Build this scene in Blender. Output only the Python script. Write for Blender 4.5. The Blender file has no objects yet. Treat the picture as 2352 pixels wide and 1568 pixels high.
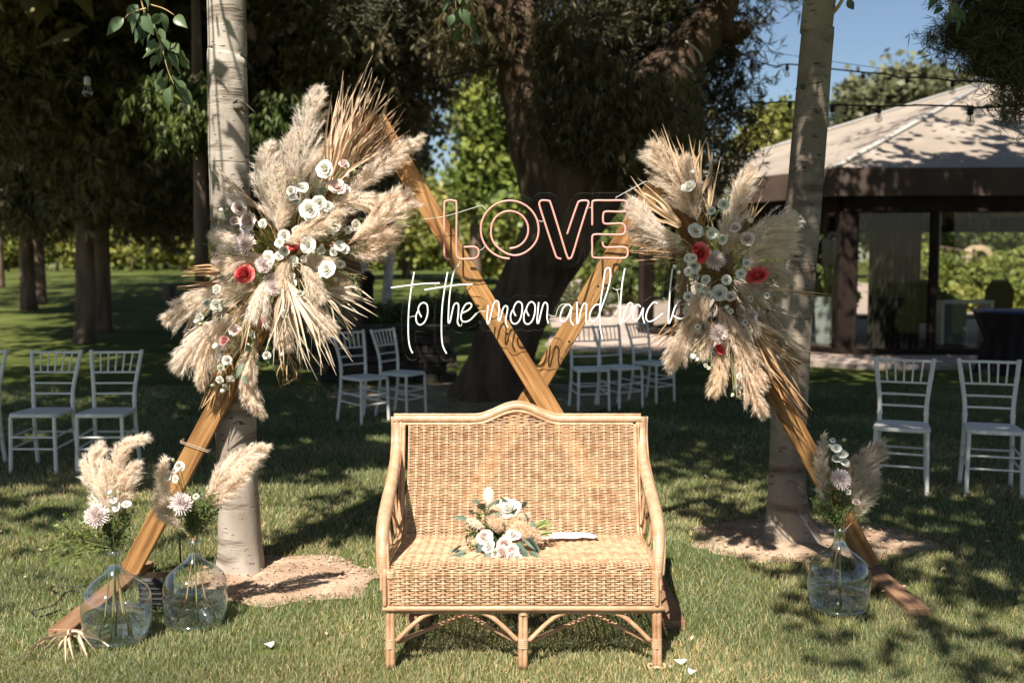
import bpy, math, random
import numpy as np
from mathutils import Vector, Matrix, Quaternion

# ------------------------------------------------------------------ camera, world, sun, exposure
SC = bpy.context.scene
COL = SC.collection
SC.render.engine = 'CYCLES'
CAM_Z = 1.6
PITCH = math.radians(4.40)
cam_d = bpy.data.cameras.new('camera')
cam_d.lens = 35.0
cam_d.sensor_width = 36.0
cam_d.clip_start = 0.05
cam_d.clip_end = 2000.0
cam_d.dof.use_dof = True
cam_d.dof.focus_distance = 4.75
cam_d.dof.aperture_fstop = 2.0
cam = bpy.data.objects.new('camera', cam_d)
COL.objects.link(cam)
cam.location = (0, 0, CAM_Z)
cam.rotation_euler = (math.pi / 2 - PITCH, 0, 0)
SC.camera = cam

SUN_TRAVEL = Vector((0.28, 0.80, -1.0)).normalized()
world = bpy.data.worlds.new('World')
SC.world = world
world.use_nodes = True
wn = world.node_tree.nodes
wl = world.node_tree.links
wn.clear()
sky = wn.new('ShaderNodeTexSky')
sky.sky_type = 'NISHITA'
sky.sun_disc = False
sky.sun_elevation = math.asin(-SUN_TRAVEL.z)
sky.sun_rotation = math.atan2(-SUN_TRAVEL.x, -SUN_TRAVEL.y)
sky.air_density = 1.0
sky.dust_density = 0.6
sky.ozone_density = 1.5
bgn = wn.new('ShaderNodeBackground')
bgn.inputs['Strength'].default_value = 0.054
won = wn.new('ShaderNodeOutputWorld')
wl.new(sky.outputs[0], bgn.inputs['Color'])
wl.new(bgn.outputs[0], won.inputs['Surface'])

sun_d = bpy.data.lights.new('sun', 'SUN')
sun_d.energy = 5.0
sun_d.angle = math.radians(0.53)
sun_d.color = (1.0, 0.93, 0.82)
sun = bpy.data.objects.new('sun', sun_d)
COL.objects.link(sun)
sun.location = (-6, -16, 20)
sun.rotation_euler = SUN_TRAVEL.to_track_quat('-Z', 'Y').to_euler()

SC.view_settings.view_transform = 'Standard'
SC.view_settings.look = 'None'
SC.view_settings.exposure = 1.0
SC.view_settings.gamma = 1.0
SC.view_settings.use_curve_mapping = False
SC.cycles.use_denoising = True
SC.cycles.max_bounces = 10
SC.cycles.transparent_max_bounces = 24
SC.cycles.transmission_bounces = 8
SC.cycles.caustics_reflective = False
SC.cycles.caustics_refractive = False
SC.cycles.sample_clamp_indirect = 6.0

R = np.random.default_rng(11)
random.seed(5)

# ------------------------------------------------------------------ picture measurements -> places
FP = 2286.7
def P(u, v, Y):
    """point at distance Y in front of the camera seen at (u, v) of a 2352 px wide print"""
    cp, sp = math.cos(PITCH), math.sin(PITCH)
    dx = (u - 1176) / FP
    dv = (784 - v) / FP
    dy = cp + dv * sp
    dz = -sp + dv * cp
    t = Y / dy
    return Vector((dx * t, Y, CAM_Z + dz * t))
def G(u, v):
    cp, sp = math.cos(PITCH), math.sin(PITCH)
    dx = (u - 1176) / FP
    dv = (784 - v) / FP
    dy = cp + dv * sp
    dz = -sp + dv * cp
    t = -CAM_Z / dz
    return Vector((dx * t, dy * t, 0))
def ZM(ox, oy, k):
    return lambda x, y: ((ox + x / k) / 1.0885, (oy + y / k) / 1.0885)
z2 = ZM(380, 130, 2.657)
z3 = ZM(380, 600, 3.267)
z5 = ZM(940, 440, 2.94)
z6 = ZM(1560, 300, 2.0107)

# ------------------------------------------------------------------ object helpers
def meta(o, label=None, cat=None, group=None, kind=None):
    if label: o['label'] = label
    if cat: o['category'] = cat
    if group: o['group'] = group
    if kind: o['kind'] = kind
    return o
def empty(name, loc=(0, 0, 0), rz=0.0, **kw):
    o = bpy.data.objects.new(name, None)
    o.empty_display_size = 0.1
    COL.objects.link(o)
    o.location = loc
    o.rotation_euler = (0, 0, rz)
    return meta(o, **kw)
def mesh_np(name, V, F, mats, parent=None, smooth=False, tint=None, midx=None, link=True):
    """V (n,3); F (m,k) constant k, or list of tuples"""
    me = bpy.data.meshes.new(name)
    V = np.asarray(V, dtype=np.float32)
    if isinstance(F, np.ndarray):
        m, k = F.shape
        me.vertices.add(len(V)); me.vertices.foreach_set('co', V.ravel())
        me.loops.add(m * k); me.loops.foreach_set('vertex_index', F.astype(np.int32).ravel())
        me.polygons.add(m)
        me.polygons.foreach_set('loop_start', np.arange(0, m * k, k, dtype=np.int32))
        me.polygons.foreach_set('loop_total', np.full(m, k, dtype=np.int32))
        me.update(calc_edges=True)
    else:
        me.from_pydata(V.tolist(), [], F)
        me.update()
    n = len(me.polygons)
    if smooth:
        me.polygons.foreach_set('use_smooth', np.ones(n, dtype=bool))
    if not isinstance(mats, (list, tuple)): mats = [mats]
    for mt in mats: me.materials.append(mt)
    if midx is not None:
        me.polygons.foreach_set('material_index', np.asarray(midx, dtype=np.int32))
    if tint is not None:
        a = me.attributes.new('tint', 'FLOAT_COLOR', 'POINT')
        t = np.ones((len(V), 4), dtype=np.float32)
        tt = np.asarray(tint, dtype=np.float32)
        if tt.ndim == 1: tt = np.repeat(tt[:, None], 3, 1)
        t[:, :3] = tt
        a.data.foreach_set('color', t.ravel())
    if not link: return me
    o = bpy.data.objects.new(name, me)
    COL.objects.link(o)
    if parent: o.parent = parent
    return o
def obj_of(name, me, parent=None, mw=None):
    o = bpy.data.objects.new(name, me)
    COL.objects.link(o)
    if parent: o.parent = parent
    if mw is not None: o.matrix_local = mw
    return o
def copy_tree(o, parent=None):
    c = o.copy(); COL.objects.link(c); c.parent = parent
    for ch in list(o.children): copy_tree(ch, c)
    return c

class MB:
    def __init__(s): s.v = []; s.f = []; s.t = []; s.m = []; s.cur = 1.0; s.mi = 0
    def add(s, vs, fs):
        b = len(s.v)
        s.v.extend([tuple(p) for p in vs]); s.t.extend([s.cur] * len(vs))
        s.f.extend([tuple(i + b for i in f) for f in fs]); s.m.extend([s.mi] * len(fs))
    def box(s, x0, x1, y0, y1, z0, z1):
        s.add([(x0,y0,z0),(x1,y0,z0),(x1,y1,z0),(x0,y1,z0),(x0,y0,z1),(x1,y0,z1),(x1,y1,z1),(x0,y1,z1)],
              [(0,3,2,1),(4,5,6,7),(0,1,5,4),(1,2,6,5),(2,3,7,6),(3,0,4,7)])
    def bevbox(s, cx, cy, cz, sx, sy, sz, b=0.004):
        x, y, z = sx / 2, sy / 2, sz / 2
        vs = []; 
        for k in (-1, 1):
            for (ax, ay) in ((x - b, y), (x, y - b), (x, -y + b), (x - b, -y), (-x + b, -y), (-x, -y + b), (-x, y - b), (-x + b, y)):
                vs.append((cx + ax, cy + ay, cz + k * (z - b)))
        for k in (-1, 1):
            for (ax, ay) in ((x - b, y - b), (x - b, -y + b), (-x + b, -y + b), (-x + b, y - b)):
                vs.append((cx + ax, cy + ay, cz + k * z))
        fs = []
        for i in range(8):
            j = (i + 1) % 8
            fs.append((i, i + 8, j + 8, j))
        # caps
        for base, cap, up in ((0, 16, 0), (8, 20, 1)):
            c = [cap, cap + 1, cap + 2, cap + 3]
            o = [base + i for i in range(8)]
            f = [(c[0], c[1], c[2], c[3]), (o[1], o[2], c[1], c[0]), (o[3], o[4], c[2], c[1]), (o[5], o[6], c[3], c[2]), (o[7], o[0], c[0], c[3]),
                 (o[0], o[1], c[0]), (o[2], o[3], c[1]), (o[4], o[5], c[2]), (o[6], o[7], c[3])]
            fs += [tuple(reversed(q)) for q in f] if up else f
        s.add(vs, fs)
    def tube(s, path, rad, n=8, cap=True, flat=None, up=(0, 0, 1)):
        pts = [Vector(p) for p in path]
        if not isinstance(rad, (list, tuple, np.ndarray)): rad = [rad] * len(pts)
        T = []
        for i in range(len(pts)):
            a = pts[max(0, i - 1)]; b = pts[min(len(pts) - 1, i + 1)]
            d = (b - a)
            T.append(d.normalized() if d.length > 1e-9 else Vector((0, 0, 1)))
        N = Vector(up).cross(T[0])
        if N.length < 0.2: N = Vector((1, 0, 0)).cross(T[0])
        if N.length < 0.2: N = Vector((0, 1, 0)).cross(T[0])
        N.normalize()
        vs = []
        for i, p in enumerate(pts):
            N = (N - T[i] * N.dot(T[i])).normalized()
            B = T[i].cross(N)
            fa = 1.0 if flat is None else flat
            for k in range(n):
                a = 2 * math.pi * k / n
                vs.append(p + N * (math.cos(a) * rad[i]) + B * (math.sin(a) * rad[i] * fa))
        fs = []
        for i in range(len(pts) - 1):
            for k in range(n):
                k2 = (k + 1) % n
                fs.append((i * n + k, i * n + k2, (i + 1) * n + k2, (i + 1) * n + k))
        if cap:
            fs.append(tuple(range(n))[::-1])
            fs.append(tuple((len(pts) - 1) * n + k for k in range(n)))
        s.add(vs, fs)
    def lathe(s, prof, n=24, c=(0, 0, 0), closed=False):
        vs = []; fs = []
        for (r, z) in prof:
            for k in range(n):
                a = 2 * math.pi * k / n
                vs.append((c[0] + r * math.cos(a), c[1] + r * math.sin(a), c[2] + z))
        for i in range(len(prof) - 1):
            for k in range(n):
                k2 = (k + 1) % n
                fs.append((i * n + k, i * n + k2, (i + 1) * n + k2, (i + 1) * n + k))
        s.add(vs, fs)
    def prism(s, poly, z0, z1):
        n = len(poly)
        vs = [(x, y, z0) for x, y in poly] + [(x, y, z1) for x, y in poly]
        fs = [tuple(range(n))[::-1], tuple(range(n, 2 * n))] + [(i, (i + 1) % n, n + (i + 1) % n, n + i) for i in range(n)]
        s.add(vs, fs)
    def build(s, name, mats, parent=None, smooth=False, **kw):
        o = mesh_np(name, s.v, s.f, mats, parent, smooth, tint=s.t, midx=s.m)
        return meta(o, **kw) if kw else o
def smooth_path(pts, n=6):
    """catmull-rom"""
    p = [Vector(q) for q in pts]
    out = []
    for i in range(len(p) - 1):
        p0 = p[max(i - 1, 0)]; p1 = p[i]; p2 = p[i + 1]; p3 = p[min(i + 2, len(p) - 1)]
        for k in range(n):
            t = k / n
            out.append(0.5 * ((2 * p1) + (p2 - p0) * t + (2 * p0 - 5 * p1 + 4 * p2 - p3) * t * t + (3 * p1 - p0 - 3 * p2 + p3) * t ** 3))
    out.append(p[-1])
    return out
def interp(vals, m):
    x = np.linspace(0, 1, len(vals)); return list(np.interp(np.linspace(0, 1, m), x, vals))
def frame_mat(pos, z, roll=0.0, s=1.0):
    z = Vector(z).normalized()
    q = z.to_track_quat('Z', 'Y') @ Quaternion((0, 0, 1), roll)
    return Matrix.LocRotScale(Vector(pos), q, Vector((s, s, s)))
def unit(a):
    return a / np.maximum(np.linalg.norm(a, axis=-1, keepdims=True), 1e-9)

# cheap smooth value noise in numpy
_NT = np.random.default_rng(3).random((64, 64, 8)).astype(np.float32)
def vnoise(x, y, k=0):
    xi = np.floor(x).astype(int); yi = np.floor(y).astype(int)
    fx = x - xi; fy = y - yi
    fx = fx * fx * (3 - 2 * fx); fy = fy * fy * (3 - 2 * fy)
    g = lambda a, b: _NT[a % 64, b % 64, k % 8]
    return (g(xi, yi) * (1 - fx) + g(xi + 1, yi) * fx) * (1 - fy) + (g(xi, yi + 1) * (1 - fx) + g(xi + 1, yi + 1) * fx) * fy
def fnoise(x, y, k=0):
    return (vnoise(x, y, k) + 0.5 * vnoise(x * 2.1 + 7, y * 2.1 + 3, k + 1) + 0.25 * vnoise(x * 4.3 + 1, y * 4.3 + 9, k + 2)) / 1.75

# ------------------------------------------------------------------ materials
def mat(name, col, col2=None, rough=0.7, nscale=8.0, stretch=(1, 1, 1), bump=0.0, bscale=None, spec=0.4, trans=0.0,
        coord='Object', tint=True, detail=4.0, island=0.0, metal=0.0, coat=0.0, contrast=(0.35, 0.65), tcol=None):
    m = bpy.data.materials.new(name); m.use_nodes = True
    nt = m.node_tree; N = nt.nodes; L = nt.links; N.clear()
    out = N.new('ShaderNodeOutputMaterial')
    pb = N.new('ShaderNodeBsdfPrincipled')
    pb.inputs['Roughness'].default_value = rough
    pb.inputs['Specular IOR Level'].default_value = spec
    pb.inputs['Metallic'].default_value = metal
    pb.inputs['Coat Weight'].default_value = coat
    tc = N.new('ShaderNodeTexCoord'); mp = N.new('ShaderNodeMapping')
    mp.inputs['Scale'].default_value = stretch
    L.new(tc.outputs[coord], mp.inputs['Vector'])
    ns = N.new('ShaderNodeTexNoise'); ns.inputs['Scale'].default_value = nscale; ns.inputs['Detail'].default_value = detail
    L.new(mp.outputs[0], ns.inputs['Vector'])
    rp = N.new('ShaderNodeValToRGB')
    rp.color_ramp.elements[0].position = contrast[0]; rp.color_ramp.elements[1].position = contrast[1]
    rp.color_ramp.elements[0].color = (*col, 1)
    rp.color_ramp.elements[1].color = (*(col2 or col), 1)
    L.new(ns.outputs['Fac'], rp.inputs['Fac'])
    c = rp.outputs['Color']
    if tint:
        at = N.new('ShaderNodeAttribute'); at.attribute_name = 'tint'
        mx = N.new('ShaderNodeMix'); mx.data_type = 'RGBA'; mx.blend_type = 'MULTIPLY'; mx.inputs[0].default_value = 1.0
        L.new(c, mx.inputs[6]); L.new(at.outputs['Color'], mx.inputs[7]); c = mx.outputs[2]
    if island > 0:
        ge = N.new('ShaderNodeNewGeometry')
        mr = N.new('ShaderNodeMapRange'); mr.inputs['To Min'].default_value = 1 - island; mr.inputs['To Max'].default_value = 1 + island
        L.new(ge.outputs['Random Per Island'], mr.inputs['Value'])
        hs = N.new('ShaderNodeHueSaturation'); L.new(mr.outputs[0], hs.inputs['Value']); L.new(c, hs.inputs['Color'])
        c = hs.outputs['Color']
    L.new(c, pb.inputs['Base Color'])
    if bump > 0:
        nb = N.new('ShaderNodeTexNoise'); nb.inputs['Scale'].default_value = bscale or nscale * 4; nb.inputs['Detail'].default_value = 5
        L.new(mp.outputs[0], nb.inputs['Vector'])
        bm = N.new('ShaderNodeBump'); bm.inputs['Strength'].default_value = bump; bm.inputs['Distance'].default_value = 0.01
        L.new(nb.outputs['Fac'], bm.inputs['Height']); L.new(bm.outputs[0], pb.inputs['Normal'])
    sh = pb.outputs[0]
    if trans > 0:
        tr = N.new('ShaderNodeBsdfTranslucent')
        if tcol:
            mt = N.new('ShaderNodeMix'); mt.data_type = 'RGBA'; mt.blend_type = 'MULTIPLY'; mt.inputs[0].default_value = 1.0
            L.new(c, mt.inputs[6]); mt.inputs[7].default_value = (*tcol, 1); L.new(mt.outputs[2], tr.inputs['Color'])
        else:
            L.new(c, tr.inputs['Color'])
        ms = N.new('ShaderNodeMixShader'); ms.inputs[0].default_value = trans
        L.new(sh, ms.inputs[1]); L.new(tr.outputs[0], ms.inputs[2]); sh = ms.outputs[0]
    L.new(sh, out.inputs['Surface'])
    return m
def thin_glass(name, tint=(0.97, 0.99, 0.98), refl=(1, 1, 1), ior=1.5, base=0.0, rough=0.0):
    m = bpy.data.materials.new(name); m.use_nodes = True
    nt = m.node_tree; N = nt.nodes; L = nt.links; N.clear()
    out = N.new('ShaderNodeOutputMaterial')
    tr = N.new('ShaderNodeBsdfTransparent'); tr.inputs[0].default_value = (*tint, 1)
    gl = N.new('ShaderNodeBsdfGlossy'); gl.inputs['Color'].default_value = (*refl, 1); gl.inputs['Roughness'].default_value = rough
    fr = N.new('ShaderNodeLayerWeight'); fr.inputs['Blend'].default_value = 0.5
    pw_ = N.new('ShaderNodeMath'); pw_.operation = 'POWER'; pw_.inputs[1].default_value = ior * 2.0; L.new(fr.outputs['Facing'], pw_.inputs[0])
    ma = N.new('ShaderNodeMath'); ma.operation = 'MULTIPLY_ADD'; ma.inputs[1].default_value = 0.62; ma.inputs[2].default_value = base + .02; ma.use_clamp = True
    L.new(pw_.outputs[0], ma.inputs[0])
    mx = N.new('ShaderNodeMixShader'); L.new(ma.outputs[0], mx.inputs[0]); L.new(tr.outputs[0], mx.inputs[1]); L.new(gl.outputs[0], mx.inputs[2])
    L.new(mx.outputs[0], out.inputs['Surface'])
    return m
M = {}
M['wood'] = mat('stained_pine', (0.19, 0.082, 0.022), (0.42, 0.22, 0.08), rough=0.55, nscale=4, stretch=(0.7, 11, 11), bump=0.3, bscale=24, tint=True, detail=9, contrast=(0.36, 0.6))
M['footwood'] = mat('foot_board_wood', (0.20, 0.10, 0.055), (0.33, 0.19, 0.11), rough=0.7, nscale=5, stretch=(7, 0.8, 7), bump=0.3, bscale=20, detail=8)
M['wicker'] = mat('woven_cane', (0.38, 0.215, 0.115), (0.60, 0.41, 0.262), rough=0.42, nscale=30, spec=0.45, contrast=(0.3, 0.6), bump=0.15, bscale=90)
M['cane'] = mat('bent_cane', (0.33, 0.17, 0.085), (0.52, 0.33, 0.20), rough=0.40, nscale=14, spec=0.5, stretch=(1, 1, 1), contrast=(0.3, 0.65), bump=0.2, bscale=60)
M['wrap'] = mat('cane_binding', (0.48, 0.29, 0.165), (0.63, 0.44, 0.29), rough=0.38, nscale=22, spec=0.5, contrast=(0.3, 0.65))
M['white'] = mat('white_painted_wood', (0.76, 0.73, 0.69), (0.84, 0.81, 0.76), rough=0.45, nscale=12)
M['pampas'] = mat('pampas_hair', (0.90, 0.81, 0.72), (0.96, 0.91, 0.85), rough=0.75, nscale=9, spec=0.25, trans=0.55, island=0.12, contrast=(0.3, 0.7))
M['palmdry'] = mat('dried_palm', (0.46, 0.355, 0.25), (0.72, 0.61, 0.475), rough=0.6, nscale=14, trans=0.22, island=0.2, contrast=(0.3, 0.7))
M['stem'] = mat('flower_stem', (0.13, 0.17, 0.05), (0.22, 0.22, 0.08), rough=0.55, nscale=20)
M['drystem'] = mat('dry_stem', (0.36, 0.22, 0.10), (0.50, 0.34, 0.18), rough=0.6, nscale=20)
M['petal_white'] = mat('white_petal', (0.80, 0.78, 0.70), (0.86, 0.84, 0.78), rough=0.55, trans=0.25, spec=0.3)
M['petal_pink'] = mat('pale_pink_petal', (0.86, 0.68, 0.63), (0.90, 0.79, 0.74), rough=0.55, trans=0.25, spec=0.3, nscale=25)
M['petal_coral'] = mat('coral_petal', (0.72, 0.05, 0.065), (0.86, 0.20, 0.17), rough=0.45, trans=0.25, spec=0.35, nscale=25)
M['petal_dusty'] = mat('dusty_pink_petal', (0.62, 0.24, 0.24), (0.75, 0.40, 0.36), rough=0.5, trans=0.25, nscale=25)
M['petal_mum'] = mat('frilly_pale_petal', (0.86, 0.74, 0.72), (0.92, 0.85, 0.83), rough=0.6, trans=0.25)
M['bud'] = mat('green_white_bud', (0.42, 0.46, 0.22), (0.72, 0.72, 0.52), rough=0.5, nscale=30, trans=0.15)
M['leaf'] = mat('sprig_leaf', (0.085, 0.13, 0.04), (0.15, 0.20, 0.07), rough=0.5, trans=0.25, island=0.3, nscale=10)
M['euca'] = mat('eucalyptus_leaf', (0.13, 0.19, 0.14), (0.22, 0.29, 0.22), rough=0.6, trans=0.15, island=0.2, nscale=10)
M['poplar_leaf'] = mat('poplar_leaf', (0.10, 0.15, 0.07), (0.15, 0.21, 0.11), rough=0.36, trans=0.3, island=0.25, nscale=2)
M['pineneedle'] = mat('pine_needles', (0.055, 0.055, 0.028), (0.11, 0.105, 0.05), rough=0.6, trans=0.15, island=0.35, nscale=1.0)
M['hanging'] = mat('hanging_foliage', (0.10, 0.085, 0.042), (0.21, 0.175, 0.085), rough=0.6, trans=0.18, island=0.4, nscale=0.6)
M['olivegreen'] = mat('olive_green_foliage', (0.085, 0.12, 0.028), (0.15, 0.18, 0.045), rough=0.55, trans=0.3, island=0.3, nscale=0.5)
M['brightgreen'] = mat('bright_green_foliage', (0.13, 0.18, 0.035), (0.28, 0.31, 0.065), rough=0.5, trans=0.35, island=0.3, nscale=0.5)
M['yellowleaf'] = mat('yellow_green_foliage', (0.20, 0.22, 0.05), (0.38, 0.36, 0.10), rough=0.5, trans=0.35, island=0.35, nscale=0.3)
M['palefol'] = mat('pale_olive_foliage', (0.10, 0.11, 0.05), (0.16, 0.16, 0.085), rough=0.55, trans=0.2, island=0.25, nscale=0.5)
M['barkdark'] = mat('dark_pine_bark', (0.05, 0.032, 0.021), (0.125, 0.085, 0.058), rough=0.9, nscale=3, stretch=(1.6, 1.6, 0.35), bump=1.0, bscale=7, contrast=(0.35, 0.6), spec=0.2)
M['barkbrown'] = mat('brown_trunk_bark', (0.09, 0.060, 0.042), (0.20, 0.145, 0.11), rough=0.9, nscale=3, stretch=(1.5, 1.5, 0.3), bump=0.8, bscale=8, spec=0.2)
M['barkpale'] = mat('white_birch_bark', (0.45, 0.42, 0.38), (0.62, 0.58, 0.52), rough=0.8, nscale=5, bump=0.3)
M['dirt'] = mat('dry_earth', (0.33, 0.22, 0.15), (0.50, 0.37, 0.27), rough=0.95, nscale=5, bump=0.7, bscale=30, detail=8, spec=0.15)
M['soil'] = mat('lawn_soil', (0.045, 0.050, 0.018), (0.085, 0.085, 0.035), rough=1.0, nscale=2.0, spec=0.1, detail=6)
M['pave'] = mat('pinkish_gravel', (0.38, 0.29, 0.24), (0.50, 0.40, 0.34), rough=0.95, nscale=1.5, detail=8, bump=0.3, bscale=30, spec=0.15)
M['grass'] = mat('grass_blades', (0.13, 0.17, 0.075), (0.225, 0.255, 0.13), rough=0.55, trans=0.3, island=0.3, nscale=0.9, spec=0.3, contrast=(0.3, 0.7))
M['straw'] = mat('dry_grass_blades', (0.36, 0.30, 0.14), (0.46, 0.38, 0.20), rough=0.6, trans=0.25, island=0.25, nscale=3)
M['rubber'] = mat('black_plastic', (0.012, 0.012, 0.012), rough=0.45, nscale=5)
M['darkframe'] = mat('dark_brown_frame', (0.016, 0.010, 0.008), (0.026, 0.017, 0.013), rough=0.8, nscale=3, spec=0.15)
M['roofcloth'] = mat('beige_roof_canvas', (0.25, 0.205, 0.165), (0.34, 0.285, 0.235), rough=0.85, nscale=1.2, detail=8, bump=0.15, bscale=10)
M['fascia'] = mat('brown_fascia', (0.055, 0.036, 0.028), (0.085, 0.057, 0.044), rough=0.8, nscale=2, bump=0.2)
M['rope'] = mat('white_cord', (0.70, 0.68, 0.62), rough=0.6)
M['neon_pink'] = mat('pink_silicone_tube', (0.82, 0.36, 0.31), (0.86, 0.42, 0.37), rough=0.35, trans=0.15, nscale=4)
M['neon_white'] = mat('white_silicone_tube', (0.84, 0.83, 0.82), rough=0.35)
M['acrylic'] = thin_glass('clear_acrylic', tint=(0.97, 0.975, 0.975), base=-0.018, ior=1.4)
M['acrylic_edge'] = mat('acrylic_edge', (0.55, 0.56, 0.55), rough=0.25, trans=0.3)
M['glass'] = thin_glass('bottle_glass', tint=(0.975, 0.99, 0.985), base=0.035, ior=0.75, rough=0.04)
M['glass_thick'] = thin_glass('thick_bottle_glass', tint=(0.90, 0.95, 0.94), base=0.16, ior=0.6, rough=0.06)
M['pane'] = thin_glass('window_glass', tint=(0.72, 0.73, 0.70), base=0.01, ior=1.5)
M['ribbon'] = mat('white_satin_ribbon', (0.84, 0.82, 0.80), rough=0.5, trans=0.1)
def _water():
    m = bpy.data.materials.new('vase_water'); m.use_nodes = True
    N = m.node_tree.nodes; L = m.node_tree.links; N.clear()
    out = N.new('ShaderNodeOutputMaterial')
    g = N.new('ShaderNodeBsdfGlass'); g.inputs['IOR'].default_value = 1.33; g.inputs['Color'].default_value = (0.98, 1.0, 0.99, 1); g.inputs['Roughness'].default_value = 0.0
    t = N.new('ShaderNodeBsdfTransparent'); t.inputs[0].default_value = (0.98, 0.99, 0.985, 1)
    mx = N.new('ShaderNodeMixShader'); mx.inputs[0].default_value = 0.28
    L.new(g.outputs[0], mx.inputs[1]); L.new(t.outputs[0], mx.inputs[2]); L.new(mx.outputs[0], out.inputs['Surface'])
    return m
M['water'] = _water()
def _poplar_bark(name, lo, hi, mark):
    m = bpy.data.materials.new(name); m.use_nodes = True
    N = m.node_tree.nodes; L = m.node_tree.links; N.clear()
    out = N.new('ShaderNodeOutputMaterial'); pb = N.new('ShaderNodeBsdfPrincipled'); pb.inputs['Roughness'].default_value = 0.85; pb.inputs['Specular IOR Level'].default_value = 0.2
    tc = N.new('ShaderNodeTexCoord')
    m1 = N.new('ShaderNodeMapping'); m1.inputs['Scale'].default_value = (1, 1, 0.5); L.new(tc.outputs['Object'], m1.inputs[0])
    n1 = N.new('ShaderNodeTexNoise'); n1.inputs['Scale'].default_value = 4.5; n1.inputs['Detail'].default_value = 8; L.new(m1.outputs[0], n1.inputs['Vector'])
    r1 = N.new('ShaderNodeValToRGB'); r1.color_ramp.elements[0].position = 0.32; r1.color_ramp.elements[1].position = 0.62
    r1.color_ramp.elements[0].color = (*lo, 1); r1.color_ramp.elements[1].color = (*hi, 1); L.new(n1.outputs['Fac'], r1.inputs[0])
    # short dark lenticels lying across the trunk
    m2 = N.new('ShaderNodeMapping'); m2.inputs['Scale'].default_value = (9, 9, 34); L.new(tc.outputs['Object'], m2.inputs[0])
    n2 = N.new('ShaderNodeTexNoise'); n2.inputs['Scale'].default_value = 2.2; n2.inputs['Detail'].default_value = 3; L.new(m2.outputs[0], n2.inputs['Vector'])
    r2 = N.new('ShaderNodeValToRGB'); r2.color_ramp.elements[0].position = 0.64; r2.color_ramp.elements[1].position = 0.76
    r2.color_ramp.elements[0].color = (0, 0, 0, 1); r2.color_ramp.elements[1].color = (1, 1, 1, 1); L.new(n2.outputs['Fac'], r2.inputs[0])
    # wide brown scars
    m3 = N.new('ShaderNodeMapping'); m3.inputs['Scale'].default_value = (1.2, 1.2, 7); L.new(tc.outputs['Object'], m3.inputs[0])
    n3 = N.new('ShaderNodeTexNoise'); n3.inputs['Scale'].default_value = 1.6; n3.inputs['Detail'].default_value = 6; L.new(m3.outputs[0], n3.inputs['Vector'])
    r3 = N.new('ShaderNodeValToRGB'); r3.color_ramp.elements[0].position = 0.54; r3.color_ramp.elements[1].position = 0.70
    r3.color_ramp.elements[0].color = (0, 0, 0, 1); r3.color_ramp.elements[1].color = (0.8, 0.8, 0.8, 1); L.new(n3.outputs['Fac'], r3.inputs[0])
    ad = N.new('ShaderNodeMath'); ad.operation = 'MAXIMUM'; L.new(r2.outputs[0], ad.inputs[0]); L.new(r3.outputs[0], ad.inputs[1])
    mx = N.new('ShaderNodeMix'); mx.data_type = 'RGBA'; L.new(ad.outputs[0], mx.inputs[0]); L.new(r1.outputs[0], mx.inputs[6]); mx.inputs[7].default_value = (*mark, 1)
    at = N.new('ShaderNodeAttribute'); at.attribute_name = 'tint'
    mm = N.new('ShaderNodeMix'); mm.data_type = 'RGBA'; mm.blend_type = 'MULTIPLY'; mm.inputs[0].default_value = 1; L.new(mx.outputs[2], mm.inputs[6]); L.new(at.outputs['Color'], mm.inputs[7])
    L.new(mm.outputs[2], pb.inputs['Base Color'])
    sb = N.new('ShaderNodeMath'); sb.operation = 'SUBTRACT'; L.new(n1.outputs['Fac'], sb.inputs[0]); L.new(ad.outputs[0], sb.inputs[1])
    bm = N.new('ShaderNodeBump'); bm.inputs['Strength'].default_value = 0.9; bm.inputs['Distance'].default_value = 0.012; L.new(sb.outputs[0], bm.inputs['Height']); L.new(bm.outputs[0], pb.inputs['Normal'])
    L.new(pb.outputs[0], out.inputs['Surface'])
    return m
M['poplarbark'] = _poplar_bark('poplar_bark', (0.22, 0.175, 0.135), (0.46, 0.41, 0.355), (0.09, 0.06, 0.045))
M['poplarbark2'] = _poplar_bark('grey_poplar_bark', (0.20, 0.16, 0.125), (0.36, 0.305, 0.25), (0.075, 0.05, 0.04))
# ------------------------------------------------------------------ ground
def gz(x, y):
    t = np.clip((np.asarray(y, dtype=float) - 25) / 60.0, 0, 1)
    return 1.0 * t * t * (3 - 2 * t)
def ground():
    xs = np.concatenate([np.linspace(-900, -60, 12), np.linspace(-50, 50, 60), np.linspace(60, 900, 12)])
    ys = np.concatenate([np.linspace(-60, -5, 8), np.linspace(-4, 110, 110), np.linspace(130, 1500, 14)])
    X, Y = np.meshgrid(xs, ys, indexing='ij')
    Z = gz(X, Y) + 0.012 * (fnoise(X * 0.8, Y * 0.8) - 0.5) * (Y > 2) * (Y < 25)
    V = np.stack([X, Y, Z], -1).reshape(-1, 3)
    nx, ny = len(xs), len(ys)
    I = np.arange(nx * ny).reshape(nx, ny)
    F = np.stack([I[:-1, :-1], I[1:, :-1], I[1:, 1:], I[:-1, 1:]], -1).reshape(-1, 4)
    m = mat('lawn', (0.055, 0.070, 0.018), (0.12, 0.14, 0.038), rough=1.0, nscale=0.7, spec=0.05, detail=10, contrast=(0.3, 0.7), tint=False, bump=0.6, bscale=25)
    o = mesh_np('ground', V, F, m, smooth=True)
    meta(o, kind='structure')
ground()

def sheet(name, poly, z, m, lift=0.0):
    mb = MB(); n = len(poly)
    mb.v = [(x, y, float(gz(x, y)) + z) for x, y in poly]; mb.t = [1.0] * n
    mb.f = [tuple(range(n))]; mb.m = [0]
    return mb.build(name, m)

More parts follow.
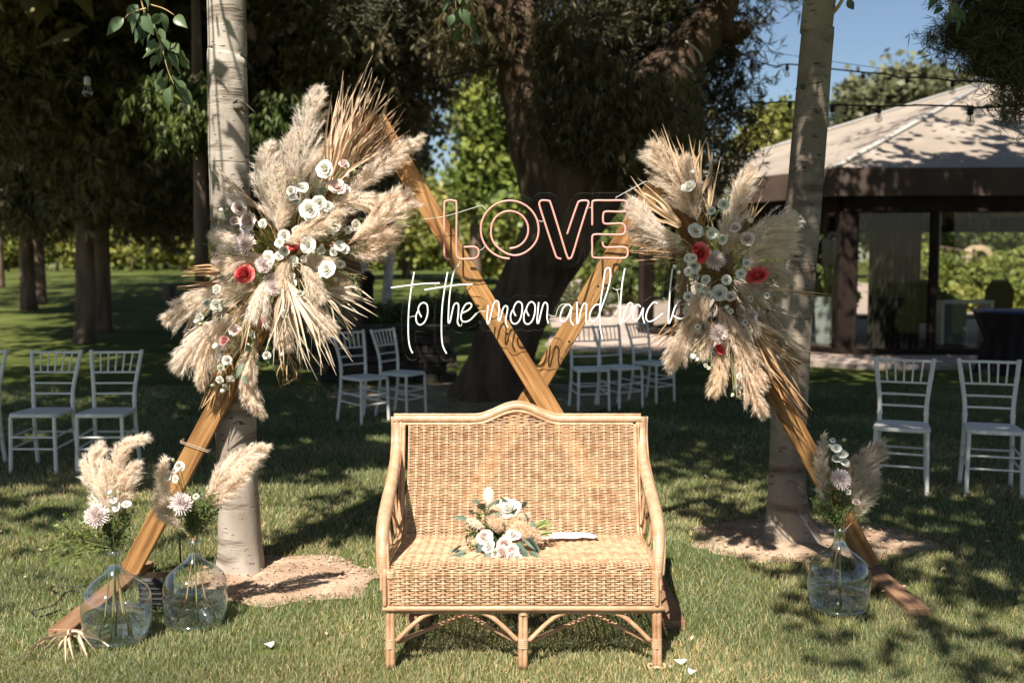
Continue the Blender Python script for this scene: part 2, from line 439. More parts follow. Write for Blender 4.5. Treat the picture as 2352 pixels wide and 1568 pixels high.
DIRT = []   # (cx, cy, rx, ry)
def dirt_patch(cx, cy, rx, ry, seed):
    rr = np.random.default_rng(seed)
    n, k = 96, 22
    V = []; F = []
    for j in range(k + 1):
        for i in range(n):
            a = 2 * math.pi * i / n
            e = 1 + 0.05 * (float(fnoise(np.array(5 + 3.5 * math.cos(a) + seed), np.array(5 + 3.5 * math.sin(a)))) - .5) * 4 + 0.05 * math.sin(a * 3 + seed) + 0.05 * math.sin(a * 7 + 2 * seed) + 0.02 * math.sin(a * 17)
            t = j / k
            x = cx + rx * e * t * math.cos(a); y = cy + ry * e * t * math.sin(a)
            h = 0.012 * (1 - t ** 2) + 0.008 + 0.028 * (float(fnoise(np.array(x * 9.), np.array(y * 9.))) - 0.5) * (1 - t ** 6) - .006 * t - (0.02 if j == k else 0)
            V.append((x, y, h))
    for j in range(k):
        for i in range(n):
            i2 = (i + 1) % n
            F.append((j * n + i, j * n + i2, (j + 1) * n + i2, (j + 1) * n + i))
    # clods
    V = np.array(V)
    o = mesh_np('bare_earth', V, np.array(F), M['dirt'], smooth=True, tint=np.ones(len(V)))
    meta(o, kind='structure')
    DIRT.append((cx, cy, rx * 0.98, ry * 0.98))
    mb = MB()
    for q in range(420):
        a = rr.random() * 6.28; t = math.sqrt(rr.random())
        x = cx + rx * t * math.cos(a); y = cy + ry * t * math.sin(a); s = 0.004 + 0.012 * rr.random() ** 3
        z = 0.012 * (1 - t * t) + 0.010
        mb.cur = 0.7 + 0.5 * rr.random()
        vs = [(x + s * rr.uniform(.6, 1.3) * dx, y + s * rr.uniform(.6, 1.3) * dy, z + s * rr.uniform(.4, .9) * dz) for dx, dy, dz in ((1,0,0),(-1,0,0),(0,1,0),(0,-1,0),(0,0,1),(0,0,-1))]
        mb.add(vs, [(0,2,4),(2,1,4),(1,3,4),(3,0,4),(2,0,5),(1,2,5),(3,1,5),(0,3,5)])
    meta(mb.build('earth_clods', M['dirt']), kind='stuff', label='small clods and pebbles on the bare earth round a poplar', cat='pebbles')
dirt_patch(-1.17, 4.98, 0.50, 0.42, 3)
dirt_patch(1.72, 5.72, 0.72, 0.50, 8)
# bare soil under the big pine
p = sheet('pine_bed', [(-0.3 + 1.9 * math.cos(a) * (1 + .08 * math.sin(3 * a)), 12.0 + 1.5 * math.sin(a) * (1 + .1 * math.sin(5 * a))) for a in np.linspace(0, 6.2, 30)], 0.012, M['dirt'])
meta(p, kind='structure')
# gravel terrace and path
pv = sheet('gravel_path', [(0.7, 19.6), (1.6, 18.3), (5.3, 15.3), (16, 14.4), (16, 17.3), (6.0, 17.3), (3.1, 22.6), (3.0, 25.0), (1.9, 25), (0.9, 23)], 0.03, M['pave'])
meta(pv, kind='structure')
mb = MB()
for (x0, y0), (x1, y1) in (((0.7, 19.6), (1.6, 18.3)), ((1.6, 18.3), (5.3, 15.3)), ((5.3, 15.3), (16, 14.4))):
    a = Vector((x0, y0, 0)); b = Vector((x1, y1, 0)); d = (b - a); n = Vector((-d.y, d.x, 0)).normalized() * 0.05
    vs = [a - n, b - n, b + n, a + n]
    mb.add([(q.x, q.y, -0.02) for q in vs] + [(q.x, q.y, 0.075) for q in vs], [(0,3,2,1),(4,5,6,7),(0,1,5,4),(1,2,6,5),(2,3,7,6),(3,0,4,7)])
meta(mb.build('path_kerb', mat('stone_kerb', (0.30, 0.24, 0.21), (0.40, 0.33, 0.28), rough=0.9)), kind='structure')
g2 = MB(); nn = 12
for j in range(nn + 1):
    y = 25 + (62 - 25) * j / nn
    xl = 1.0 + 0.02 * (y - 25); xr = 20.0
    g2.v += [(xl, y, float(gz(0, y)) + 0.03), (xr, y, float(gz(0, y)) + 0.03)]; g2.t += [1, 1]
g2.f = [(2 * j, 2 * j + 1, 2 * j + 3, 2 * j + 2) for j in range(nn)]; g2.m = [0] * nn
meta(g2.build('gravel_terrace', M['pave']), kind='structure')

# ------------------------------------------------------------------ grass
def blades(name, n, y0, y1, h, w, power, m, seed, label, edge=1.0, clump=None):
    r = np.random.default_rng(seed)
    # density falls with distance
    y = y0 + (y1 - y0) * r.random(n) ** power
    x = (r.random(n) * 2 - 1) * (0.545 * y + 0.25) * edge
    keep = np.ones(n, bool)
    for (cx, cy, rx, ry) in DIRT:
        q = ((x - cx) / rx) ** 2 + ((y - cy) / ry) ** 2
        keep &= q > (0.42 + 0.62 * r.random(n) ** .6 + 0.7 * (fnoise(x * 5, y * 5, 2) - 0.5))
    if clump:
        keep &= fnoise(x * clump[0], y * clump[0], 4) > clump[1] + 0.15 * (r.random(n) - .5)
    else:
        keep &= fnoise(x * 5, y * 5, 1) > 0.10 + 0.2 * r.random(n)
    x, y = x[keep], y[keep]; n = len(x)
    hh = h * (0.55 + 0.75 * r.random(n)) * (0.7 + 0.6 * fnoise(x * 1.7, y * 1.7, 3)) * (0.9 + 0.05 * y)
    ww = w * (0.7 + 0.6 * r.random(n)) * (1 + 0.16 * np.maximum(y - 3.5, 0))
    a = r.random(n) * 6.283; la = r.random(n) * 6.283
    lean = hh * (0.25 + 0.75 * r.random(n))
    bx, by = np.cos(a) * ww, np.sin(a) * ww
    z0 = gz(x, y)
    p0 = np.stack([x - bx, y - by, z0], -1); p1 = np.stack([x + bx, y + by, z0], -1)
    mx_, my_ = x + np.cos(la) * lean * .35, y + np.sin(la) * lean * .35
    p2 = np.stack([mx_ - bx * .7, my_ - by * .7, z0 + hh * .6], -1); p3 = np.stack([mx_ + bx * .7, my_ + by * .7, z0 + hh * .6], -1)
    p4 = np.stack([x + np.cos(la) * lean, y + np.sin(la) * lean, z0 + hh], -1)
    V = np.stack([p0, p1, p2, p3, p4], 1).reshape(-1, 3)
    b = np.arange(n)[:, None] * 5
    F = np.concatenate([b + np.array([[0, 1, 3]]), b + np.array([[0, 3, 2]]), b + np.array([[2, 3, 4]])], 0)
    t = 0.62 + 0.75 * fnoise(x * 1.4, y * 1.4, 5)
    yel = np.clip((fnoise(x * 1.3, y * 1.3, 6) - 0.42) * 3.2, 0, 1) * (0.5 + .5 * r.random(n))
    tint = np.stack([t * (1 + 0.75 * yel), t * (1 + 0.42 * yel), t * (1 + 0.5 * yel)], -1)
    o = mesh_np(name, V, F, m, tint=np.repeat(tint, 5, 0))
    meta(o, kind='stuff', label=label, cat='grass')
blades('lawn_grass', 300000, 3.1, 13.0, 0.028, 0.0015, 1.9, M['grass'], 21, 'short green and straw coloured lawn grass')
blades('dry_grass', 90000, 3.1, 9.0, 0.024, 0.0013, 1.7, M['straw'], 22, 'straw coloured dry blades scattered in the lawn')
blades('grass_tuft', 22000, 3.1, 9.0, 0.055, 0.0015, 1.5, M['grass'], 23, 'longer tufts of grass standing out of the lawn', clump=(4.0, 0.60))

def litter(name, n, seed, area, m, label, smin=.008, smax=.022):
    r = np.random.default_rng(seed)
    x0, x1, y0, y1 = area
    y = r.uniform(y0, y1, n); x = r.uniform(x0, x1, n); s = r.uniform(smin, smax, n)
    A = unit(np.stack([np.cos(a := r.random(n) * 6.283), np.sin(a), r.normal(size=n) * .35], -1)); B = unit(np.cross(A, np.array([0, 0, 1.0]) + r.normal(size=(n, 3)) * .35))
    L = s[:, None]; C = np.stack([x, y, .026 + .012 * r.random(n)], -1)
    up = np.cross(B, A) * L * .25
    V = np.stack([C - A * L, C + B * L * .5 + up, C + A * L, C - B * L * .5 + up], 1).reshape(-1, 3)
    F = np.concatenate([np.arange(n)[:, None] * 4 + [[0, 1, 2]], np.arange(n)[:, None] * 4 + [[0, 2, 3]]], 0)
    t = .5 + .8 * r.random(n)
    meta(mesh_np(name, V, F, m, tint=np.repeat(t, 4)), kind='stuff', label=label, cat='leaf litter')
litter('leaf_litter', 240, 5, (-4.5, 4.5, 3.2, 9.0), M['palmdry'], 'small dry leaves strewn over the lawn')
litter('earth_litter', 140, 6, (1.15, 2.3, 5.3, 6.1), M['palmdry'], 'dry leaf bits on the bare earth round the right poplar', .005, .014)
litter('bark_litter', 90, 7, (-1.5, -.7, 4.7, 5.3), M['palmdry'], 'dry leaf bits on the bare earth round the left poplar', .005, .012)
# ------------------------------------------------------------------ foliage
def cards(name, C, A, B, L, W, m, parent=None, tint=None, **kw):
    """diamond leaves: centre C, long axis A, cross axis B, length L, width W"""
    n = len(C)
    L = np.asarray(L)[:, None] * .5; W = np.asarray(W)[:, None] * .5
    V = np.stack([C - A * L, C + B * W - A * L * .15, C + A * L, C - B * W - A * L * .15], 1).reshape(-1, 3)
    F = np.arange(n * 4).reshape(n, 4)
    T = None if tint is None else np.repeat(tint, 4, 0)
    if T is None: T = np.ones(len(V))
    o = mesh_np(name, V, F, m, parent, tint=T)
    return meta(o, **kw) if kw else o
def rdir(r, n):
    return unit(r.normal(size=(n, 3)))
def perp(r, A):
    return unit(np.cross(A, rdir(r, len(A))))
def crown_pts(r, ells, n, nclump, sig, shell=0.45):
    """n points in nclump clumps spread through the ellipsoids [(cx,cy,cz,rx,ry,rz)]"""
    E = np.array(ells, float); vol = E[:, 3] * E[:, 5]
    k = r.choice(len(E), nclump, p=vol / vol.sum())
    d = rdir(r, nclump) * (r.random(nclump)[:, None] ** shell)
    cc = E[k, :3] + d * E[k, 3:]
    j = r.integers(0, nclump, n)
    s = sig * (0.5 + r.random(nclump))[:, None]
    return cc[j] + np.clip(r.normal(size=(n, 3)), -2.2, 2.2) * s[j] * np.array([1, 1, .7]), j, cc
def trunk_mesh(mb, path, rads, n=20, flare=None, seed=0, rough=0.06):
    pts = smooth_path(path, 8); m = len(pts); rr = interp(rads, m)
    b = len(mb.v)
    mb.tube(pts, rr, n=n)
    for i in range(m):
        c = pts[i]
        for k in range(n):
            a = 2 * math.pi * k / n
            f = 1 + rough * (float(fnoise(np.array(k * 0.9 + seed), np.array(c.z * 2.2))) - .5) * 2
            if flare and c.z < flare[0]:
                q = (1 - max(c.z, 0) / flare[0]) ** 2
                f *= 1 + flare[1] * q * (0.55 + 0.45 * math.sin(a * flare[2] + seed))
            v = Vector(mb.v[b + i * n + k])
            v = c + (v - c) * f
            mb.v[b + i * n + k] = tuple(v)

SX, SY = 0.28, 0.80
def shade_wish(gx, gy):
    """shade wanted on a ground spot; poplar crown leaves are cut to give it"""
    S = np.full(gx.shape, 0.95)
    def patch(x0, x1, y0, y1, s, soft=0.25):
        nonlocal S
        w = np.clip((gx - x0) / soft + .5, 0, 1) * np.clip((x1 - gx) / soft + .5, 0, 1) * np.clip((gy - y0) / soft + .5, 0, 1) * np.clip((y1 - gy) / soft + .5, 0, 1)
        S = S * (1 - w) + s * w
    patch(-9, 9, 7.4, 30, 0.93)
    patch(-9, 9, -5, 7.3, 0.75)
    patch(-9, 1.5, 4.0, 6.8, 0.30, .5)
    patch(-9, -1.2, 2.8, 4.15, 0.85, .3)
    patch(-9, -1.5, 4.3, 7.3, 0.34, .4)
    patch(-2.6, 1.0, 6.2, 7.2, 0.2)
    patch(-1.75, -0.35, 5.2, 6.75, 0.05)
    patch(-0.25, 1.0, 5.6, 6.75, 0.0, .2)
    patch(-2.35, -0.9, 3.9, 5.4, 0.05)
    patch(-0.95, 1.15, 3.2, 5.75, 0.0)
    patch(1.1, 9, 2.8, 4.0, 0.36, .3)
    patch(1.25, 9, 3.9, 5.3, 0.68, .3)
    patch(1.5, 9, 5.2, 9.0, 0.86, .3)
    patch(1.2, 2.3, 5.7, 6.7, 0.62, .2)
    patch(-9, 9, 7.15, 7.6, .93, .1)
    patch(-1.25, -.48, 6.4, 7.7, 0.12, .12)
    patch(-4.6, -1.6, 14.6, 18, .3, .4)
    patch(1.28, 1.9, 5.75, 6.4, 1.0, .06)
    patch(7, 18, 20.3, 29, .42, .8)
    patch(-6, -2.6, 7.2, 8.6, 0.66, .3)
    return S
def let_light(Pn, r, soft=0.10, sc=2.6):
    gx = Pn[:, 0] + SX * Pn[:, 2]; gy = Pn[:, 1] + SY * Pn[:, 2]
    S = shade_wish(gx, gy)
    nz = .55 * fnoise(gx * sc + 40, gy * sc * 0.8 + 40, 1) + .45 * fnoise(gx * sc * 2.7 + 11, gy * sc * 2.0 + 17, 4)
    nz = np.clip((nz - 0.29) / 0.42, 0, 1)      # spread to about uniform
    return (nz + soft * (r.random(len(gx)) - .5)) < S

def overhead_crown(name, tree, cx, cy, rad, n, seed, z0=5.0, z1=9.0):  # out-of-view crown, its leaves thinned to shape the dappled shade
    r = np.random.default_rng(seed)
    C, j, cc = crown_pts(r, [(cx, cy, (z0 + z1) / 2 + .3, rad, rad, (z1 - z0) / 2)], n, int(n / 45), 0.28, 0.8)
    ok = (C[:, 2] > 2.15 + 0.285 * np.maximum(C[:, 1], 0) + 1.0) & let_light(C, r)
    C = C[ok]; n = len(C)
    A = unit(rdir(r, n) + np.array([0, 0, -.5])); B = perp(r, A)
    cards(name, C, A, B, 0.12 + .06 * r.random(n), 0.10 + .04 * r.random(n), M['poplar_leaf'], tree)
    return cc

def limb(mb, a, b, r0, r1, r, sag=0.1, n=7):
    a = Vector(a); b = Vector(b); mid = (a + b) / 2 + Vector((r.normal() * .12, r.normal() * .12, sag)) * (b - a).length
    pts = smooth_path([a, mid, b], 5); mb.tube(pts, interp([r0, (r0 + r1) / 2, r1], len(pts)), n=n)

def poplar(label, path, rads, bark, crown_at, rad, n, seed, flare, knots=(), upto=8.5, z0=5.0, z1=9.0):
    base = path[0]
    t = empty('poplar_tree', (0, 0, 0), label=label, cat='tree', group='pale trunked poplars over the lawn')
    mb = MB(); trunk_mesh(mb, path, rads, n=28, flare=flare, seed=seed, rough=0.07)
    tr = mb.build('trunk', bark, t, smooth=True)
    r = np.random.default_rng(seed + 5)
    # old branch scars: a low brow over a small dark eye
    for (k, side, s) in knots:
        kb = MB(); c = Vector(k)
        brow = [(c.x + s * 1.5 * q, c.y + .016 + .022 * q * q, c.z + s * .75 * (1 - abs(q) ** 1.4) - s * .5 * abs(q)) for q in np.linspace(-1, 1, 13)]
        kb.cur = .62; kb.tube(brow, [s * .03 + s * .10 * (1 - abs(q)) for q in np.linspace(-1, 1, 13)], n=6)
        kb.cur = .45; kb.lathe([(0, .012), (s * .20, .010), (s * .34, .004), (s * .45, -.004)], 12)
        for i in range(len(kb.v) - 48, len(kb.v)):
            x, y, z = kb.v[i]; kb.v[i] = (c.x + x * 1.1, c.y + .010 - z, c.z + y * .8)
        kb.build('branch_scar', bark, tr, smooth=True)
    cc = overhead_crown('crown', t, crown_at[0], crown_at[1], rad, n, seed, z0, z1)
    lm = MB()
    top = Vector(path[-1])
    for i in r.integers(0, len(cc), 26):
        e = Vector(cc[i])
        if e.z < 4.4 + .285 * max(e.y, 0): continue
        s0 = min(max(e.z - 1.6 - r.random(), 5.2), top.z - .2)
        f = None
        pts = smooth_path(path, 8)
        a = min(pts, key=lambda q: abs(q.z - s0))
        if abs(a.z - s0) < 2: limb(lm, a, e, 0.045, 0.008, r)
    if lm.v: lm.build('branches', bark, t, smooth=True)
    return t, tr

LT = [P(u, v, 5.12) for u, v in ((556, 1345), (552, 1240), (545, 1080), (540, 900), (533, 650), (527, 400), (522, 150), (518, -60))]
LT[0].z = -0.05
LT += [Vector((-1.5, 5.15, 6.2)), Vector((-1.45, 5.2, 8.6))]
left_poplar, lp_trunk = poplar('pale poplar trunk behind the left flower arrangement', LT, [.120, .108, .106, .105, .103, .100, .098, .096, .08, .04], M['poplarbark'],
       (-1.9, 5.2), 4.0, 42000, 31, (0.35, 0.18, 3),
       knots=((P(545, 245, 5.02), Vector((0, -1)), 0.055), (P(560, 430, 5.02), Vector((0, -1)), 0.035), (P(530, 960, 5.01), Vector((0, -1)), .03)))
RT = [P(u, v, 5.72) for u, v in ((1822, 1270), (1812, 1190), (1808, 1080), (1814, 900), (1828, 700), (1842, 520), (1860, 300), (1878, 80), (1890, -60))]
RT[0].z = -0.05
RT += [Vector((2.1, 5.8, 6.4)), Vector((2.3, 5.9, 8.8))]
right_poplar, rp_trunk = poplar('greyish poplar trunk leaning right beside the right flower arrangement', RT, [.135, .112, .104, .102, .100, .098, .094, .09, .088, .07, .04], M['poplarbark2'],
       (2.0, 5.4), 4.0, 42000, 37, (0.42, 0.5, 3),
       knots=((P(1850, 385, 5.63), Vector((0, -1)), 0.045), (P(1838, 500, 5.63), Vector((0, -1)), .05), (P(1845, 200, 5.63), Vector((0, -1)), .03)))
for (lab, x, y, rad, n, sd, z0, z1) in (  # poplars added out of view so their crowns shade lawn and pavilion
        ('unseen poplar added left of the lawn for its shade', -5.4, 3.4, 3.8, 34000, 41, 4.2, 8.5),
        ('unseen poplar added right of the camera to dapple the lawn', 3.7, 0.9, 4.2, 44000, 43, 3.8, 8.2),
        ('unseen poplar added beyond the right edge before the pavilion for its shade', 6.3, 8.2, 3.6, 30000, 47, 5.6, 9.8),
        ('unseen poplar added far left of the row of chairs for its shade', -6.6, 8.4, 3.8, 30000, 53, 5.4, 9.5),
        ('unseen tall poplar added at the right edge to dapple the pavilion roof', 8.6, 14.6, 3.8, 26000, 59, 6.0, 11.0),
        ('unseen slim poplar added beyond the right edge to shade the pavilion wall', 7.1, 11.8, 3.4, 26000, 71, 5.6, 10.0),
        ('unseen broad poplar added beyond the right edge to shade the pavilion', 12.0, 11.8, 5.0, 40000, 67, 5.2, 10.5)):
    poplar(lab, [Vector((x, y, -.05)), Vector((x + .03, y, 2)), Vector((x - .05, y + .05, 4.5)), Vector((x, y, z1 - .6))], [.15, .12, .10, .04], M['poplarbark'], (x, y), rad, n, sd, (0.35, .25, 3), z0=z0, z1=z1)

# ---- hanging poplar twigs with leaves in view
def leaf_mesh(name, m, L=0.09, W=0.055, curl=0.25, nseg=6):
    V = []; F = []
    for i in range(nseg + 1):
        t = i / nseg
        w = W * .5 * (math.sin(math.pi * min(1, t * 1.05)) ** 0.8 if 0 < t < 1 else 0.0) * (1.25 - .5 * t)
        y = L * t; z = -curl * L * t * t
        V += [(-w, y, z + w * .35), (0, y, z), (w, y, z + w * .35)]
    for i in range(nseg):
        a = i * 3; b = a + 3
        F += [(a, a + 1, b + 1, b), (a + 1, a + 2, b + 2, b + 1)]
    return mesh_np(name, np.array(V), np.array(F), m, smooth=True, tint=np.ones(len(V)), link=False)
POPL = [leaf_mesh('leaf', M['poplar_leaf'], 0.085, 0.052, 0.3), leaf_mesh('leaf', M['poplar_leaf'], 0.075, 0.056, -0.15), leaf_mesh('leaf', M['poplar_leaf'], 0.095, 0.048, 0.5)]
def twig(tree, pts, nleaf, seed, size=1.0, rad=0.003):
    r = random.Random(seed)
    path = smooth_path(pts, 6)
    mb = MB(); mb.tube(path, interp([rad * 1.4, rad * .5], len(path)), n=5)
    tw = mb.build('twig', M['drystem'], tree, smooth=True)
    for i in range(nleaf):
        t = (i + .6) / nleaf
        a = path[min(len(path) - 1, int(t * (len(path) - 1)))]
        side = 1 if i % 2 else -1
        d = Vector((side * r.uniform(.3, .9), r.uniform(-.5, .3), -r.uniform(.55, 1.1))).normalized()
        pet = a + d * 0.03 * size
        q = d.to_track_quat('Y', 'Z') @ Quaternion((0, 1, 0), r.uniform(-1.3, 1.3))
        s = size * r.uniform(.75, 1.15)
        obj_of('leaf', r.choice(POPL), tw, Matrix.LocRotScale(pet, q, Vector((s, s, s))))
    return tw
for k, (pp, n_, Y) in enumerate((
        ([(315, -40), (335, 40), (352, 60), (372, 110), (385, 160), (400, 195)], 22, 4.3),
        ([(352, 60), (380, 90), (395, 110), (408, 130)], 9, 4.4),
        ([(335, 20), (300, 30), (285, 45)], 4, 4.25), ([(340, 10), (375, 20), (400, 35)], 4, 4.3))):
    twig(left_poplar, [P(u, v, Y) for u, v in pp], n_, 60 + k, .92)
twig(left_poplar, [P(1060, -60, 5.6), P(1068, 10, 5.6), P(1075, 50, 5.6), P(1072, 80, 5.6)], 12, 71, 1.0)
twig(left_poplar, [P(1040, -60, 5.4), P(1045, -10, 5.4), P(1048, 25, 5.4)], 7, 72, 1.0)
twig(right_poplar, [P(1895, 45, 5.7), P(1925, 15, 5.65), P(1950, -30, 5.6)], 2, 73, .9, 0.012)
twig(right_poplar, [P(2225, -50, 5.6), P(2222, -20, 5.6)], 2, 74, 1.1)
twig(right_poplar, [P(2160, -60, 5.2), P(2172, -10, 5.2), P(2185, 20, 5.2), P(2190, 35, 5.2)], 9, 75, 1.0)

# leafy boughs added out of view, whose leaves shade trunks, left beam and sign
POPB = [leaf_mesh('leaf', M['poplar_leaf'], .09, .062, .2)]
def shade_bough(tree, c, e, n, seed, anchor):
    r = np.random.default_rng(seed); C = np.array(c) + (r.random((n, 3)) * 2 - 1) * np.array(e)
    C = C[C[:, 2] > 1.75 + .275 * C[:, 1] + .25]; n = len(C)
    A = unit(rdir(r, n) + np.array([0, 0, -.4])); cards('shade_bough_leaves', C, A, perp(r, A), .085 + .05 * r.random(n), .07 + .03 * r.random(n), M['poplar_leaf'], tree)
    mb = MB()
    for i in range(6): mb.tube(smooth_path([Vector(anchor), (Vector(anchor) + Vector(c)) / 2 + Vector((0, 0, .2)), Vector(C[i * n // 6])], 4), .006, n=5)
    mb.build('shade_bough_stems', M['drystem'], tree, smooth=True)
shade_bough(left_poplar, (-2.0, 3.72, 3.5), (.30, .50, .50), 190, 801, (-1.45, 5.1, 4.4))
shade_bough(left_poplar, (-.95, 3.55, 3.55), (.18, .22, .30), 14, 802, (-1.45, 5.1, 4.6))
shade_bough(right_poplar, (1.15, 4.2, 3.75), (.36, .45, .5), 130, 803, (1.85, 5.75, 4.6))
shade_bough(right_poplar, (.52, 3.13, 3.62), (.34, .20, .16), 330, 804, (1.85, 5.75, 4.7))  # dense leaf cluster added to shade the last word of the sign
shade_bough(right_poplar, (1.2, 3.2, 3.7), (.4, .35, .35), 90, 805, (1.85, 5.75, 4.7))

# ---- big pine
pine = empty('pine_tree', (0, 0, 0), label='huge dark pine with a curved forked trunk behind the sign', cat='tree')
YP = 12.0
mb = MB()
pw = [(1128, 925, 12.0), (1140, 860, 12.0), (1180, 740, 12.0), (1240, 620, 12.0), (1290, 520, 12.0), (1318, 440, 12.0), (1320, 380, 12.0)]
trunk_mesh(mb, [P(u, v, y) for u, v, y in pw], [.46, .38, .37, .40, .46, .56, .60], n=26, flare=(0.8, .35, 4), seed=3, rough=.13)
trunk_mesh(mb, [P(1300, 450, 12), P(1262, 330, 12), P(1225, 200, 12), P(1170, 60, 12), P(1060, -60, 12), P(900, -230, 12)], [.52, .48, .42, .38, .34, .25], n=20, seed=6, rough=.1)
trunk_mesh(mb, [P(1335, 450, 12.05), P(1400, 340, 12.1), P(1475, 230, 12.2), P(1560, 140, 12.3), P(1640, 40, 12.4), P(1680, -90, 12.5)], [.50, .44, .36, .28, .24, .20], n=20, seed=9, rough=.12)
trunk_mesh(mb, [P(1640, 50, 12.4), P(1680, 75, 12.3), P(1720, 60, 12.2)], [.2, .15, .1], n=12, seed=4, rough=.2)
mb.build('trunk', M['barkdark'], pine, smooth=True)
r = np.random.default_rng(77)
def needles(name, ells, n, nclump, sig, size, m, parent, seed, droop=0.0, per=9, keepf=None, wid=0.10, **kw):
    """tufts of needles; each tuft is a star of thin slivers"""
    r = np.random.default_rng(seed)
    C, j, cc = crown_pts(r, ells, n // per, nclump, sig)
    if keepf is not None:
        C = C[keepf(C, r)]
    nt = len(C)
    C = np.repeat(C, per, 0)
    D = unit(np.repeat(unit(rdir(r, nt) + np.array([0, 0, -droop])), per, 0) * 0.7 + rdir(r, nt * per) * 0.8 + np.array([0, 0, -droop * .6]))
    L = size * (0.6 + .8 * r.random(nt * per))
    return cards(name, C + D * L[:, None] * .5, D, perp(r, D), L, L * wid, m, parent, **kw)
def gapkeep(f0, sc, thr):
    def f(C, r):
        d = C[:, 1]
        a = C[:, 0] / d; b = (C[:, 2] - 1.6) / d
        return fnoise(C[:, 0] * sc + 20, C[:, 2] * sc + 20, f0) > thr
    return f
def EL(u, v, Y, ru, rv, ry):
    c = P(u, v, Y); k = Y / FP
    return (c.x, c.y, c.z, ru * k, ry, rv * k)
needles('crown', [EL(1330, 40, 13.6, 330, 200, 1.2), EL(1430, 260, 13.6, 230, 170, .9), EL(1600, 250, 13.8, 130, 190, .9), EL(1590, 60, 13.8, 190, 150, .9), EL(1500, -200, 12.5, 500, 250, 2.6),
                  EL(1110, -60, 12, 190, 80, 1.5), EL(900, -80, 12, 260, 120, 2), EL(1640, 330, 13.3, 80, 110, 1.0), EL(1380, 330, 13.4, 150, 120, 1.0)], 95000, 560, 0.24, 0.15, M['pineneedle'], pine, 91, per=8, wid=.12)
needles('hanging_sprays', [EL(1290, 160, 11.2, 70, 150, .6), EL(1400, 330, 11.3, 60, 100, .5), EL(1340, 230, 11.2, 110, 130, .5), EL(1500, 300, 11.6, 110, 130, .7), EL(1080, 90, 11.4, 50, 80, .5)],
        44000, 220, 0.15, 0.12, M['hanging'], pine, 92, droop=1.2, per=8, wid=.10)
# pale cords tied on the pine limb
for pts in (((1575, 95), (1605, 120), (1612, 142)), ((1560, 142), (1588, 165), (1598, 185)), ((1495, 195), (1530, 205), (1545, 238))):
    mb = MB(); mb.tube(smooth_path([P(u, v, 11.5) for u, v in pts], 5), .012, n=6); mb.build('tied_cord', M['rope'], pine)

# ---- corner pine at top right, near
cp = empty('pine_tree', (0, 0, 0), label='dark pine branch reaching in at the top right corner', cat='tree')
mb = MB(); trunk_mesh(mb, [Vector((4.6, 6.6, -.05)), Vector((4.5, 6.6, 2)), Vector((4.4, 6.5, 5)), Vector((4.4, 6.5, 9))], [.24, .2, .17, .08], n=18, flare=(.5, .3, 3)); 
mb.tube(smooth_path([Vector((4.4, 6.5, 4.2)), P(2420, -30, 6.6), P(2330, 40, 6.6), P(2250, 90, 6.6), P(2190, 110, 6.6)], 5), interp([.07, .045, .02, .008], 21), n=7)
mb.tube(smooth_path([Vector((4.4, 6.5, 4.0)), P(2430, 80, 6.5), P(2360, 150, 6.5), P(2335, 220, 6.5)], 5), interp([.06, .03, .01], 16), n=7)
mb.build('trunk', M['barkdark'], cp, smooth=True)
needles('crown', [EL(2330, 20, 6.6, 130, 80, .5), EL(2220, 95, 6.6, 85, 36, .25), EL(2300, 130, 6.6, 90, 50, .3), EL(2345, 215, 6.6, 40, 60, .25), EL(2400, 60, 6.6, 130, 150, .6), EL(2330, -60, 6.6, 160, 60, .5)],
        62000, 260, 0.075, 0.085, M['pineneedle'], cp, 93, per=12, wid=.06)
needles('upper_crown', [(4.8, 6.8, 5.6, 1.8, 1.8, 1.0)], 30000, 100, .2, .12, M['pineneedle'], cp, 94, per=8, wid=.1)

# ---- dark conifers on the left with hanging foliage
def conifer(label, base, h, rbase, ells, n, seed, m=None, bark=None, lean=0.0, droop=0.9, size=.22, nclump=None, group=None, name='conifer_tree', sig=.35, trunk_top=None):
    t = empty(name, (0, 0, 0), label=label, cat='tree', group=group)
    bx, by = base; z = float(gz(bx, by))
    mb = MB(); trunk_mesh(mb, [Vector((bx, by, z - .05)), Vector((bx + lean * .2, by, z + h * .25)), Vector((bx + lean * .6, by, z + h * .6)), Vector((bx + lean, by, z + h))],
                          [rbase, rbase * .85, rbase * .6, rbase * .2], n=14, flare=(.6, .3, 3), seed=seed)
    mb.build('trunk', bark or M['barkbrown'], t, smooth=True)
    hi = [e for e in ells if e[2] > 7.5]; lo = [e for e in ells if e[2] <= 7.5]
    needles('crown', lo, n, nclump or max(60, n // 200), sig, size, m or M['hanging'], t, seed + 7, droop=droop, per=8, wid=.20)
    if hi:  # overhead leaf mass added so that it shades the far lawn
        r = np.random.default_rng(seed + 9); k = 11500
        hi = [(e[0], e[1], e[2], e[3] * 2.0, e[4] * 2.1, e[5] * 1.1) for e in hi]
        C, j, cc = crown_pts(r, hi, k, 330, .5, .8); C = C[C[:, 2] > 1.6 + .19 * C[:, 1]]; k = len(C); A = unit(rdir(r, k) + np.array([0, 0, -.6]))
        cards('upper_crown', C, A, perp(r, A), .55 + .3 * r.random(k), .22 + .12 * r.random(k), m or M['hanging'], t)
    return t
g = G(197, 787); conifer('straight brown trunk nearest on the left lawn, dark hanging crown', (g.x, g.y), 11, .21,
    [EL(200, 250, 20, 260, 230, 2.5), EL(60, 60, 19, 260, 200, 2.5), EL(110, 430, 22, 170, 90, 1.5), (g.x, g.y, 9, 3.4, 3.2, 3)], 60000, 101, lean=.3)
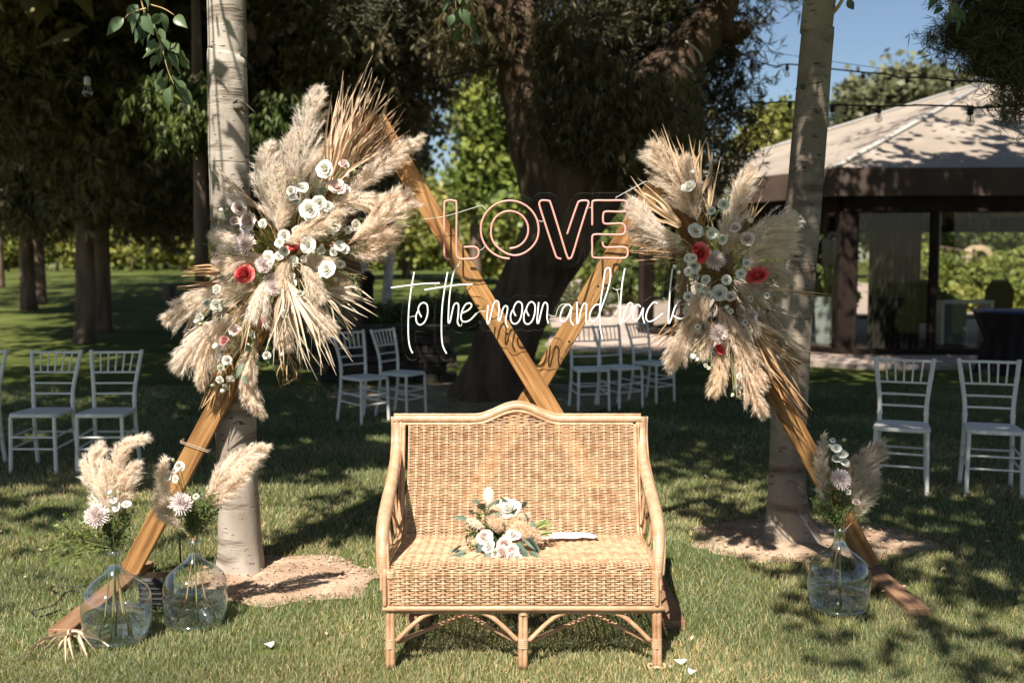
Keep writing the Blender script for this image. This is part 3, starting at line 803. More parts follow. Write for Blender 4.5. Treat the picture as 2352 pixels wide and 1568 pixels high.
g = G(236, 762); conifer('slim trunk just behind the nearest brown trunk on the left', (g.x, g.y), 12, .22,
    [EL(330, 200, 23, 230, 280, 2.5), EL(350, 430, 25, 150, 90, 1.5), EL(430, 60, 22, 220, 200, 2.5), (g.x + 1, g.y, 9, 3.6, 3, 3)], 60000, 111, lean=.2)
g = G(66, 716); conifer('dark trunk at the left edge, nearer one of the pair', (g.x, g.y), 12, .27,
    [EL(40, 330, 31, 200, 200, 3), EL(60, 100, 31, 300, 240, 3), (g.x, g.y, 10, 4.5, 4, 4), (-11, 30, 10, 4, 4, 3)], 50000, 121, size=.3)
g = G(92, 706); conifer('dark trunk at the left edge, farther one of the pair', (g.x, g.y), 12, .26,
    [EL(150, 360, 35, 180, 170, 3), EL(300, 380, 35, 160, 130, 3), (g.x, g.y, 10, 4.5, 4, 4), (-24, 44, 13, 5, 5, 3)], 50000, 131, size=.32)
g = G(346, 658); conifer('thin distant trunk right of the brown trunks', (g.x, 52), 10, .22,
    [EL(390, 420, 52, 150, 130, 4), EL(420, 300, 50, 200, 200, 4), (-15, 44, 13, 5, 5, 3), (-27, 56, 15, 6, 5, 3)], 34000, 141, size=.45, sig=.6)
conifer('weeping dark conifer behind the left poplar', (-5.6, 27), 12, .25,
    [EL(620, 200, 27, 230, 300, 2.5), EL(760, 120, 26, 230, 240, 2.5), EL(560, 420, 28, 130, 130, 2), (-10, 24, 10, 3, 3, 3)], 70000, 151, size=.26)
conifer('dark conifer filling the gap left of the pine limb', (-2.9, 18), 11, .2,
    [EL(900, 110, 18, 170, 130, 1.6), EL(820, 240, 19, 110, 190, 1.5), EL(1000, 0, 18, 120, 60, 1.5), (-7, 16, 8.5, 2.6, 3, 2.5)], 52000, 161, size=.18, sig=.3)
conifer('sunlit hanging cypress boughs beside the left poplar', (-4.1, 13.2), 7, .11,
    [EL(430, 225, 13, 70, 36, .5), EL(440, 290, 13, 55, 45, .4), EL(380, 205, 13, 70, 28, .4), EL(640, 330, 14, 60, 110, .6)], 22000, 171, m=M['olivegreen'], size=.13, sig=.13, droop=1.4, nclump=90)

# ---- leafy trees behind
def leafy(label, base, h, rbase, ells, n, seed, m, size, nclump, sig, bark=None, name='leafy_tree', group=None, lean=0.0):
    t = empty(name, (0, 0, 0), label=label, cat='tree', group=group)
    r = np.random.default_rng(seed)
    bx, by = base; z = float(gz(bx, by))
    mb = MB(); pts = [Vector((bx, by, z - .1)), Vector((bx + lean * .3, by, z + h * .35)), Vector((bx + lean, by, z + h * .8))]
    trunk_mesh(mb, pts, [rbase, rbase * .75, rbase * .3], n=12, seed=seed)
    C, j, cc = crown_pts(r, ells, n, nclump, sig, .5)
    for i in r.integers(0, len(cc), 9):
        e = Vector(cc[i]); limb(mb, pts[1] + (pts[2] - pts[1]) * r.random(), e, rbase * .3, rbase * .06, r)
    mb.build('trunk', bark or M['barkbrown'], t, smooth=True)
    A = rdir(r, n); B = perp(r, A)
    cards('crown', C, A, B, size * (.7 + .6 * r.random(n)), size * .75 * (.7 + .6 * r.random(n)), m, t)
    return t
leafy('bright green tree left of the big pine trunk', (-1.6, 44), 13, .3,
      [EL(1130, 260, 44, 70, 110, 2.5), EL(1160, 390, 44, 85, 90, 2.5), EL(1110, 430, 44, 60, 60, 2), EL(1190, 500, 42, 60, 70, 2)], 17000, 201, M['brightgreen'], .34, 190, .5)
leafy('yellowish tree low between the sign letters', (-1.9, 58), 8, .3,
      [EL(1060, 520, 58, 100, 80, 3), EL(970, 500, 60, 90, 90, 3), EL(1130, 560, 56, 90, 60, 3)], 13000, 205, M['yellowleaf'], .42, 130, .6)
leafy('grey green willow at the left of the sign', (-7.0, 66), 10, .3,
      [EL(900, 450, 66, 90, 110, 4), EL(850, 520, 64, 60, 60, 3)], 12000, 207, M['palefol'], .45, 110, .7)
leafy('olive tree behind the pavilion roof', (24.5, 62), 13, .35,
      [EL(1995, 245, 60, 70, 60, 3), EL(2070, 210, 60, 70, 60, 3), EL(2165, 225, 60, 50, 55, 3), EL(2040, 300, 60, 90, 50, 3)], 15000, 209, M['palefol'], .5, 130, .6)
leafy('yellowing spruce left of the right poplar', (9.6, 40), 7.5, .2,
      [EL(1765, 310, 40, 36, 50, 1.4), EL(1745, 360, 40, 60, 50, 1.5), EL(1800, 270, 40, 20, 25, .8)], 7000, 211, M['yellowleaf'], .26, 70, .35, name='spruce_tree')
leafy('round green shrub tree seen through the pavilion glass', (17.5, 44), 5, .2,
      [EL(2090, 610, 44, 55, 60, 2), EL(2180, 640, 46, 80, 40, 2), EL(2300, 640, 46, 60, 36, 2)], 9000, 213, M['brightgreen'], .32, 80, .4)
leafy('dark tree far behind the stone arch', (26, 70), 9, .3,
      [EL(2200, 560, 70, 60, 60, 3), EL(2290, 555, 70, 60, 70, 3), EL(2380, 590, 70, 60, 50, 3)], 9000, 215, M['olivegreen'], .5, 70, .7)
leafy('leafy olive tree right of the pine trunk', (4.6, 40), 6, .25,
      [EL(1440, 560, 40, 80, 70, 2), EL(1400, 640, 38, 60, 40, 1.5), EL(1490, 620, 42, 60, 60, 2)], 12000, 217, M['olivegreen'], .3, 110, .4)
# far belt of vines and trees closing the lawn
def belt(name, label, x0, x1, y, h, n, seed, m, size, cat='hedge', thick=3, base=0.4):
    r = np.random.default_rng(seed)
    nc = int((x1 - x0) * 1.1)
    cx = r.uniform(x0, x1, nc); cy = y + r.normal(size=nc) * thick * .4; ch = h * (0.35 + .65 * fnoise(cx * .12, cx * 0 + seed, 2)) * r.random(nc) ** .6
    j = r.integers(0, nc, n)
    C = np.stack([cx[j], cy[j], gz(cx[j], cy[j]) + base + ch[j]], -1) + r.normal(size=(n, 3)) * np.array([.7, .7, .45]) * (h / 4)
    C[:, 2] = np.maximum(C[:, 2], gz(C[:, 0], C[:, 1]) + base * .6)
    A = rdir(r, n); B = perp(r, A)
    cards(name, C, A, B, size * (.6 + .7 * r.random(n)), size * .8 * (.6 + .7 * r.random(n)), m, None, label=label, cat=cat, kind='stuff')
belt('vine_rows', 'sunlit yellow green vines closing the lawn on the left', -48, -14, 84, 4.6, 24000, 301, M['yellowleaf'], .55, 'vines', base=.9)
belt('far_wood', 'mass of green trees far beyond the lawn', -75, 60, 112, 9.5, 42000, 303, M['olivegreen'], .95, 'trees', 7)
belt('far_bushes', 'bright green bushes beyond the middle of the lawn', -24, 30, 92, 4.0, 20000, 305, M['brightgreen'], .6, 'bushes', 4)
# vine trunks
for i in range(16):
    x = -46 + i * 2.05; mb = MB(); mb.tube([(x, 83, .9), (x + .1, 83, 1.9), (x, 83, 2.6)], [.11, .09, .07], n=7); 
    mb.build('vine_trunk', M['barkbrown'], None, smooth=True, label='thin trunk standing in the yellow green vines', cat='vine trunk', group='trunks in the vine row')

# juniper shrubs in the middle distance
for k, (lab, u, v, Y, ru, rv) in enumerate((('low spreading juniper behind the tall white letters', 1010, 660, 27, 100, 28), ('juniper shrub under the white cross stroke', 1040, 620, 30, 70, 24), ('low dark juniper beside the wall', 900, 700, 26, 60, 16),
        ('round dark shrub left of the pine trunk', 1110, 690, 25, 50, 34), ('feathery shrub right of the pine trunk', 1330, 650, 30, 60, 36))):
    t = empty('juniper_shrub', (0, 0, 0), label=lab, cat='shrub')
    c = P(u, v + rv * .8, Y); z = float(gz(0, Y))
    e = (c.x, Y, z + rv * Y / FP * .9, ru * Y / FP, ru * Y / FP * .7, rv * Y / FP)
    needles('foliage', [e], 9000, 50, .16, .17, M['olivegreen'] if k != 4 else M['palefol'], t, 400 + k, per=6, wid=.3)
    mb = MB()
    for a in range(5): mb.tube([(c.x, Y, z), (c.x + math.cos(a * 1.3) * e[3] * .5, Y + math.sin(a * 1.3) * .3, e[2])], [.04, .015], n=6)
    mb.build('stems', M['barkbrown'], t)

# birch, posts, stump
def birch(label, pts, rads, ells, seed):
    t = empty('birch_tree', (0, 0, 0), label=label, cat='tree')
    mb = MB(); trunk_mesh(mb, pts, rads, n=12, seed=seed); mb.build('trunk', M['barkpale'], t, smooth=True)
    r = np.random.default_rng(seed); n = 5000
    C, j, cc = crown_pts(r, ells, n, 40, .4); A = rdir(r, n); cards('crown', C, A, perp(r, A), .2 + .1 * r.random(n), .14 + .08 * r.random(n), M['palefol'], t)
Yb = 29
birch('white birch trunk at the left of the white letters', [P(885, 728, Yb) - Vector((0, 0, .1)), P(890, 660, Yb), P(896, 560, Yb), P(900, 400, Yb), P(902, 330, Yb)], [.17, .14, .13, .1, .05], [EL(905, 330, Yb, 80, 70, 1.2)], 501)
Yb = 22
birch('pale trunk half hidden by the hanging palm leaves', [P(832, 768, Yb) - Vector((0, 0, .2)), P(832, 690, Yb), P(830, 600, Yb), P(820, 450, Yb)], [.14, .13, .12, .06], [EL(800, 420, Yb, 70, 60, 1.2)], 503)
mb = MB(); b0 = P(845, 748, 17.0); mb.lathe([(0.0, .0), (.17, 0), (.13, .12), (.105, .2), (.105, 1.0), (.13, 1.03), (.12, 1.12), (.06, 1.18), (0, 1.2)], 14, (b0.x, b0.y, 0.3))
mb.build('stone_post', M['darkframe'], None, smooth=True, label='dark stone post rising behind the low wall', cat='post')
s0 = G(390, 697); mb = MB(); trunk_mesh(mb, [s0 + Vector((0, 0, -.05)), s0 + Vector((0, 0, .3)), s0 + Vector((.02, 0, .78))], [.34, .28, .26], n=18, flare=(.5, .3, 4), seed=2, rough=.08)
mb.build('tree_stump', M['barkbrown'], None, smooth=True, label='grey tree stump on the far left lawn', cat='stump')
# ------------------------------------------------------------------ wooden triangle arches
def beam(name, a, b, wid, th, m, parent=None, seed=0, tone=1.0):
    """board from a to b, local X along it; width in the XZ plane, thickness along Y"""
    a = Vector(a); b = Vector(b); d = b - a; L = d.length
    mb = MB(); r = random.Random(seed)
    n = 14
    hw, ht = wid / 2, th / 2; c = .004
    prof = [(-hw + c, -ht), (hw - c, -ht), (hw, -ht + c), (hw, ht - c), (hw - c, ht), (-hw + c, ht), (-hw, ht - c), (-hw, -ht + c)]
    vs = []
    for i in range(n + 1):
        x = L * i / n
        bow = 0.004 * math.sin(math.pi * i / n)
        for (w_, t_) in prof: vs.append((x, t_, w_ + bow))
    fs = []
    for i in range(n):
        for k in range(8):
            k2 = (k + 1) % 8
            fs.append((i * 8 + k, (i + 1) * 8 + k, (i + 1) * 8 + k2, i * 8 + k2))
    fs.append(tuple(range(8))); fs.append(tuple(n * 8 + k for k in range(8))[::-1])
    mb.cur = tone; mb.add(vs, fs)
    o = mb.build(name, m, parent)
    X = d.normalized(); Y = Vector((0, 1, 0)); Z = X.cross(Y).normalized(); Y = Z.cross(X)
    Mx = Matrix((X, Y, Z)).transposed().to_4x4(); Mx.translation = a
    o.matrix_local = Mx
    return o
YA = 4.97
def arch(label, apex, lfoot, rfoot, feet, seed, dy):
    t = empty('wooden_triangle_arch', (0, 0, 0), label=label, cat='arch', group='two wooden triangle arches')
    A = P(*apex, YA + dy); l = P(*lfoot, YA + dy); rr = P(*rfoot, YA + dy)
    for q in (l, rr): q.z = .045
    beam('leg', l, A, .098, .042, M['wood'], t, seed, tone=.86 if seed == 1 else 1.0)
    beam('leg', rr, A + Vector((0, .0, -.02)), .098, .040, M['wood'], t, seed + 1, tone=.78 if seed == 5 else 1.08)
    for q, (yf, yb, w, mt) in zip((l, rr), feet):
        mb = MB(); mb.bevbox(q.x + w * .3, (yf + yb) / 2, .024, .10, yb - yf, .042, .004)
        mb.build('foot_board', M[mt], t)
    return t, l, rr, A
archL, aL1, aL2, aLA = arch('larger wooden triangle arch on the left under the big flower arrangement', (862, 262), (300, 1335), (1490, 1345), ((4.16, 5.15, .02, 'footwood'), (4.26, 5.25, .05, 'footwood')), 1, 0)
archR, aR1, aR2, aRA = arch('smaller orange brown wooden triangle arch on the right', (1520, 402), (992, 1345), (1998, 1345), ((4.3, 5.35, .0, 'footwood'), (4.42, 5.2, .0, 'footwood')), 5, 0.075)
# cord tied round the left leg
mb = MB()
for dz in (0, .014):
    a = P(414, 1012 + dz * 300, YA - .03); b = P(478, 1034 + dz * 300, YA - .03)
    mb.tube([a, b], .0016, n=6); mb.tube([a, a + Vector((0, .06, .0))], .0016, n=6); mb.tube([b, b + Vector((0, .06, 0))], .0016, n=6)
mb.build('tied_cord', mat('beige_cord', (.50, .40, .28)), archL)
mb = MB()
for (x, y) in ((1633, 812), (1695, 838), (1420, 1217), (965, 1157), (765, 1075)):
    u, v = z5(x, y); c = P(u, v, YA - .0235); mb.tube([c, c + Vector((0, .006, 0))], .006, n=8)
mb.build('screw_hole', M['rubber'], archR)

# ------------------------------------------------------------------ sign
def Zp(x, y, Y=4.865):
    u, v = z5(x, y); return P(u, v, Y + .022 - .095 * (x - 110) / 2170)     # the sign hangs turned a little
LOVE = []
LOVE.append([(548,612),(525,610),(508,595),(503,560),(503,400),(503,210),(515,186),(545,178),(575,184),(592,206),(592,400),(592,560),(600,596),(625,610),(680,609),(715,608),(745,594),(756,562),(745,532),(715,521),(645,523)])
o_ = []
for i in range(73):
    th = i / 72 * 720
    rr_ = np.interp(th, [0, 290, 345, 385, 450, 720], [212, 213, 196, 160, 136, 137])
    a = math.radians(th + 90)
    o_.append((983 + rr_ * math.cos(a), 395 + rr_ * math.sin(a)))
LOVE.append(o_)
LOVE.append([(1405,430),(1440,325),(1480,212),(1497,186),(1550,182),(1563,202),(1550,240),(1495,415),(1445,580),(1425,605),(1404,588),(1345,395),(1285,205),(1268,184),(1218,181),(1201,202),(1210,245),(1268,425),(1320,580),(1335,602),(1362,610)])
LOVE.append([(1590,365),(1590,280),(1590,205),(1607,182),(1710,181),(1818,181),(1843,200),(1843,238),(1825,262),(1760,263),(1692,262),(1672,278),(1670,335),(1687,352),(1745,351),(1805,350),(1829,370),(1832,405),(1810,430),(1710,431),(1612,430),(1590,450),(1590,520),(1590,580),(1607,601),(1710,603),(1820,604),(1847,586),(1850,548),(1830,525),(1760,524),(1692,525),(1670,511),(1667,485)])
TXT = [
 [(110,822),(290,798),(380,791),(470,788)], [(282,705),(260,830),(242,980),(238,1150),(248,1250),(270,1303)],
 [(335,1038),(318,1005),(312,975),(325,945),(350,932),(376,950),(380,1010),(360,1070),(325,1095),(300,1075),(295,1030),(310,990)],
 [(355,838),(520,812),(620,800),(710,797)], [(527,707),(505,830),(487,970),(482,1130),(490,1240),(520,1307)],
 [(608,655),(580,690),(560,760),(540,900),(532,1060),(538,1080),(548,1060),(570,960),(590,935),(607,950),(605,1020),(600,1075),(615,1103)],
 [(630,1010),(680,985),(703,955),(690,935),(660,945),(635,990),(625,1045),(645,1072),(690,1060),(740,1010)],
 [(825,950),(818,1030),(820,1083),(833,1073),(860,960),(880,920),(900,928),(905,970),(900,1055),(912,1060),(935,975),(955,955),(968,975),(955,1050),(956,1085),(970,1115)],
 [(1028,1030),(1010,985),(1030,935),(1055,926),(1075,950),(1070,1020),(1050,1070),(1020,1088),(995,1070),(990,1025),(1005,985)],
 [(1125,1030),(1105,985),(1122,940),(1147,926),(1170,955),(1165,1020),(1145,1070),(1115,1090),(1090,1070),(1088,1020),(1100,985)],
 [(1197,928),(1190,1000),(1185,1072),(1196,1078),(1215,1000),(1232,942),(1250,932),(1262,960),(1258,1040),(1268,1085)],
 [(1435,962),(1415,945),(1385,960),(1360,1010),(1357,1058),(1380,1073),(1410,1040),(1440,962),(1432,1015),(1432,1068),(1455,1100)],
 [(1480,925),(1478,1000),(1478,1080),(1490,1073),(1510,980),(1530,937),(1548,950),(1545,1020),(1545,1075),(1560,1090)],
 [(1645,945),(1610,952),(1578,1000),(1572,1050),(1595,1070),(1630,1040),(1665,950),(1700,850),(1722,760),(1722,692),(1705,677),(1685,700),(1670,800),(1655,900),(1645,1000),(1650,1120),(1668,1205)],
 [(1830,680),(1812,780),(1800,900),(1793,1000),(1793,1083),(1806,1083),(1830,1000),(1855,942),(1880,937),(1885,975),(1860,1040),(1815,1075)],
 [(1945,962),(1925,947),(1900,975),(1890,1040),(1905,1065),(1935,1040),(1965,970),(1960,1030),(1975,1085)],
 [(2070,938),(2040,930),(2000,980),(1985,1040),(2005,1070),(2050,1055),(2110,1010)],
 [(2180,680),(2165,800),(2155,950),(2150,1078),(2167,1060),(2200,960),(2240,910)], [(2175,1020),(2235,1050),(2280,1030)]]
def contour_plate(strokes, rad, step=7.0):
    """outline of everything within rad of the strokes (marching squares on a distance grid)"""
    S = []
    for s in strokes:
        p = np.array([(q.x, q.y) for q in smooth_path([(x, y, 0) for x, y in s], 4)]); S.append(p)
    segs = []
    for p in S:
        segs.append(np.concatenate([p[:-1], p[1:]], 1))
    segs = np.concatenate(segs)
    x0, y0 = segs[:, [0, 2]].min() - rad - 20, segs[:, [1, 3]].min() - rad - 20
    x1, y1 = segs[:, [0, 2]].max() + rad + 20, segs[:, [1, 3]].max() + rad + 20
    gx = np.arange(x0, x1, step); gy = np.arange(y0, y1, step)
    XX, YY = np.meshgrid(gx, gy, indexing='ij'); D = np.full(XX.shape, 1e9)
    for (ax, ay, bx, by) in segs:
        dx, dy = bx - ax, by - ay; q = max(dx * dx + dy * dy, 1e-6)
        t = np.clip(((XX - ax) * dx + (YY - ay) * dy) / q, 0, 1)
        D = np.minimum(D, (XX - ax - t * dx) ** 2 + (YY - ay - t * dy) ** 2)
    D = np.sqrt(D) - rad
    # segments on cell edges
    edges = {}
    nx, ny = D.shape
    def pt(i, j, k):   # k 0: edge (i,j)-(i+1,j); 1: edge (i,j)-(i,j+1)
        a = D[i, j]; b = D[i + 1, j] if k == 0 else D[i, j + 1]; t = a / (a - b)
        return (gx[i] + (t * step if k == 0 else 0), gy[j] + (t * step if k == 1 else 0))
    link = {}
    for i in range(nx - 1):
        for j in range(ny - 1):
            c = (D[i, j] < 0, D[i + 1, j] < 0, D[i + 1, j + 1] < 0, D[i, j + 1] < 0)
            if all(c) or not any(c): continue
            e = [(i, j, 0), (i + 1, j, 1), (i, j + 1, 0), (i, j, 1)]
            cr = [e[k] for k in range(4) if c[k] != c[(k + 1) % 4]]
            prs = [(cr[0], cr[1])] if len(cr) == 2 else [(cr[0], cr[1]), (cr[2], cr[3])]
            for a, b in prs:
                link.setdefault(a, []).append(b); link.setdefault(b, []).append(a)
    loops = []; seen = set()
    for s in link:
        if s in seen: continue
        lp = [s]; seen.add(s); cur = s
        while True:
            nxt = [q for q in link[cur] if q not in seen]
            if not nxt: break
            cur = nxt[0]; seen.add(cur); lp.append(cur)
        if len(lp) > 12: loops.append([pt(*q) for q in lp])
    def area(l): return abs(sum(l[i][0] * l[(i + 1) % len(l)][1] - l[(i + 1) % len(l)][0] * l[i][1] for i in range(len(l)))) / 2
    def inside(p, l):
        c = False
        for i in range(len(l)):
            (ax, ay), (bx, by) = l[i], l[i - 1]
            if (ay > p[1]) != (by > p[1]) and p[0] < (bx - ax) * (p[1] - ay) / (by - ay) + ax: c = not c
        return c
    loops.sort(key=area, reverse=True); keep = []
    for l in loops:
        if not any(inside(l[0], k) for k in keep): keep.append(l)
    return keep
sign = empty('neon_sign', (0, 0, 0), label='clear acrylic tube sign reading LOVE to the moon and back, hanging between the arches', cat='sign')
YS = 4.875
for strokes, rad in ((LOVE[1:], 58), (LOVE[:1], 46), (TXT, 50)):
    for lp in contour_plate(strokes, rad):
        pts = [Zp(x, y, YS) for x, y in lp]
        # light smoothing
        n = len(pts); pts = [(pts[i - 1] + pts[i] * 2 + pts[(i + 1) % n]) / 4 for i in range(n)]
        n = len(pts)
        V = [tuple(p) for p in pts] + [tuple(p + Vector((0, .004, 0))) for p in pts]
        F = [tuple(range(n)), tuple(range(n, 2 * n))[::-1]] + [(i, (i + 1) % n, n + (i + 1) % n, n + i) for i in range(n)]
        pl = mesh_np('acrylic_plate', V, F, [M['acrylic'], M['acrylic_edge']], sign, tint=np.ones(len(V)), midx=[0, 0] + [1] * n)
        YS += 0.0002
for i, s in enumerate(LOVE):
    path = smooth_path([Zp(x, y, 4.868) for x, y in s], 5)
    mb = MB(); mb.tube(path, .0050, n=8)
    # same pink along the whole tube
    mb.build('letter_' + 'love'[i], M['neon_pink'], sign, smooth=True)
for i, (s, nm) in enumerate(zip(TXT, 't t o t t h e m o o n a n d b a c k k'.split())):
    path = smooth_path([Zp(x, y, 4.868) for x, y in s], 6)
    mb = MB(); mb.tube(path, .0040, n=8)
    mb.build('letter_' + nm, M['neon_white'], sign, smooth=True)
mb = MB()
for s in ([(185,325),(340,318),(500,298),(640,258),(770,218),(790,228),(812,250)], [(753,546),(780,540),(800,518)], [(1195,325),(1215,335),(1235,322)], [(1555,245),(1570,232),(1590,236)],
          [(740,1010),(775,990),(810,1000)], [(1265,1015),(1290,1028),(1320,1025),(1335,980),(1362,945),(1400,940)], [(1740,822),(1770,838),(1800,826)], [(1770,830),(1785,900),(1780,970),(1745,1030),(1700,1055),(1670,1040)],
          [(618,610),(612,640),(600,658)], [(246,1040),(270,1030),(292,1032)], [(615,1105),(628,1100),(632,1080)], [(1770,155),(1870,100),(1985,38)], [(1768,150),(1762,168)], [(272,790),(280,812),(268,825)], [(432,795),(440,812)], [(1178,1055),(1190,1050)]):
    mb.tube(smooth_path([Zp(x, y, 4.872) for x, y in s], 4), .0014, n=5)
mb.build('cord', M['rope'], sign, smooth=True)

# ------------------------------------------------------------------ flowers
def rose_me(name, m, R_=0.028, seed=0, open_=1.0, layers=4):
    """cupped, ruffled bloom: overlapping petals of uneven height round a closed heart"""
    r = random.Random(seed); mb = MB()
    full = (c_full := name == 'peony')
    spec = ((3, .20, 1.0, 0), (4, .40, 1.06, .02), (5, .60, 1.0, .05), (5, .82, .88, .10), (5, 1.0, .66, .22)) if full else ((2, .26, 1.02, 0.0), (3, .46, 1.10, .04), (4, .72, 1.02, .16), (5, 1.0, .80, .34))
    for li, (npet, f, hh, curl) in enumerate(spec):
        rt = R_ * f * open_; rb = R_ * (.10 + .16 * f); H = R_ * hh * (1.15 - .18 * open_)
        for k in range(npet):
            ph = 2 * math.pi * (k / npet) + li * .9 + r.uniform(-.25, .25)
            half = math.pi / npet * 1.42
            jr = r.uniform(.86, 1.14); jh = r.uniform(.84, 1.12); wv = r.uniform(0, 6.28); tiltk = r.uniform(-.12, .12)
            nu, nv = 7, 5; vs = []
            for j in range(nv + 1):
                t = j / nv
                for i in range(nu + 1):
                    s = i / nu * 2 - 1
                    w = half * (0.45 + .55 * math.sin(math.pi * min(.5, t * .7)))
                    bell = rb + (rt * jr - rb) * (math.sin(t * 1.45) ** 1.1)
                    lip = max(0, t - .65) / .35
                    ruf = math.sin(s * 5.0 + wv) * R_ * .07 * t ** 3
                    rad = bell + lip ** 1.6 * R_ * curl * (1 - .25 * s * s) + ruf - R_ * .05 * s * s * t
                    z = H * jh * t ** .9 * (1 - .20 * s * s * t) - lip ** 2 * R_ * curl * .7 + math.sin(s * 4 + wv * 2) * R_ * .05 * t * t + tiltk * R_ * s
                    a = ph + s * w
                    vs.append((rad * math.cos(a), rad * math.sin(a), z))
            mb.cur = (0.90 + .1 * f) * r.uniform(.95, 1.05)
            fs = [(j * (nu + 1) + i, j * (nu + 1) + i + 1, (j + 1) * (nu + 1) + i + 1, (j + 1) * (nu + 1) + i) for j in range(nv) for i in range(nu)]
            mb.add(vs, fs)
    mb.mi = 1; mb.cur = 1
    mb.lathe([(0, -R_ * .25), (R_ * .25, -R_ * .1), (R_ * .35, R_ * .12), (R_ * .3, R_ * .2)], 8)
    mb.mi = 0 if full else 2
    mb.lathe([(0, R_ * .85 if full else R_ * .75), (R_ * .10, R_ * .70), (R_ * .14, R_ * .45), (R_ * .1, R_ * .2)], 7)
    return mesh_np(name, mb.v, mb.f, [m, M['stem'], M['bud']], smooth=True, tint=mb.t, midx=mb.m, link=False)
def mum_me(name, m, R_=0.036, seed=0, n=150):
    r = np.random.default_rng(seed); mb = MB()
    for i in range(n):
        f = i / n; el = math.radians(88 - 95 * f ** .75); az = i * 2.39996
        d = Vector((math.cos(el) * math.cos(az), math.cos(el) * math.sin(az), math.sin(el)))
        L = R_ * (0.55 + .45 * f ** .5) * r.uniform(.85, 1.12); w = R_ * .075
        s = Vector((-math.sin(az), math.cos(az), 0)); base = Vector((0, 0, R_ * .12)) + d * R_ * .12
        up = d.cross(s)
        mid = base + d * L * .6 - up * L * .05; tip = base + d * L + Vector((0, 0, R_ * .12 * r.uniform(-.6, 1.3)))
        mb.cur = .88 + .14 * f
        mb.add([base, mid - s * w + up * w * .6, mid, mid + s * w + up * w * .6, tip - s * w * .5, tip + s * w * .5], [(0, 2, 1), (0, 3, 2), (1, 2, 4), (2, 3, 5), (2, 5, 4)])
    mb.mi = 1; mb.cur = 1.0
    mb.lathe([(0, R_ * .28), (R_ * .16, R_ * .24), (R_ * .2, R_ * .1)], 10)
    return mesh_np(name, mb.v, mb.f, [m, M['bud']], smooth=False, tint=mb.t, midx=mb.m, link=False)
def bud_me(name, m, L=0.03, R_=0.010, seed=0):
    mb = MB(); pr = [(0, 0), (R_ * .55, L * .04), (R_, L * .35), (R_ * .85, L * .65), (R_ * .35, L * .92), (0, L)]
    mb.lathe(pr, 9)
    for i, v in enumerate(mb.v):
        k = i % 9; q = i // 9; f = 1 + .14 * math.sin(k * 2.1 + q); mb.v[i] = (v[0] * f, v[1] * f, v[2])
    return mesh_np(name, mb.v, mb.f, m, smooth=True, tint=mb.t, link=False)
ME = {}
for c in ('white', 'pink', 'coral', 'dusty'):
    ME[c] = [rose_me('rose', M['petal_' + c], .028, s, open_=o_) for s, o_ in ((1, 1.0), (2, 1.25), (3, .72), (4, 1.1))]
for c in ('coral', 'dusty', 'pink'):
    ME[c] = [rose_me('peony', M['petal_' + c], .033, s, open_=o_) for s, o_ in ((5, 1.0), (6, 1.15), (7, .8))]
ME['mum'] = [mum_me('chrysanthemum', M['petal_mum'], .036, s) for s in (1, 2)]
ME['bud'] = [bud_me('bud', M['bud'], .030, .009), bud_me('bud', M['petal_white'], .028, .012)]

def sprig_arr(path, n, L, W, r, spread=60, both=True):
    """returns C,A,B,L,W of pinnate leaves along path"""
    pts = smooth_path(path, 6); out = [[], [], [], [], []]
    for i in range(n):
        t = .15 + .85 * (i + r.random() * .4) / n
        f = t * (len(pts) - 1); a = int(min(f, len(pts) - 2)); c = pts[a].lerp(pts[a + 1], f - a)
        d = (pts[a + 1] - pts[a]).normalized()
        s = d.cross(Vector(r.normal(size=3))).normalized()
        for sg in ((1, -1) if both else (1,)):
            ax = (d * .6 + s * sg * .8 + Vector(r.normal(size=3)) * .15).normalized()
            l = L * r.uniform(.7, 1.2)
            out[0].append(c + ax * l * .6); out[1].append(ax); out[2].append(ax.cross(d + Vector(r.normal(size=3)) * .4).normalized()); out[3].append(l); out[4].append(W * r.uniform(.7, 1.2))
    return out
def greenery(name, sprigs, parent, m, r):
    """all sprigs of one bunch: stems and small leaves"""
    k = 0
    for (path, n, L, W) in sprigs:
        mb = MB(); pts = smooth_path(path, 5); mb.tube(pts, interp([.0018, .0007], len(pts)), n=4)
        st = mb.build(name, M['stem'], parent, smooth=True)
        a = sprig_arr(path, n, L, W, r)
        o = cards('leaflets', np.array([tuple(q) for q in a[0]]), np.array([tuple(q) for q in a[1]]), np.array([tuple(q) for q in a[2]]), a[3], a[4], m, st)
        meta(o, kind='stuff'); k += 1

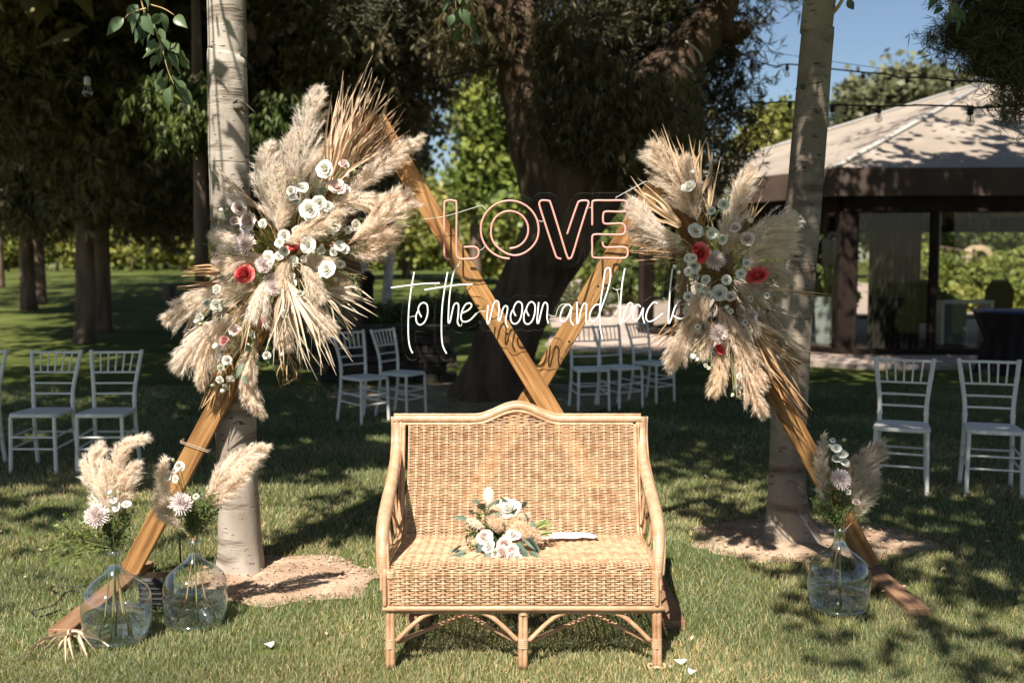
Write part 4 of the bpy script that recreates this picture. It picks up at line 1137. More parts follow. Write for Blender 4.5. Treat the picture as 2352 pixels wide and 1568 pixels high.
def plume(parent, path, width, n, seed, m=None, hair=0.028, tint=(1, 1, 1), stem_to=None, dense=1.0, name='pampas_plume', hw=.0010):
    """pampas head along path (base -> tip): branchlets leave the stem and carry fine hairs"""
    r = np.random.default_rng(seed)
    pts = np.array([tuple(q) for q in smooth_path(path, 10)])
    seg = np.linalg.norm(np.diff(pts, axis=0), axis=1); cum = np.concatenate([[0], np.cumsum(seg)]); TL = cum[-1]
    def at(t):
        s = t * TL
        return np.stack([np.interp(s, cum, pts[:, k]) for k in range(3)], -1)
    nb = int(130 * dense)
    tb = r.random(nb) ** .9 * .93
    def tang(t): return unit(at(np.minimum(t + .03, 1)) - at(np.maximum(t - .03, 0)))
    prof = lambda t: np.interp(t, [0, .08, .25, .5, .75, .93, 1.0], [.25, .6, .95, 1.0, .72, .34, .12])
    Tb = tang(tb); Rb = perp(r, Tb); hwid = width * .5 * prof(np.minimum(tb + .12, 1)) * r.uniform(.55, 1.15, nb)
    Lb = np.maximum(hwid / np.sin(np.radians(24)), .02) * .9
    per = max(8, int(n / nb)); N_ = nb * per
    s = r.random((nb, per)) ** .8
    b0 = at(tb)
    side = s ** 0.75 * hwid[:, None]
    along = s * Lb[:, None] * .9
    tt = np.clip(tb[:, None] + along / TL, 0, 1.04)
    C = at(np.minimum(tt, 1).ravel()).reshape(nb, per, 3) + Rb[:, None, :] * side[..., None]
    over = np.maximum(tt - 1, 0)[..., None] * TL * Tb[:, None, :]
    C = C + over + np.array([0, 0, -1]) * (s ** 2 * hwid[:, None] * .25)[..., None]
    C = C + r.normal(size=C.shape) * .0016
    C = C.reshape(-1, 3); T2 = tang(np.minimum(tt, 1).ravel()); Rr = np.repeat(Rb, per, 0)
    D = unit(T2 * .85 + Rr * .42 + rdir(r, N_) * .50 + np.array([0, 0, -.10]))
    L = hair * (.5 + .9 * r.random(N_)); B = perp(r, D) * (hw * (.7 + .6 * r.random(N_)))[:, None]
    mid = C + D * (L * .55)[:, None]; tip = C + unit(D + rdir(r, N_) * .25 + np.array([0, 0, -.18])) * L[:, None]
    V = np.stack([C - B, C + B, mid + B * .7, mid - B * .7, tip], 1).reshape(-1, 3)
    b = np.arange(N_)[:, None] * 5
    F = np.concatenate([b + [[0, 1, 2]], b + [[0, 2, 3]], b + [[3, 2, 4]]], 0)
    clump = np.repeat(.90 + .18 * r.random(nb), per) * (.93 + .14 * r.random(N_))
    TT = clump[:, None] * np.array(tint)[None, :]
    o = mesh_np(name, V, F, m or M['pampas'], parent, tint=np.repeat(TT, 5, 0))
    mb = MB(); pp = [Vector(q) for q in pts[::4]]
    if stem_to is not None: pp = [Vector(stem_to)] + pp
    mb.tube(pp, interp([.003, .0012], len(pp)), n=5); st = mb.build('stem', M['drystem'], o, smooth=True)
    return o
def fan(parent, base, tips, nb, width, seed, m=None, tint=(1, 1, 1), curl=.06, name='dried_palm_leaf', jit=.12, droop=0.0, depth=.10, fold=.35):
    """dried palm leaf: pleated blades from base towards points spread along the polyline tips"""
    r = np.random.default_rng(seed); mb = MB(); b = Vector(base)
    tp = [Vector(q) for q in tips]
    for i in range(nb):
        f = i / max(1, nb - 1) * (len(tp) - 1); k = int(min(f, len(tp) - 2)) if len(tp) > 1 else 0
        e = tp[k].lerp(tp[k + 1], f - k) if len(tp) > 1 else tp[0].copy()
        L = (e - b).length
        e = b + (e - b) * r.uniform(1 - jit, 1 + jit * .5) + Vector(r.normal(size=3)) * L * .045 + Vector((0, r.normal() * L * depth, 0))
        mid = (b + e) / 2 + Vector(r.normal(size=3)) * L * curl + Vector((0, 0, L * droop))
        path = smooth_path([b + Vector(r.normal(size=3)) * .006, b.lerp(mid, .55) , mid, e], 4); n = len(path)
        w = width * r.uniform(.6, 1.2); up = Vector(r.normal(size=3)) * .5 + Vector((0, -1, 0))
        vs = []; tw = r.uniform(-1.0, 1.0)
        for q in range(n):
            t = q / (n - 1); d = (path[min(q + 1, n - 1)] - path[max(q - 1, 0)]).normalized()
            s = d.cross(up).normalized(); nn_ = d.cross(s)
            s = (s * math.cos(tw * t) + nn_ * math.sin(tw * t)); nn_ = d.cross(s)
            ww = w * .5 * (.30 + .70 * math.sin(math.pi * min(1, t * .9 + .1)) ** .7) * (1 - t ** 4) + .0006
            vs += [path[q] - s * ww, path[q] + nn_ * ww * fold * 2, path[q] + s * ww]
        sh = r.uniform(.75, 1.2)
        mb.cur = (tint[0] * sh, tint[1] * sh, tint[2] * sh)
        fs = []
        for q in range(n - 1):
            a = q * 3; fs += [(a, a + 1, a + 4, a + 3), (a + 1, a + 2, a + 5, a + 4)]
        mb.add(vs, fs)
    return mesh_np(name, mb.v, mb.f, m or M['palmdry'], parent, tint=np.array(mb.t))
def bloom(parent, kind, pos, size, rng, facing=(0, -1, .15), variant=None, stem_from=None, label=None):
    me = ME[kind][variant if variant is not None else rng.randrange(len(ME[kind]))]
    f = Vector(facing) + Vector((rng.uniform(-.6, .6), rng.uniform(-.05, .25), rng.uniform(-.45, .5)))
    base = {'mum': .036, 'bud': .03}.get(kind, .028)
    s = size / base * (1.0 if kind in ('mum', 'bud') else .68)
    nm = {'mum': 'chrysanthemum', 'bud': 'flower_bud'}.get(kind, 'rose')
    o = obj_of(nm, me, parent, frame_mat(pos, f, rng.uniform(0, 6.28), s))
    if label: o['label'] = label
    if stem_from is not None:
        mb = MB(); p_ = Vector(pos); q = Vector(stem_from)
        mb.tube(smooth_path([q, (p_ + q) / 2 + Vector((rng.uniform(-.01, .01), .01, .01)), p_ - f.normalized() * .004], 4), .0015, n=5)
        mb.build('flower_stem', M['stem'], parent, smooth=True)
    return o
YF = 4.80
EXTRA = []; rg_x = random.Random(21)
cream = (1.12, 1.12, 1.14); dark = (.62, .50, .40); tan = (.95, .82, .66); warm = (.98, .90, .80); grey = (.82, .80, .80)
fl = empty('flower_arrangement', (0, 0, 0), label='large pampas, palm and rose arrangement on the left arch', cat='flower arrangement')
CL = P(665, 600, 4.86)
# (path px, width px, hairs, base depth, tip depth, tint)
PLL = [([(688, 500), (690, 400), (712, 280), (738, 183)], 92, 6500, 4.86, 4.90, (1, 1, 1)),
 ([(668, 470), (665, 400), (672, 330), (690, 290)], 62, 3200, 4.90, 4.93, (.92, .9, .88)),
 ([(722, 470), (735, 400), (742, 340)], 60, 3000, 4.90, 4.93, (.95, .92, .88)),
 ([(645, 530), (628, 470), (612, 390), (625, 318)], 72, 5200, 4.82, 4.86, (1, 1, 1)),
 ([(648, 530), (648, 460), (640, 380)], 52, 3000, 4.80, 4.84, (1.02, 1, .98)),
 ([(775, 490), (840, 410), (905, 358), (985, 308)], 66, 5200, 4.84, 4.86, (1, .98, .96)),
 ([(745, 500), (800, 465), (870, 462), (905, 475)], 58, 3600, 4.80, 4.80, (.98, .95, .9)),
 ([(800, 560), (850, 530), (895, 490), (945, 445)], 92, 6000, 4.78, 4.80, (1.05, 1, .95)),
 ([(790, 575), (850, 570), (900, 530)], 70, 3400, 4.82, 4.82, (1.0, .93, .86)),
 ([(655, 560), (700, 535), (745, 510), (790, 488)], 56, 3600, 4.72, 4.72, (1, .96, .9)),
 ([(640, 535), (648, 500), (662, 462)], 34, 1700, 4.74, 4.76, (1, .98, .95)),
 ([(590, 560), (545, 552), (484, 540)], 44, 2400, 4.84, 4.90, (1, 1, 1)),
 ([(568, 480), (540, 450), (518, 415)], 26, 1400, 4.86, 4.92, (1, 1, 1)),
 ([(640, 600), (580, 598), (510, 612)], 64, 3600, 4.80, 4.82, (1.02, .97, .9)),
 ([(600, 640), (560, 650), (515, 660)], 50, 2400, 4.84, 4.86, (.9, .85, .78)),
 ([(545, 680), (465, 685), (378, 738)], 78, 5200, 4.84, 4.90, (1.03, 1, .97)),
 ([(530, 720), (470, 765), (400, 858)], 74, 5400, 4.80, 4.88, (1.02, 1, .98)),
 ([(515, 740), (478, 800), (462, 895)], 50, 3000, 4.82, 4.86, (.98, .92, .84)),
 ([(590, 780), (566, 850), (574, 905), (608, 958)], 52, 4200, 4.82, 4.84, (.98, .92, .84)),
 ([(614, 640), (600, 680), (590, 730)], 58, 3000, 4.72, 4.70, (1, 1, 1)),
 ([(690, 605), (715, 640), (740, 690)], 42, 2200, 4.72, 4.74, (1, .97, .93)),
 ([(698, 660), (718, 710), (748, 760)], 72, 3800, 4.78, 4.78, (.98, .93, .86)),
 ([(640, 680), (648, 740), (662, 803)], 46, 2800, 4.76, 4.76, (1, .97, .92)),
 ([(670, 590), (655, 620), (650, 660)], 46, 2000, 4.76, 4.74, (.94, .88, .8)),
 ([(735, 600), (775, 640), (800, 680)], 60, 2600, 4.86, 4.88, (.85, .78, .7)),
 ([(560, 700), (545, 740), (530, 790)], 60, 2600, 4.84, 4.86, (.9, .84, .76)),
 ([(700, 560), (720, 590), (760, 605)], 50, 2200, 4.80, 4.78, (.95, .9, .82))]
for i in range(26):
    a_ = rg_x.random() * 6.28; q_ = rg_x.random() ** .6
    EXTRA.append(('bud' if i % 4 == 0 else 'white', 665 + math.cos(a_) * 140 * q_, 610 + math.sin(a_) * 200 * q_, .024))
for i, (pp, w, n, y0, y1, tn) in enumerate(PLL):
    ys = np.linspace(y0, y1, len(pp))
    plume(fl, [P(u, v, y) for (u, v), y in zip(pp, ys)], w * 1.0 * YF / FP, int(n * 1.5), 600 + i, tint=tn, stem_to=CL + Vector((0, .02, 0)))
def FN(parent, b, tips, nb, w, seed, yb=4.86, yt=4.84, **k):
    return fan(parent, P(*b, yb), [P(u, v, yt) for u, v in tips], nb, w, seed, **k)
FN(fl, (755, 430), [(762, 230), (800, 190), (848, 155), (858, 185), (880, 205), (900, 235), (918, 280), (905, 335)], 60, .022, 701, 4.88, 4.92, tint=(1.05, .95, .88), jit=.18)
FN(fl, (770, 400), [(850, 300), (890, 320), (930, 345)], 12, .014, 712, 4.92, 4.95, tint=dark)
FN(fl, (800, 400), [(880, 240), (905, 245), (925, 275), (938, 300), (940, 335)], 22, .015, 715, 4.89, 4.90, tint=(.72, .58, .46), jit=.2)
FN(fl, (740, 560), [(900, 530), (918, 560), (918, 590), (880, 625)], 24, .013, 702, 4.88, 4.92, tint=dark)
FN(fl, (760, 600), [(850, 630), (830, 660), (800, 700)], 12, .012, 713, 4.88, 4.9, tint=(.7, .58, .46))
FN(fl, (652, 635), [(610, 820), (640, 835), (672, 838), (705, 850), (740, 858), (765, 835), (795, 800)], 34, .016, 703, 4.74, 4.70, tint=cream, droop=.05)
FN(fl, (735, 665), [(785, 800), (800, 770), (838, 740), (868, 705), (850, 690)], 15, .013, 704, 4.78, 4.78, tint=cream, droop=.05)
FN(fl, (600, 655), [(500, 735), (515, 760), (550, 790), (580, 800)], 20, .014, 705, 4.76, 4.74, tint=(.95, .85, .72), droop=.05)
FN(fl, (530, 628), [(418, 612), (415, 625), (425, 640)], 10, .012, 706, 4.88, 4.9, tint=(.95, .72, .52))
FN(fl, (520, 650), [(418, 655), (422, 668)], 9, .012, 707, 4.88, 4.9, tint=(.85, .65, .5))
FN(fl, (525, 800), [(452, 930), (470, 945), (490, 950), (515, 925), (535, 900)], 26, .018, 708, 4.86, 4.88, tint=(.85, .66, .45), jit=.2)
FN(fl, (600, 480), [(482, 368), (500, 400), (478, 440)], 10, .007, 709, 4.88, 4.92, tint=(.95, .85, .75), curl=.08)
FN(fl, (600, 570), [(470, 505), (480, 530)], 4, .005, 714, 4.84, 4.86, tint=(.95, .85, .75))
FN(fl, (660, 800), [(640, 900), (665, 880), (690, 870)], 16, .006, 710, 4.82, 4.84, tint=(.7, .56, .4), curl=.2)
FN(fl, (640, 520), [(620, 460), (645, 400), (660, 390)], 8, .008, 711, 4.86, 4.88, tint=dark)
rg = random.Random(8)
def put(zf, lst, parent, C0, y=4.74, dy=.05, sc=1.0):
    for it in lst:
        k, x, yy, s = it[:4]; u, v = zf(x, yy)
        pos = P(u, v, y + rg.uniform(-dy, dy) + .00035 * abs(u - 665 if zf is not z6 else u - 1640) * .5)
        d = (pos - C0); d.y = -0.30 - rg.random() * .2
        bloom(parent, k, pos, s * sc, rg, facing=(Vector((rg.uniform(-.5, .5), -.9, .45)) if k in ('coral', 'dusty') else d.normalized() * .6 + Vector((0, -.6, .12))), stem_from=C0 + (pos - C0) * .35 + Vector((0, .04, 0)), variant=(it[4] if len(it) > 4 else None))
put(z2, [('white',1157,780,.040,1),('white',1000,908,.030),('white',940,975,.030),('white',1055,1055,.046,1),('white',1110,1010,.034),('white',1165,1028,.028),('white',1210,1152,.033),('white',1300,1180,.029),('white',1352,1155,.026),
  ('white',882,1222,.033,0),('white',850,1268,.022),('white',883,1320,.029,0),('white',1040,1285,.038,1),('white',950,1385,.030,0),('white',1015,1375,.028),('white',785,1378,.038),('white',1245,1290,.026),('white',1205,1330,.022),('white',1168,1450,.040,1),
  ('pink',1270,755,.032),('pink',1222,900,.040,1),('pink',1285,915,.026),('pink',650,1130,.045,1),('pink',580,1045,.034),('pink',555,1130,.032),('mum',632,1268,.052),('mum',740,1420,.040),('mum',800,1530,.044),('mum',1040,1050,.034),
  ('coral',932,1278,.038,0),('coral',622,1480,.046,1),('coral',655,1430,.024,2),('bud',960,855,.036),('bud',1350,800,.036),('bud',1380,770,.030),('bud',1300,830,.026),('bud',1080,1330,.030),('bud',1130,1290,.028),('bud',1200,1080,.03),('bud',470,1060,.030),('bud',500,1045,.028)], fl, CL)
put(z3, [('white',540,403,.033,2),('white',460,520,.030,2),('white',530,530,.034,0),('white',397,625,.030,2),('white',940,590,.026),('white',838,768,.034,2),('white',620,980,.036,2),('white',565,1042,.027,2),('white',560,1137,.028,2),('white',645,1117,.031,2),('white',610,1190,.027,2),
  ('white',1205,437,.028,2),('white',1153,357,.028,2),('white',1088,600,.024),('white',720,735,.026),('coral',900,672,.036,2),('coral',880,660,.026,2),('dusty',605,832,.034,2),('dusty',585,815,.024,2),('mum',985,395,.040),('bud',530,852,.040),('bud',960,650,.040),('bud',400,690,.034),('bud',375,660,.03),
  ('bud',1490,330,.032),('bud',1510,310,.03),('bud',1070,920,.034),('bud',515,1180,.034),('bud',575,1230,.032),('bud',785,850,.028),('pink',680,740,.03),('white',935,940,.022)], fl, CL)
rgn = np.random.default_rng(15)
put(lambda x, y: (x, y), EXTRA, fl, CL, y=4.77)
spr = []
for (a, b, n) in (((690, 520), (690, 385), 9), ((740, 500), (765, 400), 9), ((760, 450), (800, 370), 8), ((760, 480), (830, 400), 9), ((700, 540), (690, 470), 8), ((600, 530), (480, 590), 9), ((560, 560), (500, 480), 7), ((570, 590), (470, 560), 8), ((580, 690), (500, 730), 8),
   ((740, 560), (830, 500), 9), ((760, 590), (840, 560), 9), ((760, 600), (830, 640), 10), ((770, 620), (830, 690), 10), ((740, 620), (780, 720), 10), ((745, 640), (810, 710), 10), ((700, 600), (730, 540), 8), ((640, 680), (600, 740), 8), ((560, 740), (520, 800), 8), ((580, 760), (600, 840), 8),
   ((650, 450), (640, 380), 8), ((800, 470), (860, 440), 9), ((820, 520), (880, 520), 9), ((540, 620), (470, 640), 9), ((500, 700), (430, 690), 9), ((520, 820), (480, 850), 8), ((600, 800), (640, 860), 9), ((690, 740), (700, 820), 9), ((640, 500), (600, 440), 8), ((560, 500), (500, 520), 9), ((700, 450), (720, 380), 8), ((780, 540), (840, 570), 10),
   ((620, 700), (560, 760), 8), ((540, 680), (470, 700), 7), ((720, 470), (745, 430), 7), ((800, 570), (850, 600), 8), ((600, 640), (565, 680), 9), ((760, 640), (800, 760), 8), ((620, 560), (610, 620), 8), ((660, 620), (700, 700), 8), ((690, 580), (640, 640), 8)):
    y = rgn.uniform(4.72, 4.85); A_ = P(*a, y + .03); B_ = P(*b, y)
    spr.append(([A_, (A_ + B_) / 2 + Vector(rgn.normal(size=3)) * .02, B_], n + 4, .017, .008))
greenery('leafy_sprig', spr, fl, M['leaf'], rgn)
# a few grey green eucalyptus leaves
EUL = [leaf_mesh('leaf', M['euca'], 0.06, 0.034, 0.25), leaf_mesh('leaf', M['euca'], 0.085, 0.028, 0.4), leaf_mesh('leaf', M['euca'], 0.045, 0.036, 0.1)]
def euca(parent, pos, d, s, rr=rg):
    q = Vector(d).to_track_quat('Y', 'Z') @ Quaternion((0, 1, 0), rr.uniform(-1.6, 1.6))
    return obj_of('eucalyptus_leaf', rr.choice(EUL), parent, Matrix.LocRotScale(Vector(pos), q, Vector((s, s, s))))
for (u, v, dx, dz) in ((720, 465, 1, .2), (745, 480, .8, -.6), (735, 450, .3, 1), (560, 835, -.5, -.8), (575, 810, -.3, 1), (560, 860, .3, -1), (590, 840, .5, .5), (700, 475, -.6, .6), (770, 500, .8, .2), (655, 590, -.3, .8)):
    euca(fl, P(u, v, 4.75), (dx, -.4, dz), .9)
# woody filler twigs behind, so the heart of the bunch is dense
mb = MB()
for i in range(150):
    a = rgn.random() * 6.283; L = rgn.uniform(60, 190)
    e = P(665 + math.cos(a) * L, 610 + math.sin(a) * L * 1.2, rgn.uniform(4.82, 4.95)); mb.cur = rgn.uniform(.5, 1.1)
    mb.tube(smooth_path([CL + Vector((0, .03, 0)), (CL + e) / 2 + Vector(rgn.normal(size=3)) * .02, e], 3), .0014, n=4, cap=False)
mb.build('twigs', M['drystem'], fl)

# ---- right arrangement
fr_ = empty('flower_arrangement', (0, 0, 0), label='pampas, palm and coral rose arrangement on the right arch', cat='flower arrangement')
q6 = lambda *pts: [z6(x, y) for x, y in pts]
CR = P(*z6(520, 780), 4.90)
PLR = [(q6((370, 500), (300, 380), (200, 220), (130, 100)), 92, 5600, 4.88, 4.92, (.98, .95, .9)),
 (q6((370, 520), (340, 420), (300, 250), (310, 170)), 62, 3600, 4.84, 4.88, (.92, .86, .8)),
 (q6((300, 600), (210, 590), (110, 510), (25, 400)), 72, 5200, 4.82, 4.84, (1, 1, 1)),
 (q6((320, 640), (200, 630), (100, 590), (30, 560)), 50, 2800, 4.84, 4.88, (.9, .85, .8)),
 (q6((490, 640), (540, 500), (590, 360), (655, 215)), 62, 4800, 4.84, 4.88, (1.02, 1, .97)),
 (q6((560, 700), (650, 600), (750, 540), (865, 480)), 84, 5200, 4.82, 4.84, (1.05, 1.03, 1)),
 (q6((580, 750), (680, 660), (780, 630), (860, 600)), 80, 4600, 4.82, 4.86, (1.02, .98, .94)),
 (q6((570, 770), (680, 750), (760, 760), (840, 790)), 64, 3600, 4.84, 4.88, (.95, .9, .84)),
 (q6((440, 820), (400, 880), (370, 960)), 56, 3000, 4.76, 4.74, (.95, .88, .8)),
 (q6((410, 930), (330, 1040), (225, 1268)), 58, 4600, 4.82, 4.84, (.98, .93, .86)),
 (q6((470, 1140), (480, 1250), (450, 1385)), 44, 3000, 4.80, 4.80, (.92, .82, .68)),
 (q6((440, 1000), (410, 1100), (400, 1190)), 40, 2200, 4.80, 4.82, (.9, .84, .76)),
 (q6((480, 930), (560, 1120), (620, 1280), (720, 1515)), 74, 6500, 4.78, 4.78, (.95, .86, .76)),
 (q6((540, 1040), (620, 1180), (690, 1320)), 70, 3600, 4.82, 4.82, (.88, .78, .68)),
 (q6((560, 860), (680, 920), (820, 1030)), 66, 3600, 4.84, 4.88, (.8, .74, .68)),
 (q6((560, 820), (640, 860), (720, 880)), 56, 2600, 4.80, 4.80, (.85, .8, .72)),
 (q6((500, 680), (520, 640), (560, 590)), 46, 2000, 4.80, 4.80, (.9, .86, .8)),
 (q6((560, 900), (600, 960), (640, 1060)), 56, 2600, 4.82, 4.82, (.85, .78, .7)),
 (q6((600, 760), (680, 830), (770, 900)), 60, 2600, 4.86, 4.9, (.85, .8, .74))]
for i, (pp, w, n, y0, y1, tn) in enumerate(PLR):
    ys = np.linspace(y0, y1, len(pp))
    plume(fr_, [P(u, v, y) for (u, v), y in zip(pp, ys)], w * 1.0 * YF / FP, int(n * 1.5), 640 + i, tint=tn, stem_to=CR + Vector((0, .03, 0)))
def F6(b, tips, *a, **k): return FN(fr_, z6(*b), q6(*tips), *a, **k)
F6((350, 470), ((90, 110), (150, 80), (200, 50), (250, 70)), 26, .020, 721, 4.90, 4.93, tint=(1, .88, .76), jit=.15)
F6((370, 420), ((290, 110), (340, 110), (420, 90)), 12, .016, 722, 4.90, 4.93, tint=(.95, .84, .72))
F6((425, 480), ((380, 150), (450, 160), (490, 180)), 8, .010, 723, 4.90, 4.92, tint=(.85, .76, .66))
F6((600, 560), ((530, 260), (580, 300), (690, 270), (745, 390)), 12, .011, 724, 4.90, 4.94, tint=(.9, .74, .56))
F6((280, 530), ((60, 290), (20, 345), (40, 390)), 10, .020, 725, 4.86, 4.88, tint=(1, .9, .76))
F6((400, 690), ((0, 600), (-40, 650), (20, 715)), 9, .009, 726, 4.84, 4.84, tint=(.75, .55, .36), curl=.03)
F6((640, 845), ((1080, 872), (1075, 880)), 2, .014, 727, 4.78, 4.78, tint=(.9, .76, .6), curl=.03, jit=.03, depth=.02)
F6((600, 980), ((940, 1200), (950, 1230), (960, 1340), (900, 1400), (870, 1430)), 26, .012, 728, 4.86, 4.9, tint=(.85, .68, .5))
F6((600, 980), ((930, 1190), (950, 1215)), 4, .010, 729, 4.80, 4.80, tint=cream)
F6((350, 940), ((90, 1100), (150, 1180), (240, 1180)), 12, .009, 730, 4.88, 4.9, tint=(.75, .55, .35))
F6((460, 1020), ((290, 1190), (330, 1160), (360, 1240)), 10, .010, 731, 4.80, 4.80, tint=(1, .9, .8))
F6((690, 1150), ((760, 1380), (840, 1440), (890, 1500), (920, 1540)), 22, .018, 732, 4.88, 4.92, tint=(.75, .5, .3), jit=.2)
F6((560, 1050), ((530, 1400), (600, 1440), (640, 1480)), 12, .010, 733, 4.88, 4.9, tint=(.65, .48, .32))
F6((310, 740), ((250, 1000), (240, 1080), (330, 1000)), 14, .010, 734, 4.92, 4.93, tint=(.75, .66, .52))
F6((380, 590), ((400, 440), (410, 470)), 3, .02, 735, 4.80, 4.80, tint=(.6, .38, .2))
put(z6, [('white',330,340,.036,1),('white',500,425,.026),('white',360,560,.037,1),('white',440,572,.033,0),('white',350,735,.038),('white',325,760,.024),('white',408,802,.027,0),('white',516,803,.027,0),('white',480,873,.038,1),('white',325,888,.026),('white',540,963,.020),
   ('white',718,883,.022),('white',610,1018,.022,2),('white',612,1065,.024,2),('white',415,1230,.018,2),('white',575,1288,.024,2),('white',560,1332,.022,2),('white',585,1340,.020,2),('mum',457,712,.050),('mum',468,1065,.046),('mum',635,985,.036),('pink',560,545,.028),('pink',620,600,.034),
   ('pink',535,890,.026),('coral',392,672,.046,1),('coral',360,650,.024,2),('coral',676,795,.052,1),('coral',690,765,.036,2),('coral',468,1160,.038,2),('bud',350,1180,.036),('bud',360,1200,.03),('bud',435,1245,.032),('bud',350,272,.03),('bud',515,375,.032),('bud',640,510,.036),('bud',255,740,.026),('bud',280,770,.026),('bud',550,1375,.030),('bud',575,1385,.03),('bud',510,940,.028)], fr_, CR, y=4.76)
EX2 = []
for i in range(22):
    a_ = rg_x.random() * 6.28; q_ = rg_x.random() ** .6
    EX2.append(('bud' if i % 4 == 0 else 'white', 480 + math.cos(a_) * 190 * q_, 780 + math.sin(a_) * 330 * q_, .023))
put(z6, EX2, fr_, CR, y=4.78)
spr = []
for (a, b, n) in (((480, 420), (520, 330), 9), ((640, 700), (760, 690), 10), ((620, 880), (720, 960), 10), ((400, 950), (330, 1060), 10), ((500, 1100), (520, 1260), 10), ((620, 980), (700, 1080), 10), ((330, 700), (140, 760), 10), ((320, 740), (150, 830), 10), ((320, 720), (180, 700), 10), ((330, 780), (200, 900), 8), ((400, 560), (420, 440), 9), ((420, 520), (470, 460), 8), ((380, 620), (330, 540), 8), ((520, 460), (510, 380), 7), ((560, 600), (620, 540), 8),
   ((560, 640), (600, 720), 8), ((600, 700), (620, 620), 8), ((680, 790), (770, 790), 8), ((400, 760), (320, 860), 10), ((340, 860), (290, 950), 8), ((580, 1180), (570, 1400), 10), ((600, 1180), (560, 1380), 10), ((430, 1060), (350, 1200), 8), ((520, 800), (580, 880), 8), ((440, 480), (400, 420), 8)):
    y = rgn.uniform(4.78, 4.90) if b[0] > 300 else 4.92; A_ = P(*z6(*a), y + .03); B_ = P(*z6(*b), y)
    spr.append(([A_, (A_ + B_) / 2 + Vector(rgn.normal(size=3)) * .02, B_], n + 4, .017, .008))
greenery('leafy_sprig', spr, fr_, M['leaf'], rgn)
mb = MB()
for i in range(130):
    a = rgn.random() * 6.283; L = rgn.uniform(60, 160)
    u0, v0 = z6(500, 800)
    e = P(u0 + math.cos(a) * L * .8, v0 + math.sin(a) * L * 1.3, rgn.uniform(4.86, 4.98)); mb.cur = rgn.uniform(.4, 1.0)
    mb.tube(smooth_path([CR + Vector((0, .03, 0)), (CR + e) / 2 + Vector(rgn.normal(size=3)) * .02, e], 3), .0014, n=4, cap=False)
mb.build('twigs', M['drystem'], fr_)
# ------------------------------------------------------------------ glass bottles with flowers
GPROF = [(.0, .014), (.06, .010), (.095, .002), (.115, .007), (.131, .028), (.140, .065), (.1445, .12), (.1445, .165), (.139, .198), (.126, .226), (.103, .250), (.075, .270), (.048, .288), (.031, .308), (.024, .332), (.0215, .365), (.027, .370), (.028, .382), (.022, .388)]
def bottle(label, c, s, seed, tilt=(0, 0)):
    t = empty('glass_bottle', (c.x, c.y, 0.006), label=label, cat='bottle', group='clear round glass bottles used as vases')
    mb = MB(); mb.lathe([(r_ * s, z * s) for r_, z in GPROF], 48)
    for i, v in enumerate(mb.v):      # hand blown unevenness
        a = math.atan2(v[1], v[0]); f = 1 + .012 * math.sin(3 * a + seed) + .008 * math.sin(2 * a + v[2] * 20 + seed)
        mb.v[i] = (v[0] * f, v[1] * f, v[2])
    mb.build('body', M['glass'], t, smooth=True)
    # the lip and the thick bottom edge
    mb = MB(); mb.tube([(.025 * s * math.cos(a), .025 * s * math.sin(a), .383 * s) for a in np.linspace(0, 2 * math.pi, 25)], .004 * s, n=8, cap=False)
    mb.lathe([(r_ * s + .0012, z * s) for r_, z in GPROF if r_ < .05 and z > .27], 32)
    mb.build('neck_ring', M['glass_thick'], t, smooth=True)
    mb = MB(); mb.tube([(.119 * s * math.cos(a), .119 * s * math.sin(a), .017 * s) for a in np.linspace(0, 2 * math.pi, 33)], .011 * s, n=8, cap=False)
    mb.build('thick_base', M['glass_thick'], t, smooth=True)
    mb = MB(); mb.tube([(.1400 * s * math.cos(a), .1400 * s * math.sin(a), .1125 * s) for a in np.linspace(0, 2 * math.pi, 41)], .0016 * s, n=6, cap=False)
    mb.build('water_line', M['glass_thick'], t, smooth=True)
    lev = .112
    wp = [(r_ * .972, z + .004) for r_, z in GPROF if z < lev and r_ > .0] ; wp = [(0.0, .018)] + wp
    wp += [(.1405, lev - .002), (.1385, lev), (.0, lev)]
    mb = MB(); mb.lathe([(r_ * s, z * s) for r_, z in wp], 48); mb.build('water', M['water'], t, smooth=True)
    return t
def GB(u, v, rad):      # centre from the front bottom edge
    g = G(u, v); return Vector((g.x, g.y + rad * .85, 0))
c1 = GB(268, 1496, .145); c1.x = P(267, 1400, c1.y).x
c2 = GB(450, 1456, .14); c2.x = P(449, 1370, c2.y).x
c3 = GB(1925, 1423, .145); c3.x = P(1926, 1340, c3.y).x
bottle('large round glass bottle farthest left, half full of water', c1, 1.0, 1)
bottle('round glass bottle second from left beside the black cable box', c2, .975, 2)
bottle('round glass bottle at the foot of the right arch', c3, .99, 3)
